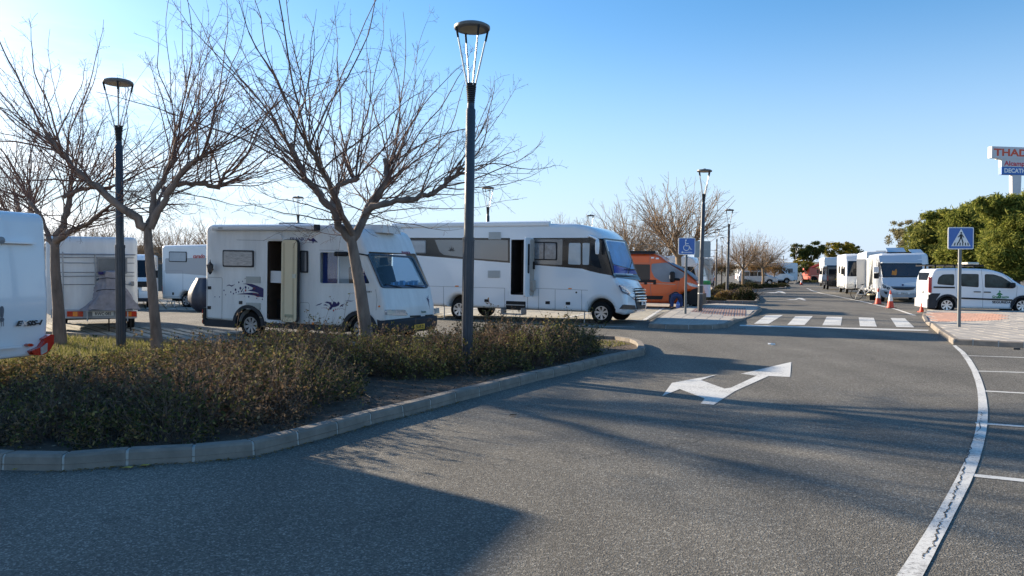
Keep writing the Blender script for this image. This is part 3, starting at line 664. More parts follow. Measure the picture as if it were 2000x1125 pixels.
b = MB().box(-.14, -.05, -.105, -.084, hz-.05, hz+.05, Dm); b.box(-.09, -.05, -.12, -.10, hz-.01, hz+.03, Dm); b.build('handle', pm('ivory_plastic', (.62, .60, .50), .5), leaf)
b = MB().box(-lw+.12, -.10, -.092, -.084, lz0+.13, lz0+.20, Dm); b.build('vent', pm('olive_vent', (.36, .34, .22), .6), leaf)
# windows
def rect(v, f, x0, y0, x1, y1, y=None): return [v.side(f(x0, y1)[:2], y), v.side(f(x1, y1+ (y1-y0)*0)[:2], y), v.side(f(x1, y0)[:2], y), v.side(f(x0, y0)[:2], y)]
def quad(v, f, *ps, y=None): return [v.side(f(*p)[:2], y) for p in ps]
A.plate('window_surround', WHITE2, quad(A, F2, (210, 488), (460, 492), (460, 338), (210, 334)), -A.w/2, .012, .05)
wn = A.window(quad(A, F2, (220, 470), (454, 474), (454, 346), (220, 342)), y=-A.w/2-.012, glass=pm('foil_blind_window', (.24, .25, .26), .12, coat=.9, var=.5, vs=6, stretch=(1, 1, 5)), frame=DGREY, r=.04)
A.plate('window_surround', WHITE2, quad(A, F2, (802, 530), (875, 532), (875, 336), (802, 334)), -A.w/2, .012, .04)
A.window(quad(A, F2, (806, 514), (865, 516), (865, 348), (806, 346)), y=-A.w/2-.012, frame=DGREY, r=.03)
# cab side window: frame, clear sliding panes, curtain, seat behind
fo = quad(A, F2, (944, 604), (1340, 606), (1262, 430), (1205, 352), (944, 352))
b = MB(); fo2 = fillet(fo, .05, 3); cx = sum(p[0] for p in fo)/5; cz = sum(p[1] for p in fo)/5
fi2 = [((p[0]-cx)*.955+cx, (p[1]-cz)*.93+cz) for p in fo2]; m_ = len(fo2)
vs = [(p[0], ys-.016, p[1]) for p in fo2]+[(p[0], ys-.016, p[1]) for p in fi2]+[(p[0], ys, p[1]) for p in fo2]+[(p[0], ys+.03, p[1]) for p in fi2]
b.add(vs, [(i, (i+1) % m_, m_+(i+1) % m_, m_+i) for i in range(m_)]+[(i, 2*m_+i, 2*m_+(i+1) % m_, (i+1) % m_) for i in range(m_)]+[(m_+i, 3*m_+i, 3*m_+(i+1) % m_, m_+(i+1) % m_) for i in range(m_)])
win = b.build('cab_window', WHITE2, A.root, smooth=40)
A.plate('pane', GLASS, fi2, -A.w/2+.004, .004, 0, parent=win)
dx = A.side(F2(1092, 500))[0]; MB().box(dx-.014, dx+.014, -A.w/2-.014, -A.w/2+.02, wz0, wz1).build('window_bar', WHITE2, win)
x0 = A.side(F2(952, 500))[0]; x1 = A.side(F2(1062, 500))[0]
b = MB(); nn = 40; cv = [(x0+(x1-x0)*i/nn, -A.w/2+.10+.016*math.sin(i*1.5), z) for z in (wz0+.0, wz1) for i in range(nn+1)]
b.add(cv, [(i, i+1, nn+2+i, nn+1+i) for i in range(nn)]); b.build('curtain', CURT, A.root)
b = MB().tube([(-.35, -.62, .95), (-.38, -.62, 1.35), (-.45, -.62, 1.75)], [.22, .25, .20], 10); b.tube([(-.46, -.62, 1.8), (-.48, -.62, 1.98)], [.12, .10], 8); b.build('seat', SEAT, A.root, smooth=50)
b = MB().tube([(-.35, .55, .95), (-.38, .55, 1.35), (-.45, .55, 1.75)], [.22, .25, .20], 10); b.tube([(-.46, .55, 1.8), (-.48, .55, 1.98)], [.12, .10], 8); b.build('seat', SEAT, A.root, smooth=50)
# windscreen
wsq = [(1306, 366), (1654, 392), (1773, 634), (1418, 632)]
wo = [F2(*p)[:2] for p in wsq]
def nring(v, name, mat, outer, k, th, parent=None, r=None):
    q = [v.nose(p) for p in outer]; c = sum((a for a, n in q), Vector())/len(q); nn_ = q[0][1]
    a2 = [a+n*th for a, n in q]; i2 = [c+(a-c)*k+n*th for a, n in q]; a3 = [a-n*.01 for a, n in q]; i3 = [c+(a-c)*k-n*.03 for a, n in q]; m = len(q); b = MB()
    b.add(a2+i2+a3+i3, [(i, (i+1) % m, m+(i+1) % m, m+i) for i in range(m)]+[(i, 2*m+i, 2*m+(i+1) % m, (i+1) % m) for i in range(m)]+[(m+i, 3*m+i, 3*m+(i+1) % m, m+(i+1) % m) for i in range(m)])
    return b.build(name, mat, parent or v.root, smooth=40), [x-nn_*(th-.004) for x in i2]
def rpix(pts, r=8, n=4): return [tuple(p) for p in fillet(pts, r, n)]
ws, inn = nring(A, 'windscreen', pm('screen_rubber', (.012, .014, .03), .4, coat=.5), rpix(wo, 7), .925, .012)
b = MB(); b.add(inn, [tuple(range(len(inn)))]); b.build('pane', TGLASS, ws)
MB().box(t1.x-1.0, t1.x+.02, -A.w/2+.14, A.w/2-.14, t1.y-.06, t1.y-.015).build('dashboard', pm('blue_grey_dash', (.10, .14, .2), .8), A.root)
b = MB()
for k in range(20):
    a = 2*math.pi*k/20; c_ = 2*math.pi*(k+1)/20
    b.tube([(-.05+t1.x-.42+.18*math.cos(a)*.5, -.55+.18*math.sin(a), t1.y+.12+.15*math.cos(a)), (-.05+t1.x-.42+.18*math.cos(c_)*.5, -.55+.18*math.sin(c_), t1.y+.12+.15*math.cos(c_))], .014, 5, False)
b.tube([(-.05+t1.x-.42, -.55, t1.y+.12), (t1.x-.2, -.55, t1.y-.05)], .03, 6); b.build('steering_wheel', BLACKP, A.root)
b = MB(); nn = 24
for y_, sgn in ((-A.w/2+.16, 1),):
    cv = []
    for z_, wdt in ((t0.y-.03, .34), (t1.y+.05, .06)):
        for i in range(nn+1): cv.append((t0.x-.35+(.18 if z_ < t0.y-.1 else 0), y_+wdt*i/nn*sgn, z_+.0)); cv[-1] = (cv[-1][0]+.02*math.sin(i*1.7), cv[-1][1], cv[-1][2])
    b.add(cv, [(i, i+1, nn+2+i, nn+1+i) for i in range(nn)])
b.build('curtain', CURT, A.root)
b = MB()
for i, (yy, s_) in enumerate(((-.15, .07), (.05, .05), (.25, .09), (.42, .05), (.62, .08), (.8, .06))): b.box(t1.x-.35, t1.x-.28+.02*i, yy, yy+s_, t1.y-.015, t1.y+.05+.02*(i % 3))
b.build('dashboard_clutter', pm('pale_blue_plastic', (.35, .5, .6), .5), A.root, kind='stuff')
b = MB(); 
for (pa, pb) in (((1440, 607), (1560, 628)), ((1590, 612), (1730, 628))):
    qa, na = A.nose(F2(*pa)[:2]); qb, nb = A.nose(F2(*pb)[:2]); b.tube([qa+na*.03, qb+nb*.03], .011, 6)
b.build('wiper', BLACKP, A.root)
# long mirror arm
mx0 = A.side(F2(1110, 372), -A.w/2-.25); b = MB().box(mx0[0]-.16, mx0[0]+.16, -A.w/2-.32, -A.w/2-.18, mx0[1]-.055, mx0[1]+.055); mo = b.build('mirror', BLACKP, A.root)
mo.modifiers.new('bv', 'BEVEL').width = .04; mo.modifiers['bv'].segments = 3
MB().tube([(mx0[0], -A.w/2-.25, mx0[1]), (mx0[0]+.25, -A.w/2-.15, mx0[1]+.03), (mx0[0]+.55, -A.w/2, mx0[1]-.02)], .018, 6).build('mirror_arm', BLACKP, mo)
# skirt, bumper, arches
zs0 = A.side(F2(75, 912))[1]; zs1 = A.side(F2(75, 868))[1]; zf0 = A.side(F2(1140, 968))[1]
def sk(x0, x1, z0, z1, zz0=None): return MB().box(x0, x1, -A.w/2-.008, A.w/2+.008, z0, z1+.01)
b = sk(rb[0]-.01, rx-.43, zs0-.02, zs1); b.add(*(lambda q: (q.v, q.f))(sk(rx+.43, fx-.43, zf0, zb))); b.build('skirt', DGREY, A.root)
for cx_ in (rx, fx):
    b = MB(); n1 = 16; a0 = math.radians(-6); vs = []
    for yy in (-A.w/2-.03, -A.w/2+.10):
        for k in range(n1+1):
            t = math.pi+a0-(math.pi+2*a0)*k/n1*1.0; t = math.pi*1.02-(math.pi*1.04)*k/n1
            for rr_ in (.40, .49): vs.append((cx_+rr_*math.cos(t), yy, .275+rr_*math.sin(t)*.98))
    m2 = (n1+1)*2
    fs = []
    for k in range(n1):
        fs += [(2*k, 2*k+2, 2*k+3, 2*k+1), (m2+2*k, m2+2*k+1, m2+2*k+3, m2+2*k+2), (2*k+1, 2*k+3, m2+2*k+3, m2+2*k+1), (2*k, m2+2*k, m2+2*k+2, 2*k+2)]
    b.add(vs, fs); b.build('wheel_arch', DGREY, A.root, smooth=40)
bx1 = np_[4][0]
bp = [(fx+.48, zf0+.02), (bx1-.12, zf0-.06, .08), (bx1+.06, zf0+.06, .08), (bx1+.07, np_[4][1]-.01, .04), (bx1-.05, np_[4][1]+.02), (fx+.42, np_[4][1]+.06)]
A.body(bp, r=.10, mat=DGREY, name='bumper', w=A.w+.05)
pts_ = [F2(*p)[:2] for p in ((1448, 794), (1590, 796), (1613, 836), (1452, 834))]
hl = A.nplate('headlight', LENS, rpix(pts_, 2, 2), th=.02)
pts_ = [F2(*p)[:2] for p in ((1455, 800), (1510, 801), (1512, 830), (1457, 829))]; A.nplate('indicator', pm('clear_indicator', (.6, .56, .48), .1, coat=1), pts_, th=.024, parent=hl)
A.nplate('headlight', LENS, [F2(*p)[:2] for p in ((1818, 785), (1848, 782), (1852, 820), (1822, 824))], th=.02)
for q in (((1635, 840), (1712, 836), (1714, 847), (1640, 852)), ((1752, 834), (1805, 830), (1800, 842), (1756, 845))): A.nplate('grille_slot', BLACKP, [F2(*p)[:2] for p in q], th=.006)
q, nn_ = A.nose(F2(1735, 818)[:2]); text('Ducato', .075, pm('green_badge', (.01, .12, .10), .3), A.root, Tm(*(q+nn_*.01))@RZ(90)@RX(76), align='CENTER', bold=.003)
q, nn_ = A.nose(F2(1604, 375)[:2]); text('FRANKIA', .10, MAROON, A.root, Tm(*(q+nn_*.012))@RZ(90)@RX(66), align='CENTER', bold=.002)
b = MB(); q, nn_ = A.nose(F2(1768, 720)[:2])
for k in range(7):
    a = k*.9; p = q+nn_*.006; M_ = Tm(*p)@RZ(90)@RX(76); r_ = .10+.05*(k % 2)
    b.prism([M_@Vector(t) for t in ((0, 0, .003), (.022*math.cos(a+1), .022*math.sin(a+1), .003), (r_*math.cos(a)*.7, r_*math.sin(a), .003))], [M_@Vector(t) for t in ((0, 0, 0), (.022*math.cos(a+1), .022*math.sin(a+1), 0), (r_*math.cos(a)*.7, r_*math.sin(a), 0))])
b.prism([M_@Vector(t) for t in ((-.012, .02, .004), (.012, .02, .004), (0, -.25, .004))], [M_@Vector(t) for t in ((-.012, .02, 0), (.012, .02, 0), (0, -.25, 0))])
b.build('bonnet_graphic', NAVY, A.root)
Mp = Tm(bx1+.09, .16, A.nose(F2(1745, 915)[:2])[0].z)@RZ(90)@RX(90); plate_text('19-HP-22', A.root, Mp, .48, .12, YPL, INK, .12)
for yy in (-.45, .05): MB().box(bx1+.062, bx1+.078, yy, yy+.34, zf0+.03, zf0+.10).build('air_intake', BLACKP, A.root)
# service doors, vents, lamps, graphics on the near flank
def outline(v, pts, r=.05, wdt=.008, name='hatch', y=None):
    p = fillet(pts, r, 4); p = p+[p[0]]; b = MB(); yy = -v.w/2-.001 if y is None else y
    return b.tube([(a[0], yy, a[1]) for a in p], wdt/2, 4).build(name, SEAM, v.root)
outline(A, quad(A, F2, (97, 856), (207, 868), (210, 552), (98, 548)), .05)
outline(A, quad(A, F2, (795, 905), (866, 912), (870, 742), (797, 738)), .06)
for c_ in ((114, 629), (112, 779), (350, 741)):
    A.plate('latch' if c_[0] < 200 else 'socket', BLACKP if c_[0] < 200 else DGREY, quad(A, F2, (c_[0]-12, c_[1]+12), (c_[0]+12, c_[1]+12), (c_[0]+12, c_[1]-12), (c_[0]-12, c_[1]-12)), -A.w/2, .012, .01)
for y_ in (567, 766):
    gq = quad(A, F2, (392, y_+25), (500, y_+27), (500, y_-22), (392, y_-25)); gp = A.plate('vent', GRILLE, gq, -A.w/2, .012, .01)
    z0_, z1_ = gq[0][1], gq[3][1]; bb = MB()
    for k in range(7): zz = z0_+(z1_-z0_)*(k+.5)/7; bb.box(gq[0][0]+.015, gq[1][0]-.015, -A.w/2-.022, -A.w/2-.011, zz-.006, zz+.006)
    bb.build('louvre', pm('vent_louvre', (.5, .52, .50), .6), gp)
for p in ((898, 900), ):
    x_, z_ = A.side(F2(*p)[:2]); MB().lathe([(.035, 0), (.03, .015), (0, .02)], 14, Tm(x_, -A.w/2-.004, z_)@RX(90)).build('marker_lamp', AMBER, A.root, smooth=40)
x_, z_ = A.side(F2(1400, 770)[:2]); MB().lathe([(.025, 0), (.02, .015), (0, .02)], 14, Tm(x_, -A.w/2-.002, z_)@RX(90)).build('marker_lamp', AMBER, A.root, smooth=40)
tl = A.side(F2(62, 905)); th_ = A.side(F2(62, 778))
bb = MB().box(rb[0]-.06, rb[0]+.03, -A.w/2-.01, -A.w/2+.2, tl[1], th_[1]); tlm = bb.build('tail_light', BLACKP, A.root)
for k in range(3): MB().box(rb[0]-.075, rb[0]-.055, -A.w/2-.018, -A.w/2+.15, tl[1]+.03+k*(th_[1]-tl[1]-.05)/3, tl[1]+(k+.9)*(th_[1]-tl[1]-.03)/3).build('lamp_cell', (RED, AMBER, RED)[k], tlm)
def graphic(v, f, polys, mat, name='graphic', th=.003, r=0):
    b = MB()
    for pl in polys:
        p = [v.side(f(*q)[:2]) for q in pl]
        if r: p = fillet(p, r, 3)
        b.prism([(a[0], -v.w/2-th-.001, a[1]) for a in p], [(a[0], -v.w/2+.001, a[1]) for a in p])
    return b.build(name, mat, v.root, kind='stuff' if len(polys) > 1 else None)
def dots(v, f, ds, mat, name='graphic'):
    b = MB()
    for x, y, r_ in ds:
        cx_, cz_ = v.side(f(x, y)[:2]); p = [(cx_+r_*math.cos(t*.7), cz_+r_*math.sin(t*.7)*1.25) for t in range(9)]
        b.prism([(a[0], -v.w/2-.004, a[1]) for a in p], [(a[0], -v.w/2+.001, a[1]) for a in p])
    return b.build(name, mat, v.root, kind='stuff')
FG = lambda x, y: (390+x/9.376, 520+y/9.376)
graphic(A, FG, [[(780, 322), (870, 315), (960, 325), (1060, 360), (1130, 395), (1170, 420), (1166, 572), (1110, 560), (1080, 492), (1010, 470), (930, 455), (880, 440), (960, 425), (980, 395), (940, 375), (890, 350), (850, 330)],
               [(670, 512), (760, 500), (860, 488), (980, 482), (1080, 498), (1110, 560), (1000, 535), (860, 518), (760, 516)], [(490, 370), (510, 345), (545, 335), (580, 352), (650, 332), (585, 374), (545, 352), (510, 358)], [(1098, 370), (1165, 410), (1166, 424)]], NAVY)
graphic(A, FG, [[(960, 500), (1010, 488), (1085, 508), (1100, 560), (1060, 565), (1000, 530)], [(985, 385), (1010, 380), (1030, 410), (1000, 440), (975, 430)]], MAROON)
dots(A, FG, [(717, 295, .018), (786, 276, .012), (832, 228, .01), (446, 442, .016), (570, 472, .017), (620, 502, .017), (476, 522, .012), (364, 563, .012), (280, 560, .012), (658, 430, .026), (746, 402, .028), (842, 388, .028), (896, 398, .014), (712, 465, .015), (768, 458, .018), (668, 480, .014), (788, 432, .014), (808, 472, .014), (900, 558, .018), (1046, 587, .015), (1148, 606, .015), (818, 548, .008), (798, 404, .01)], NAVY)
dots(A, FG, [(842, 443, .024)], MAROON)
F6 = lambda x, y: (600+x/6.25, 480+y/6.25)
graphic(A, F6, [[(215, 692), (240, 680), (290, 690), (305, 720), (320, 678), (350, 690), (362, 708), (378, 680), (400, 700), (385, 730), (350, 745), (310, 752), (290, 780), (262, 778), (285, 740), (268, 708)], [(100, 736), (130, 715), (190, 697), (160, 718)], [(195, 725), (225, 712), (262, 742), (235, 730)], [(395, 748), (415, 720), (472, 703), (438, 718), (452, 725), (430, 730), (440, 750), (420, 738)], [(455, 673), (500, 668), (540, 672), (580, 668), (535, 680)]], NAVY)
dots(A, F6, [(322, 790, .02), (349, 777, .014), (372, 772, .01), (392, 777, .007), (232, 760, .014), (206, 757, .01), (182, 760, .008)], MAROON)
side_text(A, 'FRANKIA', F2(722, 272)[:2], .115, NAVY, xs=1.25)
graphic(A, F2, [[(850, 252), (885, 262), (900, 248), (912, 262), (935, 284), (905, 278), (897, 296), (892, 276), (872, 275)]], NAVY)
side_text(A, '6500 T', F2(1305, 664)[:2], .05, INK)
A.line([A.side(F2(320, 266)[:2]), A.side(F2(530, 270)[:2])]); A.line([A.side(F2(945, 343)[:2]), A.side(F2(1130, 346)[:2])]); A.line([A.side(F2(800, 290)[:2]), A.side(F2(935, 284)[:2])])
A.line([A.side(F2(1372, 640)[:2]), A.side(F2(1383, 720)[:2]), A.side(F2(1375, 800)[:2])], name='seam')
ar = fillet([A.side(F2(*p)[:2]) for p in ((545, 246), (575, 214), (640, 214), (675, 258))], 0); 
A.plate('rain_hood', WHITE2, [A.side(F2(*p)[:2]) for p in ((540, 262), (675, 262), (662, 226), (625, 212), (585, 212), (552, 228))], -A.w/2, .05, .03)
# awning, roof items, carriage lantern
a0, a1 = A.side(F2(135, 172)[:2], -A.w/2-.1), A.side(F2(905, 172)[:2], -A.w/2-.1)
M_ = Tm(a0[0], -A.w/2-.06, (a0[1]))@RY(90); zt = a0[1]
b = MB(); p = fillet([(-.02, -.075), (.11, -.075), (.12, .05), (.02, .085)], .03, 4)
b.prism([(a0[0], -A.w/2-q[0], zt+q[1]) for q in p], [(a1[0], -A.w/2-q[0], zt+q[1]) for q in p]); aw = b.build('awning', pm('awning_casing', (.62, .66, .70), .3, metal=.3), A.root, smooth=40)
MB().box(a1[0]+.002, a1[0]+.10, -A.w/2-.11, -A.w/2, zt-.07, zt+.07).build('end_cap', DGREY, aw); text('THULE', .05, MGREY, aw, Tm(a0[0]+.2, -A.w/2-.122, zt-.03)@RX(90))
rz_ = A.side(F2(500, 150)[:2])[1]
for (xa, xb, hh) in ((-3.05, -2.45, .10), (-1.5, -1.0, .06)):
    b = MB().box(xa, xb, -.35, .35, rz_-.06, rz_+hh); o = b.build('roof_hatch', pm('smoked_hatch', (.28, .3, .32), .3), A.root); o.modifiers.new('bv', 'BEVEL').width = .03
sq = [A.side(F2(*p)[:2]) for p in ((1110, 150), (1180, 130), (1300, 150), (1390, 195))]
b = MB().box(-.55, .1, -.4, .4, rz_-.15, rz_+.035); b.build('roof_hatch', WHITE2, A.root)
lx, lz = A.side(F2(115, 480)[:2], -A.w/2-.14); lam = MB()
M_ = Tm(lx, -A.w/2-.13, lz)
lam.lathe([(.085, .08), (.03, .13), (.012, .17), (.006, .215), (0, .22)], 6, M_); lam.lathe([(.0, -.17), (.018, -.14), (.03, -.115), (.055, -.10), (.058, -.09)], 6, M_)
for k in range(6):
    a = 2*math.pi*k/6; lam.tube([M_@Vector((.055*math.cos(a), .055*math.sin(a), -.09)), M_@Vector((.078*math.cos(a), .078*math.sin(a), .08))], .006, 4)
lam.tube([M_@Vector((0, 0, -.15)), M_@Vector((-.02, .06, -.13)), M_@Vector((-.02, .13, -.02))], .01, 5); lm = lam.build('lantern', INK, A.root)
MB().lathe([(.05, -.09), (.074, .08)], 6, M_).build('lantern_glass', FROST, lm)
A.wheel(0, .325, .21, 8, RIMM); A.wheel(rx, .325, .21, 8, RIMM); A.chassis(rb[0]+.15, bx1-.15, .36, .9)

# ================================================================ motorhome B: long white A-class with grey and dark band
F3 = lambda x, y, *r: (740+x/3.7037, 400+y/3.7037, *r)
B = Veh('motorhome', 'long glossy white motorhome with dark and silver window band, parked behind the lamp post', P(1172.5, 633), -25.5, 2.27, .8)
zbf = B.side(F3(1460, 775)[:2])[1]; rx = B.side(F3(573, 755)[:2])[0]; rearx = B.side((762, 500))[0]
nb = B.sides([F3(1560, 170), F3(1622, 235), F3(1690, 500), F3(1738, 560), F3(1792, 660), F3(1800, 765)]); B.setnose(nb)
zr_ = B.side(F3(110, 165)[:2])[1]
BWH = pm('glossy_white_gelcoat', (.80, .82, .83), .14, coat=.6, var=.03, vs=1)
prof = [(rearx+.05, zbf+.03, .05), *[(a[0], a[1], 0) for a in arch(rx, .43, zbf, .345)], *[(a[0], a[1], 0) for a in arch(0, .46, zbf, .345)], (nb[5][0]-.1, zbf-.06, .1), (nb[5][0], nb[5][1], .1),
        (nb[4][0], nb[4][1], .15), (nb[3][0], nb[3][1], .15), (nb[2][0], nb[2][1], .12), (nb[1][0]+.02, nb[1][1], .15), (nb[0][0], nb[0][1], .3), (*B.side(F3(1420, 133)[:2]), .5), (*B.side(F3(760, 140)[:2]), .3), (*B.side(F3(330, 150)[:2]), .3), (rearx+.02, zr_, .25), (rearx, 1.4, .2)]
d0, d1 = B.side(F3(955, 500)[:2])[0], B.side(F3(1112, 500)[:2])[0]; dz0, dz1 = B.side(F3(955, 650)[:2])[1], B.side(F3(955, 252)[:2])[1]
body = B.body(prof, r=.13, mat=BWH, holes=[fillet([(d0, dz0), (d1, dz0), (d1, dz1), (d0, dz1)], .04, 3)])
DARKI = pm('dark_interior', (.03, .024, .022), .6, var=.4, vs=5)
b = MB(); y0, y1 = -B.w/2+.03, -B.w/2+.78
b.box(d0+.002, d0+e, y0, y1, dz0+.002, dz1-.002); b.box(d1-e, d1-.002, y0, y1, dz0+.002, dz1-.002); b.box(d0+e, d1-e, y1-e, y1, dz0+.002, dz1-.002); b.box(d0+e, d1-e, y0, y1-e, dz0+.002, dz0+e); b.box(d0+e, d1-e, y0, y1-e, dz1-e, dz1-.002)
b.build('doorway_interior', DARKI, B.root)
BAND = pm('dark_band_vinyl', (.013, .011, .012), .18, coat=.25); WSB = pm('windscreen_black', (.006, .007, .012), .15, spec=.2); SIL = pm('silver_band_vinyl', (.20, .205, .21), .25, metal=.5, coat=.5)
B.plate('band', BAND, [B.side(F3(*p)[:2]) for p in ((100, 238), (948, 240), (948, 420), (480, 382), (200, 360))], -B.w/2, .004, .01)
B.plate('band', BAND, [B.side(F3(*p)[:2]) for p in ((1116, 240), (1530, 238), (1620, 245), (1690, 512), (1600, 496), (1530, 480), (1470, 462), (1116, 434))], -B.w/2, .004, .01)
B.plate('band_panel', SIL, [B.side(F3(*p)[:2]) for p in ((405, 253), (935, 255), (935, 406), (690, 388), (470, 362), (440, 340))], -B.w/2-.004, .004, .03)
B.plate('band_panel', SIL, [B.side(F3(*p)[:2]) for p in ((1118, 250), (1330, 250), (1326, 436), (1118, 425))], -B.w/2-.004, .004, .02)
B.window([B.side(F3(*p)[:2]) for p in ((205, 350), (343, 352), (343, 256), (205, 256))], y=-B.w/2-.004, glass=BLIND, r=.06, frame=MGREY)
w_ = B.window([B.side(F3(*p)[:2]) for p in ((1122, 398), (1290, 402), (1290, 270), (1122, 268))], y=-B.w/2-.008, glass=pm('sky_reflecting_window', (.22, .25, .28), .05, coat=1, var=.6, vs=5), r=.05)
xm = B.side(F3(1198, 330)[:2])[0]; MB().box(xm-.018, xm+.018, -B.w/2-.04, -B.w/2-.012, B.side(F3(1198, 398)[:2])[1], B.side(F3(1198, 272)[:2])[1]).build('window_bar', BLACKP, w_)
wq = [B.side(F3(*p)[:2]) for p in ((1370, 430), (1460, 434), (1460, 276), (1376, 276))]; o = B.plate('cab_window', pm('shaded_cab_blind', (.50, .54, .55), .15, coat=1, var=.15, vs=3), wq, -B.w/2-.004, .008, .05)
wq = [B.side(F3(*p)[:2]) for p in ((1474, 434), (1520, 434), (1526, 276), (1474, 276))]; B.plate('cab_window', MATS['shaded_cab_blind'], wq, -B.w/2-.004, .008, .04)
wq = [B.side(F3(*p)[:2]) for p in ((1528, 434), (1612, 462), (1560, 290), (1535, 276))]; B.plate('cab_window', DGLASS, wq, -B.w/2-.004, .008, .03)
# windscreen over the whole nose
wo = [F3(*p)[:2] for p in ((1626, 246), (1778, 264), (1868, 506), (1694, 500))]
o = B.nplate('windscreen', WSB, rpix([F3(*p)[:2] for p in ((1620, 240), (1784, 258), (1872, 514), (1694, 508))], 3), th=.012, seg=1)
B.nplate('cowl', WSB, [F3(*p)[:2] for p in ((1692, 502), (1868, 508), (1893, 548), (1702, 524))], th=.014, seg=2)
SCR = pm('mottled_blue_pane', (.05, .34, .72), .2, spec=.15, var=.55, vs=1.1);  # opaque mottled blue for the windscreen pane
B.nplate('pane', SCR, rpix([F3(*p)[:2] for p in ((1640, 262), (1772, 274), (1846, 470), (1692, 430))], 3), th=.02, parent=o, seg=1)
B.nplate('pane', pm('deep_blue_glass', (.008, .05, .30), .1, spec=.15), [F3(*p)[:2] for p in ((1694, 436), (1850, 476), (1864, 502), (1700, 496))], th=.02, parent=o, seg=1)
b = MB()
for (pa, pb) in (((1760, 470), (1850, 472)), ((1790, 500), (1820, 400)), ((1700, 512), (1880, 530))):
    qa, na = B.nose(F3(*pa)[:2], 1); qb, nb_ = B.nose(F3(*pb)[:2], 1); b.tube([qa+na*.07, qb+nb_*.07], .013, 5)
b.build('wiper', BLACKP, B.root)
# headlight, grille, bumper
B.nplate('headlight_surround', SILVER, [F3(*p)[:2] for p in ((1726, 565), (1838, 592), (1842, 610), (1735, 584))], th=.03)
hl = B.nplate('headlight', pm('blue_headlight_glass', (.015, .03, .10), .05, coat=1), [F3(*p)[:2] for p in ((1735, 575), (1840, 606), (1860, 700), (1800, 650), (1758, 624))], th=.025)
b = MB()
for k in range(7):
    a, n0 = B.nose(F3(1744+k*7, 584+k*9)[:2]); c_, n1 = B.nose(F3(1756+k*7, 582+k*9)[:2]); b.tube([a+n0*.03, c_+n1*.03], .014, 5)
b.build('light_strip', CHROME, hl)
gr = B.nplate('grille', BLACKP, [F3(*p)[:2] for p in ((1840, 606), (1910, 604), (1926, 660), (1922, 752), (1866, 756), (1852, 690))], th=.03)
b = MB()
for k in range(5):
    a, n0 = B.nose(F3(1840+k*5, 622+k*19)[:2]); c_, n1 = B.nose(F3(1918+min(k, 2)*3, 618+k*19)[:2]); b.tube([a+n0*.05, c_+n1*.05], .02, 5)
b.build('grille_bar', CHROME, gr)
a, n0 = B.nose(F3(1902, 712)[:2]); M_ = Tm(*(a+n0*.06))@RZ(90)@RX(90); plate_text('PU WN', B.root, M_, .5, .11, WPL, INK, .1)
B.nplate('fog_recess', BLACKP, [F3(*p)[:2] for p in ((1742, 754), (1768, 722), (1850, 728), (1858, 758))], th=.02)
B.nplate('lower_trim', SILVER, [F3(*p)[:2] for p in ((1856, 762), (1922, 758), (1921, 766), (1858, 770))], th=.04)
# mirror hanging from the roof edge
mp0 = B.side(F3(1510, 230)[:2], -B.w/2-.1); mp1 = B.side(F3(1580, 300)[:2], -B.w/2-.3)
b = MB().tube([(mp0[0], -B.w/2, mp0[1]), (mp0[0]+.12, -B.w/2-.2, mp0[1]+.02), (mp1[0], -B.w/2-.3, mp1[1]+.22)], .04, 8); b.build('mirror_arm', BWH, B.root, smooth=50)
b = MB().lathe([(0, -.26), (.07, -.24), (.095, -.1), (.095, .1), (.06, .22), (0, .25)], 14, Tm(mp1[0], -B.w/2-.3, mp1[1])@Matrix.Diagonal((.7, 1, 1, 1))); b.build('mirror', BWH, B.root, smooth=60)
# door leaf standing open at right angles
lx0, lx1 = B.side(F3(1042, 450)[:2], -B.w/2-.3)[0], B.side(F3(1114, 450)[:2], -B.w/2-.35)[0]
lz0, lz1 = B.side(F3(1075, 655)[:2], -B.w/2-.3)[1], B.side(F3(1075, 238)[:2], -B.w/2-.3)[1]
xh = d1-.02
Dm = Tm(xh+.03, -B.w/2-.03, 0)@RZ(86)
BEIGE = pm('beige_door_lining', (.48, .42, .36), .6, var=.2, vs=5)
def dp(name, mat, x0, x1, z0, z1, ya, yb, r, parent=None):
    p = fillet([(x0, z0), (x1, z0), (x1, z1), (x0, z1)], r, 5)
    return MB().prism([Dm@Vector((a[0], ya, a[1])) for a in p], [Dm@Vector((a[0], yb, a[1])) for a in p]).build(name, mat, parent or B.root, smooth=40)
lf_ = dp('door', BWH, -.55, 0, dz0-.04, dz1+.05, -.03, .03, .07)
dp('door_lining', BEIGE, -.24, -.0, dz0, dz1, -.06, -.031, .06, lf_); dp('door_bin', BEIGE, -.22, -.04, dz0+.15, dz0+.5, -.14, -.061, .05, lf_); dp('door_window', DGLASS, -.40, -.28, dz1-1.1, dz1-.15, -.04, -.03, .05, lf_)
MB().box(-.10, -.06, -.12, -.06, dz0+.85, dz0+1.1, Dm).build('handle', BLACKP, lf_)
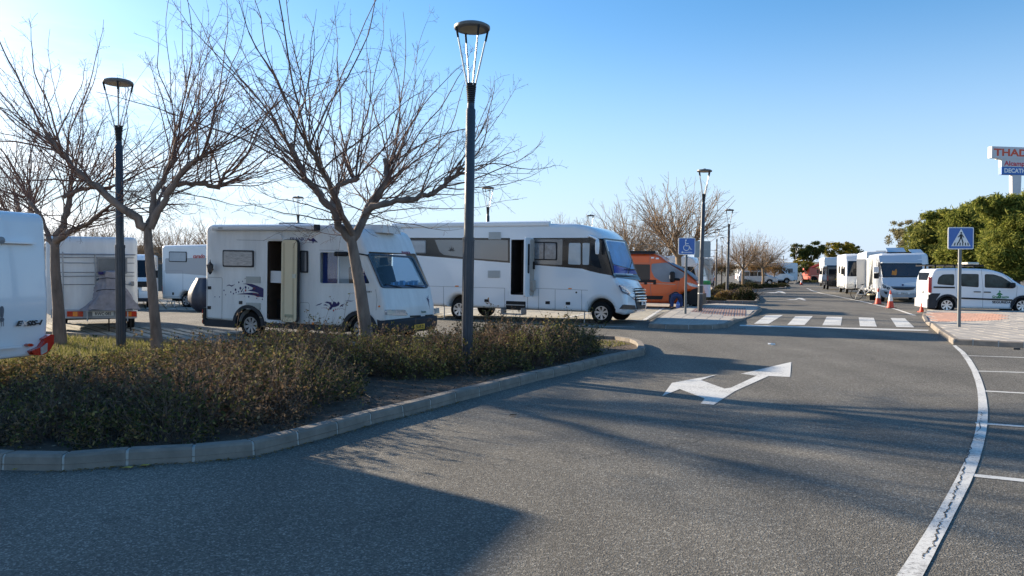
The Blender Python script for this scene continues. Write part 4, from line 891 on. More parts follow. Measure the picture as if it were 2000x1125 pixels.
# locker seams, latches, vents, step
sy = [((365, 588), (910, 603)), ((1120, 603), (1512, 618))]
for p, q in sy: B.line([B.side(F3(*p)[:2]), B.side(F3(*q)[:2])], wdt=.01)
for x, ya, yb in ((468, 590, 740), (910, 603, 752), (1075, 655, 762), (1155, 610, 765), (1275, 612, 770), (1467, 617, 775), (683, 597, 748)): B.line([B.side(F3(x, ya)[:2]), B.side(F3(x, yb)[:2])], wdt=.012)
for x, y_ in ((780, 693), (1221, 708), (1368, 713)): B.plate('latch', BLACKP, [B.side(F3(*p)[:2]) for p in ((x-16, y_+10), (x+16, y_+11), (x+16, y_-11), (x-16, y_-10))], -B.w/2, .01, .01)
x_, z_ = B.side(F3(1428, 634)[:2]); MB().lathe([(.03, 0), (.028, .01), (0, .012)], 14, Tm(x_, -B.w/2, z_)@RX(90)).build('filler_cap', BLACKP, B.root)
for x, y_ in ((565, 588), (1383, 606)): B.plate('marker_lamp', AMBER, [B.side(F3(*p)[:2]) for p in ((x-12, y_+4), (x+12, y_+4), (x+12, y_-4), (x-12, y_-4))], -B.w/2, .015, .01)
for x0_, y0_, x1_, y1_ in ((788, 475, 878, 528), (795, 197, 884, 250)):
    gq = [B.side(F3(*p)[:2]) for p in ((x0_, y1_), (x1_, y1_), (x1_, y0_), (x0_, y0_))]; gp = B.plate('vent', pm('pale_vent', (.62, .64, .62), .6), gq, -B.w/2-.004, .012, .01); bb = MB()
    for k in range(8): zz = gq[0][1]+(gq[3][1]-gq[0][1])*(k+.5)/8; bb.box(gq[0][0]+.015, gq[1][0]-.015, -B.w/2-.024, -B.w/2-.014, zz-.006, zz+.004)
    bb.build('louvre', MGREY, gp)
B.plate('step_recess', BLACKP, [B.side(F3(*p)[:2]) for p in ((918, 758), (1060, 764), (1062, 700), (920, 695))], -B.w/2, .006, .03)
sx0, sz0 = B.side(F3(890, 772)[:2], -B.w/2-.3); sx1, _ = B.side(F3(1040, 785)[:2], -B.w/2-.3)
b = MB().box(sx0, sx1, -B.w/2-.42, -B.w/2-.1, .20, .23); b.box(sx0, sx0+.02, -B.w/2-.4, -B.w/2, .2, .42); b.box(sx1-.02, sx1, -B.w/2-.4, -B.w/2, .2, .42); b.build('entry_step', STEEL, B.root)
sx0, sz0 = B.side(F3(918, 722)[:2]); sx1, _ = B.side(F3(1055, 724)[:2]); MB().box(sx0, sx1, -B.w/2-.05, -B.w/2-.006, sz0-.015, sz0+.015).build('step_rail', STEEL, B.root)
# palm-leaf motif
b = MB(); cx_, cz_ = B.side(F3(527, 335)[:2])
for k, (a, l_) in enumerate(((90, .20), (60, .19), (120, .19), (32, .17), (148, .17))):
    a = R(a); d_ = Vector((math.cos(a), math.sin(a))); n_2 = Vector((-d_.y, d_.x)); p0 = Vector((cx_, cz_-.03))
    pl = [p0+d_*.03, p0+d_*l_*.5+n_2*.02, p0+d_*l_+Vector((0, -.03 if abs(k) > 2 else 0)), p0+d_*l_*.5-n_2*.02]
    b.prism([(q[0], -B.w/2-.013, q[1]) for q in pl], [(q[0], -B.w/2-.008, q[1]) for q in pl])
b.build('leaf_motif', INK, B.root)
# awning box, roof items, stands
a0, a1 = B.side(F3(105, 142)[:2], -B.w/2+.05), B.side(F3(1238, 128)[:2], -B.w/2+.05); b = MB(); p = fillet([(-.06, -.10), (.10, -.10), (.11, .03), (.0, .07), (-.06, .05)], .03, 4)
b.prism([(a0[0], -B.w/2-q[0]+.06, a0[1]+q[1]-.02) for q in p], [(a1[0], -B.w/2-q[0]+.06, a1[1]+q[1]-.01) for q in p]); b.build('awning', BWH, B.root, smooth=40)
b = MB().lathe([(.16, 0), (.16, .06), (.1, .10), (0, .11)], 16, Tm(B.side(F3(553, 120)[:2], 0)[0], 0, zr_-.0)); b.build('roof_vent', DGREY, B.root, smooth=40)
for p in ((474, 745, 820), (1488, 780, 850)):
    x_, z1_ = B.side(F3(p[0], p[1])[:2], -B.w/2+.15); MB().tube([(x_, -B.w/2+.15, z1_+.2), (x_, -B.w/2+.15, -x_*0-(0-x_)*math.sin(B.pitch)*1.0 if x_ < 0 else 0)], .018, 6).build('levelling_leg', STEEL, B.root)
B.wheel(0, .345, .22, 7); B.wheel(rx, .345, .22, 7); B.chassis(rearx+.2, nb[5][0]-.25, .34, .9)

# ================================================================ motorhome C: rear of a white one at the left edge
Cc = Veh('motorhome', 'white motorhome rear at the left edge', P(100, 776), 161, 2.2, 0)
Cc.root['label'] = 'white motorhome rear at the left edge of the photo with a wedge tail light'
YR = Cc.M.translation.y
FC = lambda x, y: (x/4.018, 440+y/4.018)
top = AT(60, 403, YR).z; botz = AT(60, 712, YR).z; kz = AT(60, 470, YR).z
rxw = 5.4
prof = [(.06, botz, .05), *[(a[0], a[1], 0) for a in arch(1.8, .45, botz+.05, .34)], *[(a[0], a[1], 0) for a in arch(5.4, .45, botz+.05, .34)], (6.6, botz+.1, .1), (6.75, .9, .1), (6.4, 1.3, .2), (5.9, 2.2, .3), (4.9, top+.05, .4), (.06, top, .14), (0, 1.2, .2)]
SHW = pm('polished_white_panel', (.79, .81, .82), .10, coat=.8, var=.03, vs=1.5)
Cc.body(prof, r=.07, mat=SHW)
def cend(px, py): return Cc.endp((px, py), 0.0)
# tail light: red wedge on the right-hand rear corner (local y = -w/2 side)
FT = lambda x, y: (x/6.246, 560+y/6.246)
def eplate_px(v, name, mat, pts, x0, th, r=.01, parent=None, tf=None):
    p = fillet([v.endp((tf(*q) if tf else q), x0) for q in pts], r, 3)
    return MB().prism([(x0-th, a[0], a[1]) for a in p], [(x0+.10, a[0], a[1]) for a in p]).build(name, mat, parent or v.root, smooth=40)
t_ = eplate_px(Cc, 'tail_light', RED, [(362, 785), (480, 732), (528, 655), (500, 640), (600, 580), (640, 585), (638, 690), (600, 760), (540, 818), (470, 838), (400, 832)], 0.0, .03, tf=FT)
eplate_px(Cc, 'reversing_lamp', LENS, [(475, 745), (558, 682), (556, 790), (480, 832)], -.005, .032, parent=t_, tf=FT); eplate_px(Cc, 'reflector', RED, [(318, 712), (345, 692), (385, 694), (408, 710), (385, 730), (345, 732)], 0, .012, tf=FT)
for s_, p_, sz, m_, bd, xs_ in (('E', (187, 478), .085, INK, .004, 1.5), ('X', (250, 476), .085, SILVER, .002, 1.3), ('SIS-I', (302, 476), .085, INK, .004, 1.45)):
    y_, z_ = Cc.endp(FT(*p_), 0); text(s_, sz, m_, Cc.root, Tm(-.012, y_, z_)@RZ(-90)@RX(90), bold=bd, shear=.35, xs=xs_)
y_, z_ = Cc.endp(FT(48, 412), 0); text('n!', .24, pm('dark_grey_vinyl', (.10, .11, .13), .4), Cc.root, Tm(-.012, y_, z_)@RZ(-90)@RX(90), bold=.012, align='RIGHT')
y_, z_ = Cc.endp(FT(45, 482), 0); text('TII', .09, MGREY, Cc.root, Tm(-.012, y_, z_)@RZ(-90)@RX(90), align='RIGHT')
ya, za = Cc.endp(FT(-200, 735), 0); yb, zb_ = Cc.endp(FT(245, 725), 0); MB().box(-.035, 0, yb, ya, zb_-.012, zb_+.012).build('bumper_ledge', SHW, Cc.root)
MB().box(-.03, .05, -.9, .9, kz-.012, kz+.012).build('rear_seam', SHW, Cc.root)
MB().lathe([(.045, 0), (.045, .03), (0, .04)], 14, Tm(0, Cc.endp((0, 471), 0)[0], kz+.02)@RY(-90)).build('camera_housing', MGREY, Cc.root, smooth=40)
MB().tube([(.45, -1.12, 1.05), (.45, -1.16, 1.1), (.45, -1.16, 1.3), (.45, -1.12, 1.35)], .012, 6).build('grab_handle', WHITE, Cc.root)
for yy_ in (-Cc.w/2, Cc.w/2):
    Cc.window([(1.0, 1.5), (2.1, 1.5), (2.1, 2.0), (1.0, 2.0)], y=yy_); Cc.window([(3.4, 1.45), (4.5, 1.45), (4.5, 2.0), (3.4, 2.0)], y=yy_); Cc.plate('cab_window', DGLASS, [(5.0, 1.35), (6.15, 1.35), (5.95, 1.95), (5.0, 1.95)], yy_, .01, .06)
for x_ in (1.8, 5.4): Cc.wheel(x_, .34, .21, 6)
Cc.chassis(.5, 6.3, .3, .8)
def simple_van(v, Lh=5.6, H=2.6, mat=WHITE, nose=True, wb=(.95, 4.4)):
    """origin of local x at the rear"""
    p = [(0, .35, .05), *[(a[0], a[1], 0) for a in arch(wb[0], .42, .38, .34)], *[(a[0], a[1], 0) for a in arch(wb[1], .42, .38, .34)], (Lh-.05, .32, .08), (Lh, .7, .1), (Lh-.12, 1.05, .12), (Lh-.75, 1.3, .15), (Lh-1.55, H-.15, .3), (Lh-2.0, H, .3), (.05, H, .15)]
    v.body(p, r=.10, mat=mat); v.chassis(.3, Lh-.3, .3, .8)
    a, c_ = Vector((Lh-.75, 1.3)), Vector((Lh-1.55, H-.15)); v.setnose([a, c_])
    d = (c_-a).normalized(); nn = Vector((-d.y, d.x)); nn = nn if nn.x > 0 else -nn; q0, q1 = a+d*.10, a+d*(.86*(c_-a).length); hw = v.w/2-.14
    w_ = MB().prism([(q0.x+nn.x*.012, -hw-.03, q0.y+nn.y*.012), (q0.x+nn.x*.012, hw+.03, q0.y+nn.y*.012), (q1.x+nn.x*.012, hw-.06, q1.y+nn.y*.012), (q1.x+nn.x*.012, -hw+.06, q1.y+nn.y*.012)],
               [(q0.x, -hw-.03, q0.y), (q0.x, hw+.03, q0.y), (q1.x, hw-.06, q1.y), (q1.x, -hw+.06, q1.y)]).build('windscreen', DGLASS, v.root)
    for sg in (-1, 1):
        y_ = sg*v.w/2
        v.plate('cab_window', DGLASS, [(Lh-1.95, 1.32), (Lh-1.0, 1.32), (Lh-1.45, 1.95), (Lh-1.9, 2.0)], y_, .006, .06)
        MB().box(Lh-.10, Lh+.01, sg*(v.w/2-.38) if sg > 0 else -v.w/2+.1, sg*(v.w/2-.1) if sg > 0 else -v.w/2+.38, .78, .98).build('headlight', LENS, v.root)
        mo = MB().box(Lh-1.05, Lh-.95, y_+sg*.03, y_+sg*.22, 1.35, 1.7).build('mirror', BLACKP, v.root)
    MB().box(Lh-.02, Lh+.025, -.5, .5, .45, .85).build('grille', BLACKP, v.root); MB().box(Lh-.25, Lh+.05, -v.w/2+.05, v.w/2-.05, .30, .46).build('bumper', DGREY, v.root)
    for sg in (-1, 1): MB().box(-.02, .02, sg*(v.w/2-.1)-.06, sg*(v.w/2-.1)+.06, .8, 1.25).build('tail_light', RED, v.root)
    v.wheel(wb[0], .34, .2, 6, RIMM); v.wheel(wb[1], .34, .2, 6, RIMM)
# ================================================================ generic camper in front + far vehicles
def camper(name, label, anchor, heading, Lh, H, w=2.25, kind='integrated', side=-1, cat='motorhome', mat=None, pitch=0, group=None, wins=((.6, 1.3), (2.2, 3.0)), door=None, zb=.38, band=None, near=-1, detail=True, rail=False, wz=(1.5, 2.05), wb=None):
    """origin at the rear end, local x forward"""
    v = Veh(name, label, anchor, heading, w, pitch, side=side, cat=cat, group=group); mat = mat or WHITE
    wb = wb or (Lh*.22, Lh-.95)
    if kind == 'integrated': fr_ = [(Lh-.15, zb-.04, .1), (Lh, .75, .15), (Lh-.1, 1.2, .15), (Lh-.42, H-.5, .2), (Lh-.7, H-.08, .3), (Lh-1.3, H, .3)]; scr = (Vector((Lh-.12, 1.25)), Vector((Lh-.42, H-.5)))
    elif kind == 'semi': fr_ = [(Lh-.1, zb-.04, .1), (Lh, .7, .15), (Lh-.08, 1.0, .12), (Lh-.95, 1.35, .15), (Lh-1.55, 1.98, .1), (Lh-1.75, 2.05, .1), (Lh-2.6, H, .4)]; scr = (Vector((Lh-.98, 1.37)), Vector((Lh-1.53, 1.96)))
    elif kind == 'alcove': fr_ = [(Lh-.1, zb-.04, .1), (Lh, .7, .15), (Lh-.08, 1.0, .12), (Lh-.95, 1.35, .12), (Lh-1.35, 1.9, .05), (Lh-.65, 2.12, .15), (Lh-.75, H-.1, .25), (Lh-1.2, H, .2)]; scr = (Vector((Lh-.98, 1.37)), Vector((Lh-1.33, 1.86)))
    p = [(0, zb, .05), *[(a[0], a[1], 0) for a in arch(wb[0], .42, zb+.02, .33)], *[(a[0], a[1], 0) for a in arch(wb[1], .42, zb+.02, .33)], *fr_, (.0, H, .2)]
    v.body(p, r=.10, mat=mat); v.chassis(.3, Lh-.3, .28, .8); v.setnose(scr)
    a, c_ = scr; d = (c_-a).normalized(); nn = Vector((-d.y, d.x)); nn = nn if nn.x > 0 else -nn; q0, q1 = a+d*.04, a+d*((c_-a).length-.04); hw = w/2-.12
    wn = MB().prism([(q.x+nn.x*.015, y, q.y+nn.y*.015) for q, y in ((q0, -hw), (q0, hw), (q1, hw-.05), (q1, -hw+.05))], [(q.x-nn.x*.02, y, q.y-nn.y*.02) for q, y in ((q0, -hw), (q0, hw), (q1, hw-.05), (q1, -hw+.05))]).build('windscreen', DGLASS, v.root)
    for sg in (-1, 1):
        y_ = sg*w/2
        for x0, x1 in (wins if sg == near or detail else ()): v.window([(x0, wz[0]), (x1, wz[0]), (x1, wz[1]), (x0, wz[1])], y=y_, r=.06)
        if kind == 'integrated': v.plate('cab_window', DGLASS, [(Lh-1.55, 1.3), (Lh-.45, 1.3), (Lh-.62, 1.98), (Lh-1.55, 1.98)], y_, .01, .06)
        else: v.plate('cab_window', DGLASS, [(Lh-2.0, 1.32), (Lh-1.1, 1.32), (Lh-1.62, 1.9), (Lh-2.0, 1.92)], y_, .01, .05)
        MB().box(Lh-.10, Lh+.012, *sorted((sg*(w/2-.10), sg*(w/2-.40))), .72, .92).build('headlight', LENS, v.root)
        MB().box(-.025, .03, *sorted((sg*(w/2-.05), sg*(w/2-.20))), .62, 1.0).build('tail_light', RED, v.root)
        mo = MB().box(Lh-.75, Lh-.62, *sorted((y_+sg*.06, y_+sg*.26)), 1.42, 1.85).build('mirror', BLACKP, v.root)
        MB().box(wb[0]+.5, wb[1]-.5, *sorted((y_, y_+sg*.012)), zb-.01, zb+.16).build('skirt', MGREY, v.root)
    MB().box(Lh-.12, Lh+.02, -.5, .5, .5, .68).build('grille', BLACKP, v.root)
    MB().box(-.03, .02, -w/2+.15, w/2-.15, .42, .60).build('rear_bumper', DGREY, v.root)
    f = MB().box(-.012, .02, -.55, .55, 1.35, 1.95).build('rear_window', BLACKP, v.root); MB().box(-.02, -.012, -.5, .5, 1.4, 1.9).build('pane', FROST, f)
    MB().box(-.03, -.02, -.26, .26, .75, .86).build('number_plate', WPL, v.root)
    if door: 
        outline(v, [(door, zb+.05), (door+.6, zb+.05), (door+.6, 2.15), (door, 2.15)], .08, .02, 'door', y=near*(w/2+.002)); v.plate('door_window', FROST, [(door+.15, 1.5), (door+.45, 1.5), (door+.45, 1.95), (door+.15, 1.95)], near*w/2, .01, .05)
    MB().box(Lh*.3, Lh*.3+.45, -.3, .3, H-.04, H+.08).build('roof_hatch', FROST, v.root); MB().box(Lh*.6, Lh*.6+.7, -.35, .35, H-.04, H+.05).build('roof_hatch', FROST, v.root)
    if rail: MB().box(.6, Lh*.7, *sorted((near*w/2, near*(w/2+.1))), H-.18, H-.04).build('awning', MATS['awning_casing'], v.root)
    if band: v.plate('band', band, [(.1, wz[0]-.15), (Lh*.62, wz[0]-.15), (Lh*.55, wz[1]+.1), (.1, wz[1]+.1)], near*w/2, .004, .08)
    v.wheel(wb[0], .33, .2, 6, RIMM); v.wheel(wb[1], .33, .2, 6, RIMM)
    return v
# ---- D: older motorhome seen from behind with a covered bicycle on its rack
D = Veh('motorhome', 'older white motorhome seen from behind, with ribbed siding and a covered bike on its rack', P(270, 648), 117.5, 2.15, 0)
D.root['label'] = 'older ribbed white motorhome seen from behind with a covered bike rack'
YD = D.M.translation.y
F1 = lambda x, y: (x/3.3095, 380+y/3.3095)
H_ = AT(200, 463, P(200, 648).y).z
prof = [(.0, .50, .05), *[(a[0], a[1], 0) for a in arch(1.6, .42, .45, .33)], *[(a[0], a[1], 0) for a in arch(4.6, .42, .45, .33)], (5.7, .5, .1), (5.8, .9, .1), (4.9, 1.4, .15), (4.4, 2.0, .1), (4.9, 2.2, .1), (4.7, H_, .2), (.08, H_, .2)]
D.body(prof, r=.13, mat=WHITE2)
e = lambda x, y: D.endp(F1(x, y), 0)
b = MB()
for y_ in (405, 440, 500, 525, 578):
    p0, p1 = e(372, y_+0), e(884, y_+5); b.tube([(-.006, p0[0]-.03, (p0[1]+p1[1])/2), (-.006, p1[0]+.06, (p0[1]+p1[1])/2)], .008, 4)
b.build('siding_rib', SEAM, D.root)
p0, p1 = e(330, 385), e(884, 405); b = MB().tube([(-.05, p0[0], p0[1]), (-.05, p1[0]+.03, p0[1])], .02, 6); b.tube([(-.05, e(405, 370)[0], e(405, 370)[1]), (-.05, e(405, 370)[0], .75)], .018, 6); b.tube([(-.05, e(615, 370)[0], p0[1]), (-.05, e(615, 370)[0], .8)], .018, 6); b.build('rack_rail', STEEL, D.root)
wq = [e(632, 500), e(815, 500), e(815, 412), e(632, 412)]
q0 = [(a[0], a[1]) for a in wq]; f_ = eplate_px(D, 'rear_window', MGREY, [(625, 510), (822, 512), (822, 405), (625, 403)], 0, .02, .04, tf=F1); eplate_px(D, 'pane', FROST, [(637, 502), (812, 503), (812, 414), (637, 414)], 0, .026, .03, parent=f_, tf=F1)
eplate_px(D, 'bumper', pm('pale_grey_moulding', (.40, .42, .44), .5, var=.1), [(330, 800), (885, 800), (885, 752), (330, 740)], 0, .06, .04, tf=F1)
for x0, x1 in ((434, 538), (782, 884)):
    t_ = eplate_px(D, 'tail_light', RED, [(x0, 788), (x1, 788), (x1, 754), (x0, 754)], -.02, .06, .01, tf=F1); eplate_px(D, 'indicator', AMBER, [(x0+38, 786), (x0+68, 786), (x0+68, 756), (x0+38, 756)], -.02, .07, .01, parent=t_, tf=F1)
yy, zz = e(667, 768); plate_text('RWC·085', D.root, Tm(-.11, yy, zz)@RZ(-90)@RX(90), .50, .115, WPL, INK, .115)
eplate_px(D, 'latch', MGREY, [(848, 590), (867, 590), (867, 562), (848, 562)], 0, .015, .01, tf=F1)
for px_ in (565, 825): eplate_px(D, 'rack_arm', STEEL, [(px_-4, 818), (px_+4, 818), (px_+4, 745), (px_-4, 745)], -.15, .05, .002, tf=F1)
MB().box(-.30, .0, e(860, 740)[0], e(560, 740)[0], e(700, 745)[1]-.02, e(700, 745)[1]).build('rack_shelf', STEEL, D.root)
for px_ in (704, 845, 812): yy = e(px_, 800)[0]; MB().tube([(.1, yy, .0), (.1, yy, .5)], .02, 5).build('jack_leg', BLACKP, D.root)
D.wheel(1.6, .33, .2, 6, RIMM); D.wheel(4.6, .33, .2, 6, RIMM); D.chassis(.3, 5.4, .35, .9)
# covered bicycle: draped grey tarpaulin over the rack
TARP = pm('grey_tarpaulin', (.33, .32, .35), .75, var=.35, vs=6, bump=.5, bs=8)
yc = e(720, 700)[0]; zb_, zt_ = e(700, 742)[1]+.0, e(700, 498)[1]; ya, yb_ = e(553, 700)[0], e(884, 700)[0]
cv = []; nx, nz = 40, 22; r2 = random.Random(3)
def cover(cx, half, xo, zb, zt, topf, tk, nfold, seed):
    vs = []; rr = random.Random(seed); ph = [rr.uniform(0, 6) for _ in range(6)]
    for j in range(nz+1):
        t = j/nz; z = zb+(zt-zb)*t; hw = half*(1-(1-topf)*min(1, t*1.3)**.8)*(1 if t < .93 else (1-(t-.93)/.07*.25)); th = tk*(1-.35*t)
        for i in range(nx):
            a = 2*math.pi*i/nx; f = 1+.13*math.sin(nfold*a+ph[0]+t*3)*(1-t*.3)+.08*math.sin(2.3*nfold*a+ph[1]-t*5)+.10*math.sin(3*a+t*9+ph[2])+rr.uniform(-.04, .04)
            c_ = math.cos(a); s_ = math.sin(a); vs.append((xo+th*s_*f, cx+hw*math.copysign(abs(c_)**.7, c_)*f, z+.02*math.sin(a*5+t*7)))
    fs = [(j*nx+i, j*nx+(i+1) % nx, (j+1)*nx+(i+1) % nx, (j+1)*nx+i) for j in range(nz) for i in range(nx)]
    vs.append((xo, cx, zt+.03)); k = len(vs)-1; fs += [(nz*nx+i, nz*nx+(i+1) % nx, k) for i in range(nx)]
    b = MB(); b.add(vs, fs); return b
bk = thing('covered_bicycle', 'bicycle under a crumpled grey tarpaulin on the back of the ribbed motorhome', 'bicycle', D.M@Tm(-.2, (ya+yb_)/2, zb_), None)
o = cover(0, abs(yb_-ya)/2, 0, 0, zt_-zb_, .42, .17, 7, 4).build('cover', TARP, bk, smooth=60)
b = MB()
for z_ in (.5, .8): b.tube([(.19*math.sin(t*.628), .45*math.cos(t*.628)*(1-z_*.3), z_+.05*math.sin(t)) for t in range(11)], .008, 4, False)
b.build('strap', BLACKP, bk); MB().box(-.16, .02, .18, .30, zt_-zb_-.08, zt_-zb_+.0).build('handlebar_end', NAVY, bk)
# ---- E: white van nose behind D
EV = Veh('van', 'white panel van nose between the ribbed motorhome and the bare tree trunk', P(296, 602), -68, 2.05, 0, side=1, cat='van')
# shift so that the nose is at the anchor
EV.M = EV.M@Tm(-5.4, 0, 0); EV.I = EV.M.inverted(); EV.root.matrix_world = EV.M; simple_van(EV, 5.4, 2.45, wb=(1.0, 4.5))
MB().box(5.40, 5.425, -.9, .9, .95, 1.2).build('dark_grille', BLACKP, EV.root); plate_text('1 IVL 100', EV.root, Tm(5.44, 0, .62)@RZ(90)@RX(90), .5, .11, WPL, INK, .10)
MB().lathe([(.09, 0), (.09, .02), (.07, .02)], 16, Tm(5.425, 0, 1.08)@RY(90)).build('round_emblem', CHROME, EV.root)
# ---- F: motorhome with grey window band (red lettering) left of A
Fv = camper('motorhome', 'white motorhome with grey window panel and red lettering, left of the blue-graphic one', P(316, 600), -24, 6.6, 2.85, kind='integrated', wins=())
Fv.root['label'] = 'white motorhome with grey panel and red lettering beyond the left lamp post'
FF = lambda x, y: (250+x/6.247, 460+y/6.25)
Fv.plate('band', pm('grey_band_vinyl', (.36, .37, .38), .3, coat=.4), [(.25, 1.55), (1.3, 1.55), (3.4, 1.42), (5.4, 1.35), (5.4, 2.25), (.25, 2.25)], -Fv.w/2, .004, .08)
q_ = [Fv.side(FF(*p)) for p in ((505, 320), (718, 325), (718, 198), (505, 195))]; Fv.window(q_, y=-Fv.w/2-.004, glass=BLIND, frame=BLACKP)
p_ = Fv.side(FF(795, 262)); text('carado', .26, pm('red_vinyl', (.55, .06, .05), .4), Fv.root, Tm(p_[0], -Fv.w/2-.010, p_[1]-.05)@RX(90), bold=.006)
outline(Fv, [Fv.side(FF(*p)) for p in ((440, 740), (670, 748), (670, 430), (440, 430))], .06, .012)
p_ = Fv.side(FF(551, 710)); Fv.plate('latch', BLACKP, [(p_[0]-.05, p_[1]-.06), (p_[0]+.05, p_[1]-.06), (p_[0]+.05, p_[1]+.06), (p_[0]-.05, p_[1]+.06)], -Fv.w/2, .012, .01)
st = thing('step_stool', 'small white plastic step stool under the grey-panel motorhome', 'stool', Matrix.Translation(P(338, 599.5))@RZ(-20))
MB().box(-.24, .24, -.16, .16, .26, .30).build('step_top', WHITE, st)
for sx_ in (-1, 1):
    for sy_ in (-1, 1): MB().tube([(sx_*.20, sy_*.13, .27), (sx_*.26, sy_*.19, 0)], .025, 5).build('leg', WHITE, st)
# covered round bundle behind A
cb_ = thing('covered_scooter', 'scooter under a dark blue tarpaulin behind the blue-graphic motorhome', 'scooter', Matrix.Translation(P(400, 609))@RZ(60))
NTARP = pm('navy_tarpaulin', (.03, .035, .06), .45, var=.5, vs=3, bump=.4, bs=9)
b = MB(); nx = 36; rr = random.Random(9); vs = []
for j in range(19):
    t = j/18; z = .02+1.36*t; rad = .28+.30*math.sin(math.pi*min(1, t*1.02)**.8)
    for i in range(nx):
        a = 2*math.pi*i/nx; f = 1+.045*math.sin(9*a+t)+.03*math.sin(5*a+2*t)+rr.uniform(-.01, .01); vs.append((rad*.75*math.cos(a)*f, rad*1.5*math.sin(a)*f, z))
vs.append((0, 0, 1.40)); b.add(vs, [(j*nx+i, j*nx+(i+1) % nx, (j+1)*nx+(i+1) % nx, (j+1)*nx+i) for j in range(18) for i in range(nx)]+[(18*nx+i, 18*nx+(i+1) % nx, 19*nx) for i in range(nx)])
b.build('cover', NTARP, cb_, smooth=50); MB().tube([(.30*math.cos(k*.5), .6*math.sin(k*.5), .45) for k in range(14)], .012, 4, False).build('cord', pm('grey_cord', (.4, .4, .4), .8), cb_)

# ================================================================ orange panel van
F4 = lambda x, y, *r: (1200+x/5.113, 440+y/5.113, *r)
O = Veh('campervan', 'orange campervan with a grey windscreen cover behind the disabled parking sign', P(1345, 604), -19, 2.05, .5, cat='campervan')
ORG = pm('burnt_orange_paint', (.70, .105, .014), .25, coat=.5, metal=.05, var=.05, vs=1)
s_ = lambda *p: O.side(F4(*p)[:2])
rearx = -4.9; zb_ = s_(520, 780)[1]; fxo = s_(690, 760)[0]
no = [s_(430, 285), s_(540, 375), s_(735, 490), s_(840, 575), s_(872, 690)]; O.setnose(no)
prof = [(rearx, zb_, .05), *[(a[0], a[1], 0) for a in arch(-3.95+fxo*0, .42, zb_, .33)], *[(a[0], a[1], 0) for a in arch(0, .44, zb_, .34)], (no[4][0]-.05, zb_-.05, .1), (no[4][0], no[4][1], .15), (no[3][0], no[3][1], .2), (no[2][0], no[2][1], .1), (no[1][0], no[1][1], .15), (no[0][0], no[0][1], .2), (rearx, s_(200, 285)[1], .2)]
O.body(prof, r=.12, mat=ORG); zt = s_(200, 285)[1]
O.plate('window', DGLASS, [s_(*p) for p in ((120, 540), (355, 545), (355, 390), (120, 388))], -O.w/2, .008, .06)
GREYC = pm('grey_screen_cover', (.24, .27, .31), .5, var=.2, vs=2, bump=.3, bs=5)
O.plate('side_cover', GREYC, [s_(*p) for p in ((372, 385), (520, 372), (570, 400), (700, 478), (690, 520), (560, 570), (470, 565), (400, 520), (368, 450))], -O.w/2, .02, .06)
cvp = [(Vector(no[1])), Vector(no[2]), Vector(no[3])]; hw = O.w/2-.02; b = MB(); vs = []
for q in (cvp[0]+Vector((-.03, .02)), cvp[0].lerp(cvp[1], .5)+Vector((.02, .04)), cvp[1]+Vector((.02, .04)), cvp[1].lerp(cvp[2], .8)+Vector((.01, .03))):
    for k in range(7): y_ = -hw+2*hw*k/6; vs.append((q.x+.03*math.sin(k*1.7), y_, q.y+.012*math.sin(k*2.3)))
b.add(vs, [(j*7+k, j*7+k+1, (j+1)*7+k+1, (j+1)*7+k) for j in range(3) for k in range(6)]); co = b.build('windscreen_cover', GREYC, O.root, smooth=60); m_ = co.modifiers.new('s', 'SOLIDIFY'); m_.thickness = .02
O.line([s_(355, 280), s_(355, 550), s_(372, 760)], wdt=.014); O.line([s_(200, 378), s_(350, 378)], wdt=.014); O.line([s_(640, 560), s_(630, 640), s_(520, 690)], wdt=.012); O.line([s_(200, 575), s_(610, 590)], wdt=.03, mat=pm('pale_trim', (.6, .5, .42), .4), name='trim_strip')
O.plate('sill_moulding', BLACKP, [s_(*p) for p in ((150, 735), (475, 742), (488, 706), (150, 700))], -O.w/2, .03, .03)
O.plate('lower_trim', BLACKP, [s_(*p) for p in ((120, 570), (400, 570), (400, 545), (120, 540))], -O.w/2, .01, .02)
for c_ in ((312, 568), (402, 568)): O.plate('door_handle', BLACKP, [s_(*p) for p in ((c_[0]-14, c_[1]+24), (c_[0]+14, c_[1]+24), (c_[0]+14, c_[1]-24), (c_[0]-14, c_[1]-24))], -O.w/2, .03, .03)
mq = O.side(F4(578, 515)[:2], -O.w/2-.18); mo = MB().box(mq[0]-.10, mq[0]+.10, -O.w/2-.30, -O.w/2-.06, mq[1]-.23, mq[1]+.23).build('mirror', BLACKP, O.root); mo.modifiers.new('b', 'BEVEL').width = .05
MB().tube([(mq[0], -O.w/2-.1, mq[1]-.1), (mq[0]+.3, -O.w/2+.02, mq[1]-.12)], .06, 6).build('mirror_arm', BLACKP, mo)
MB().box(mq[0]-.104, mq[0]-.09, -O.w/2-.27, -O.w/2-.1, mq[1]-.08, mq[1]+.08).build('mirror_glass', CHROME, mo)
hl = [s_(*p) for p in ((722, 572), (760, 575), (832, 600), (846, 622), (790, 615), (745, 600))]; O.plate('headlight', LENS, hl, -O.w/2, .02, .02)
O.plate('bumper', BLACKP, [s_(*p) for p in ((735, 790), (720, 700), (775, 640), (850, 620), (880, 700), (870, 800))], -O.w/2-.0, .03, .05); MB().box(no[4][0]-.5, no[4][0]+.03, -O.w/2+.03, O.w/2-.03, zb_-.03, no[4][1]).build('front_bumper', BLACKP, O.root)
a0, a1 = s_(120, 275), s_(410, 272); MB().box(a0[0], a1[0], -O.w/2-.08, -O.w/2+.1, a1[1]-.06, a1[1]+.07).build('awning', BLACKP, O.root)
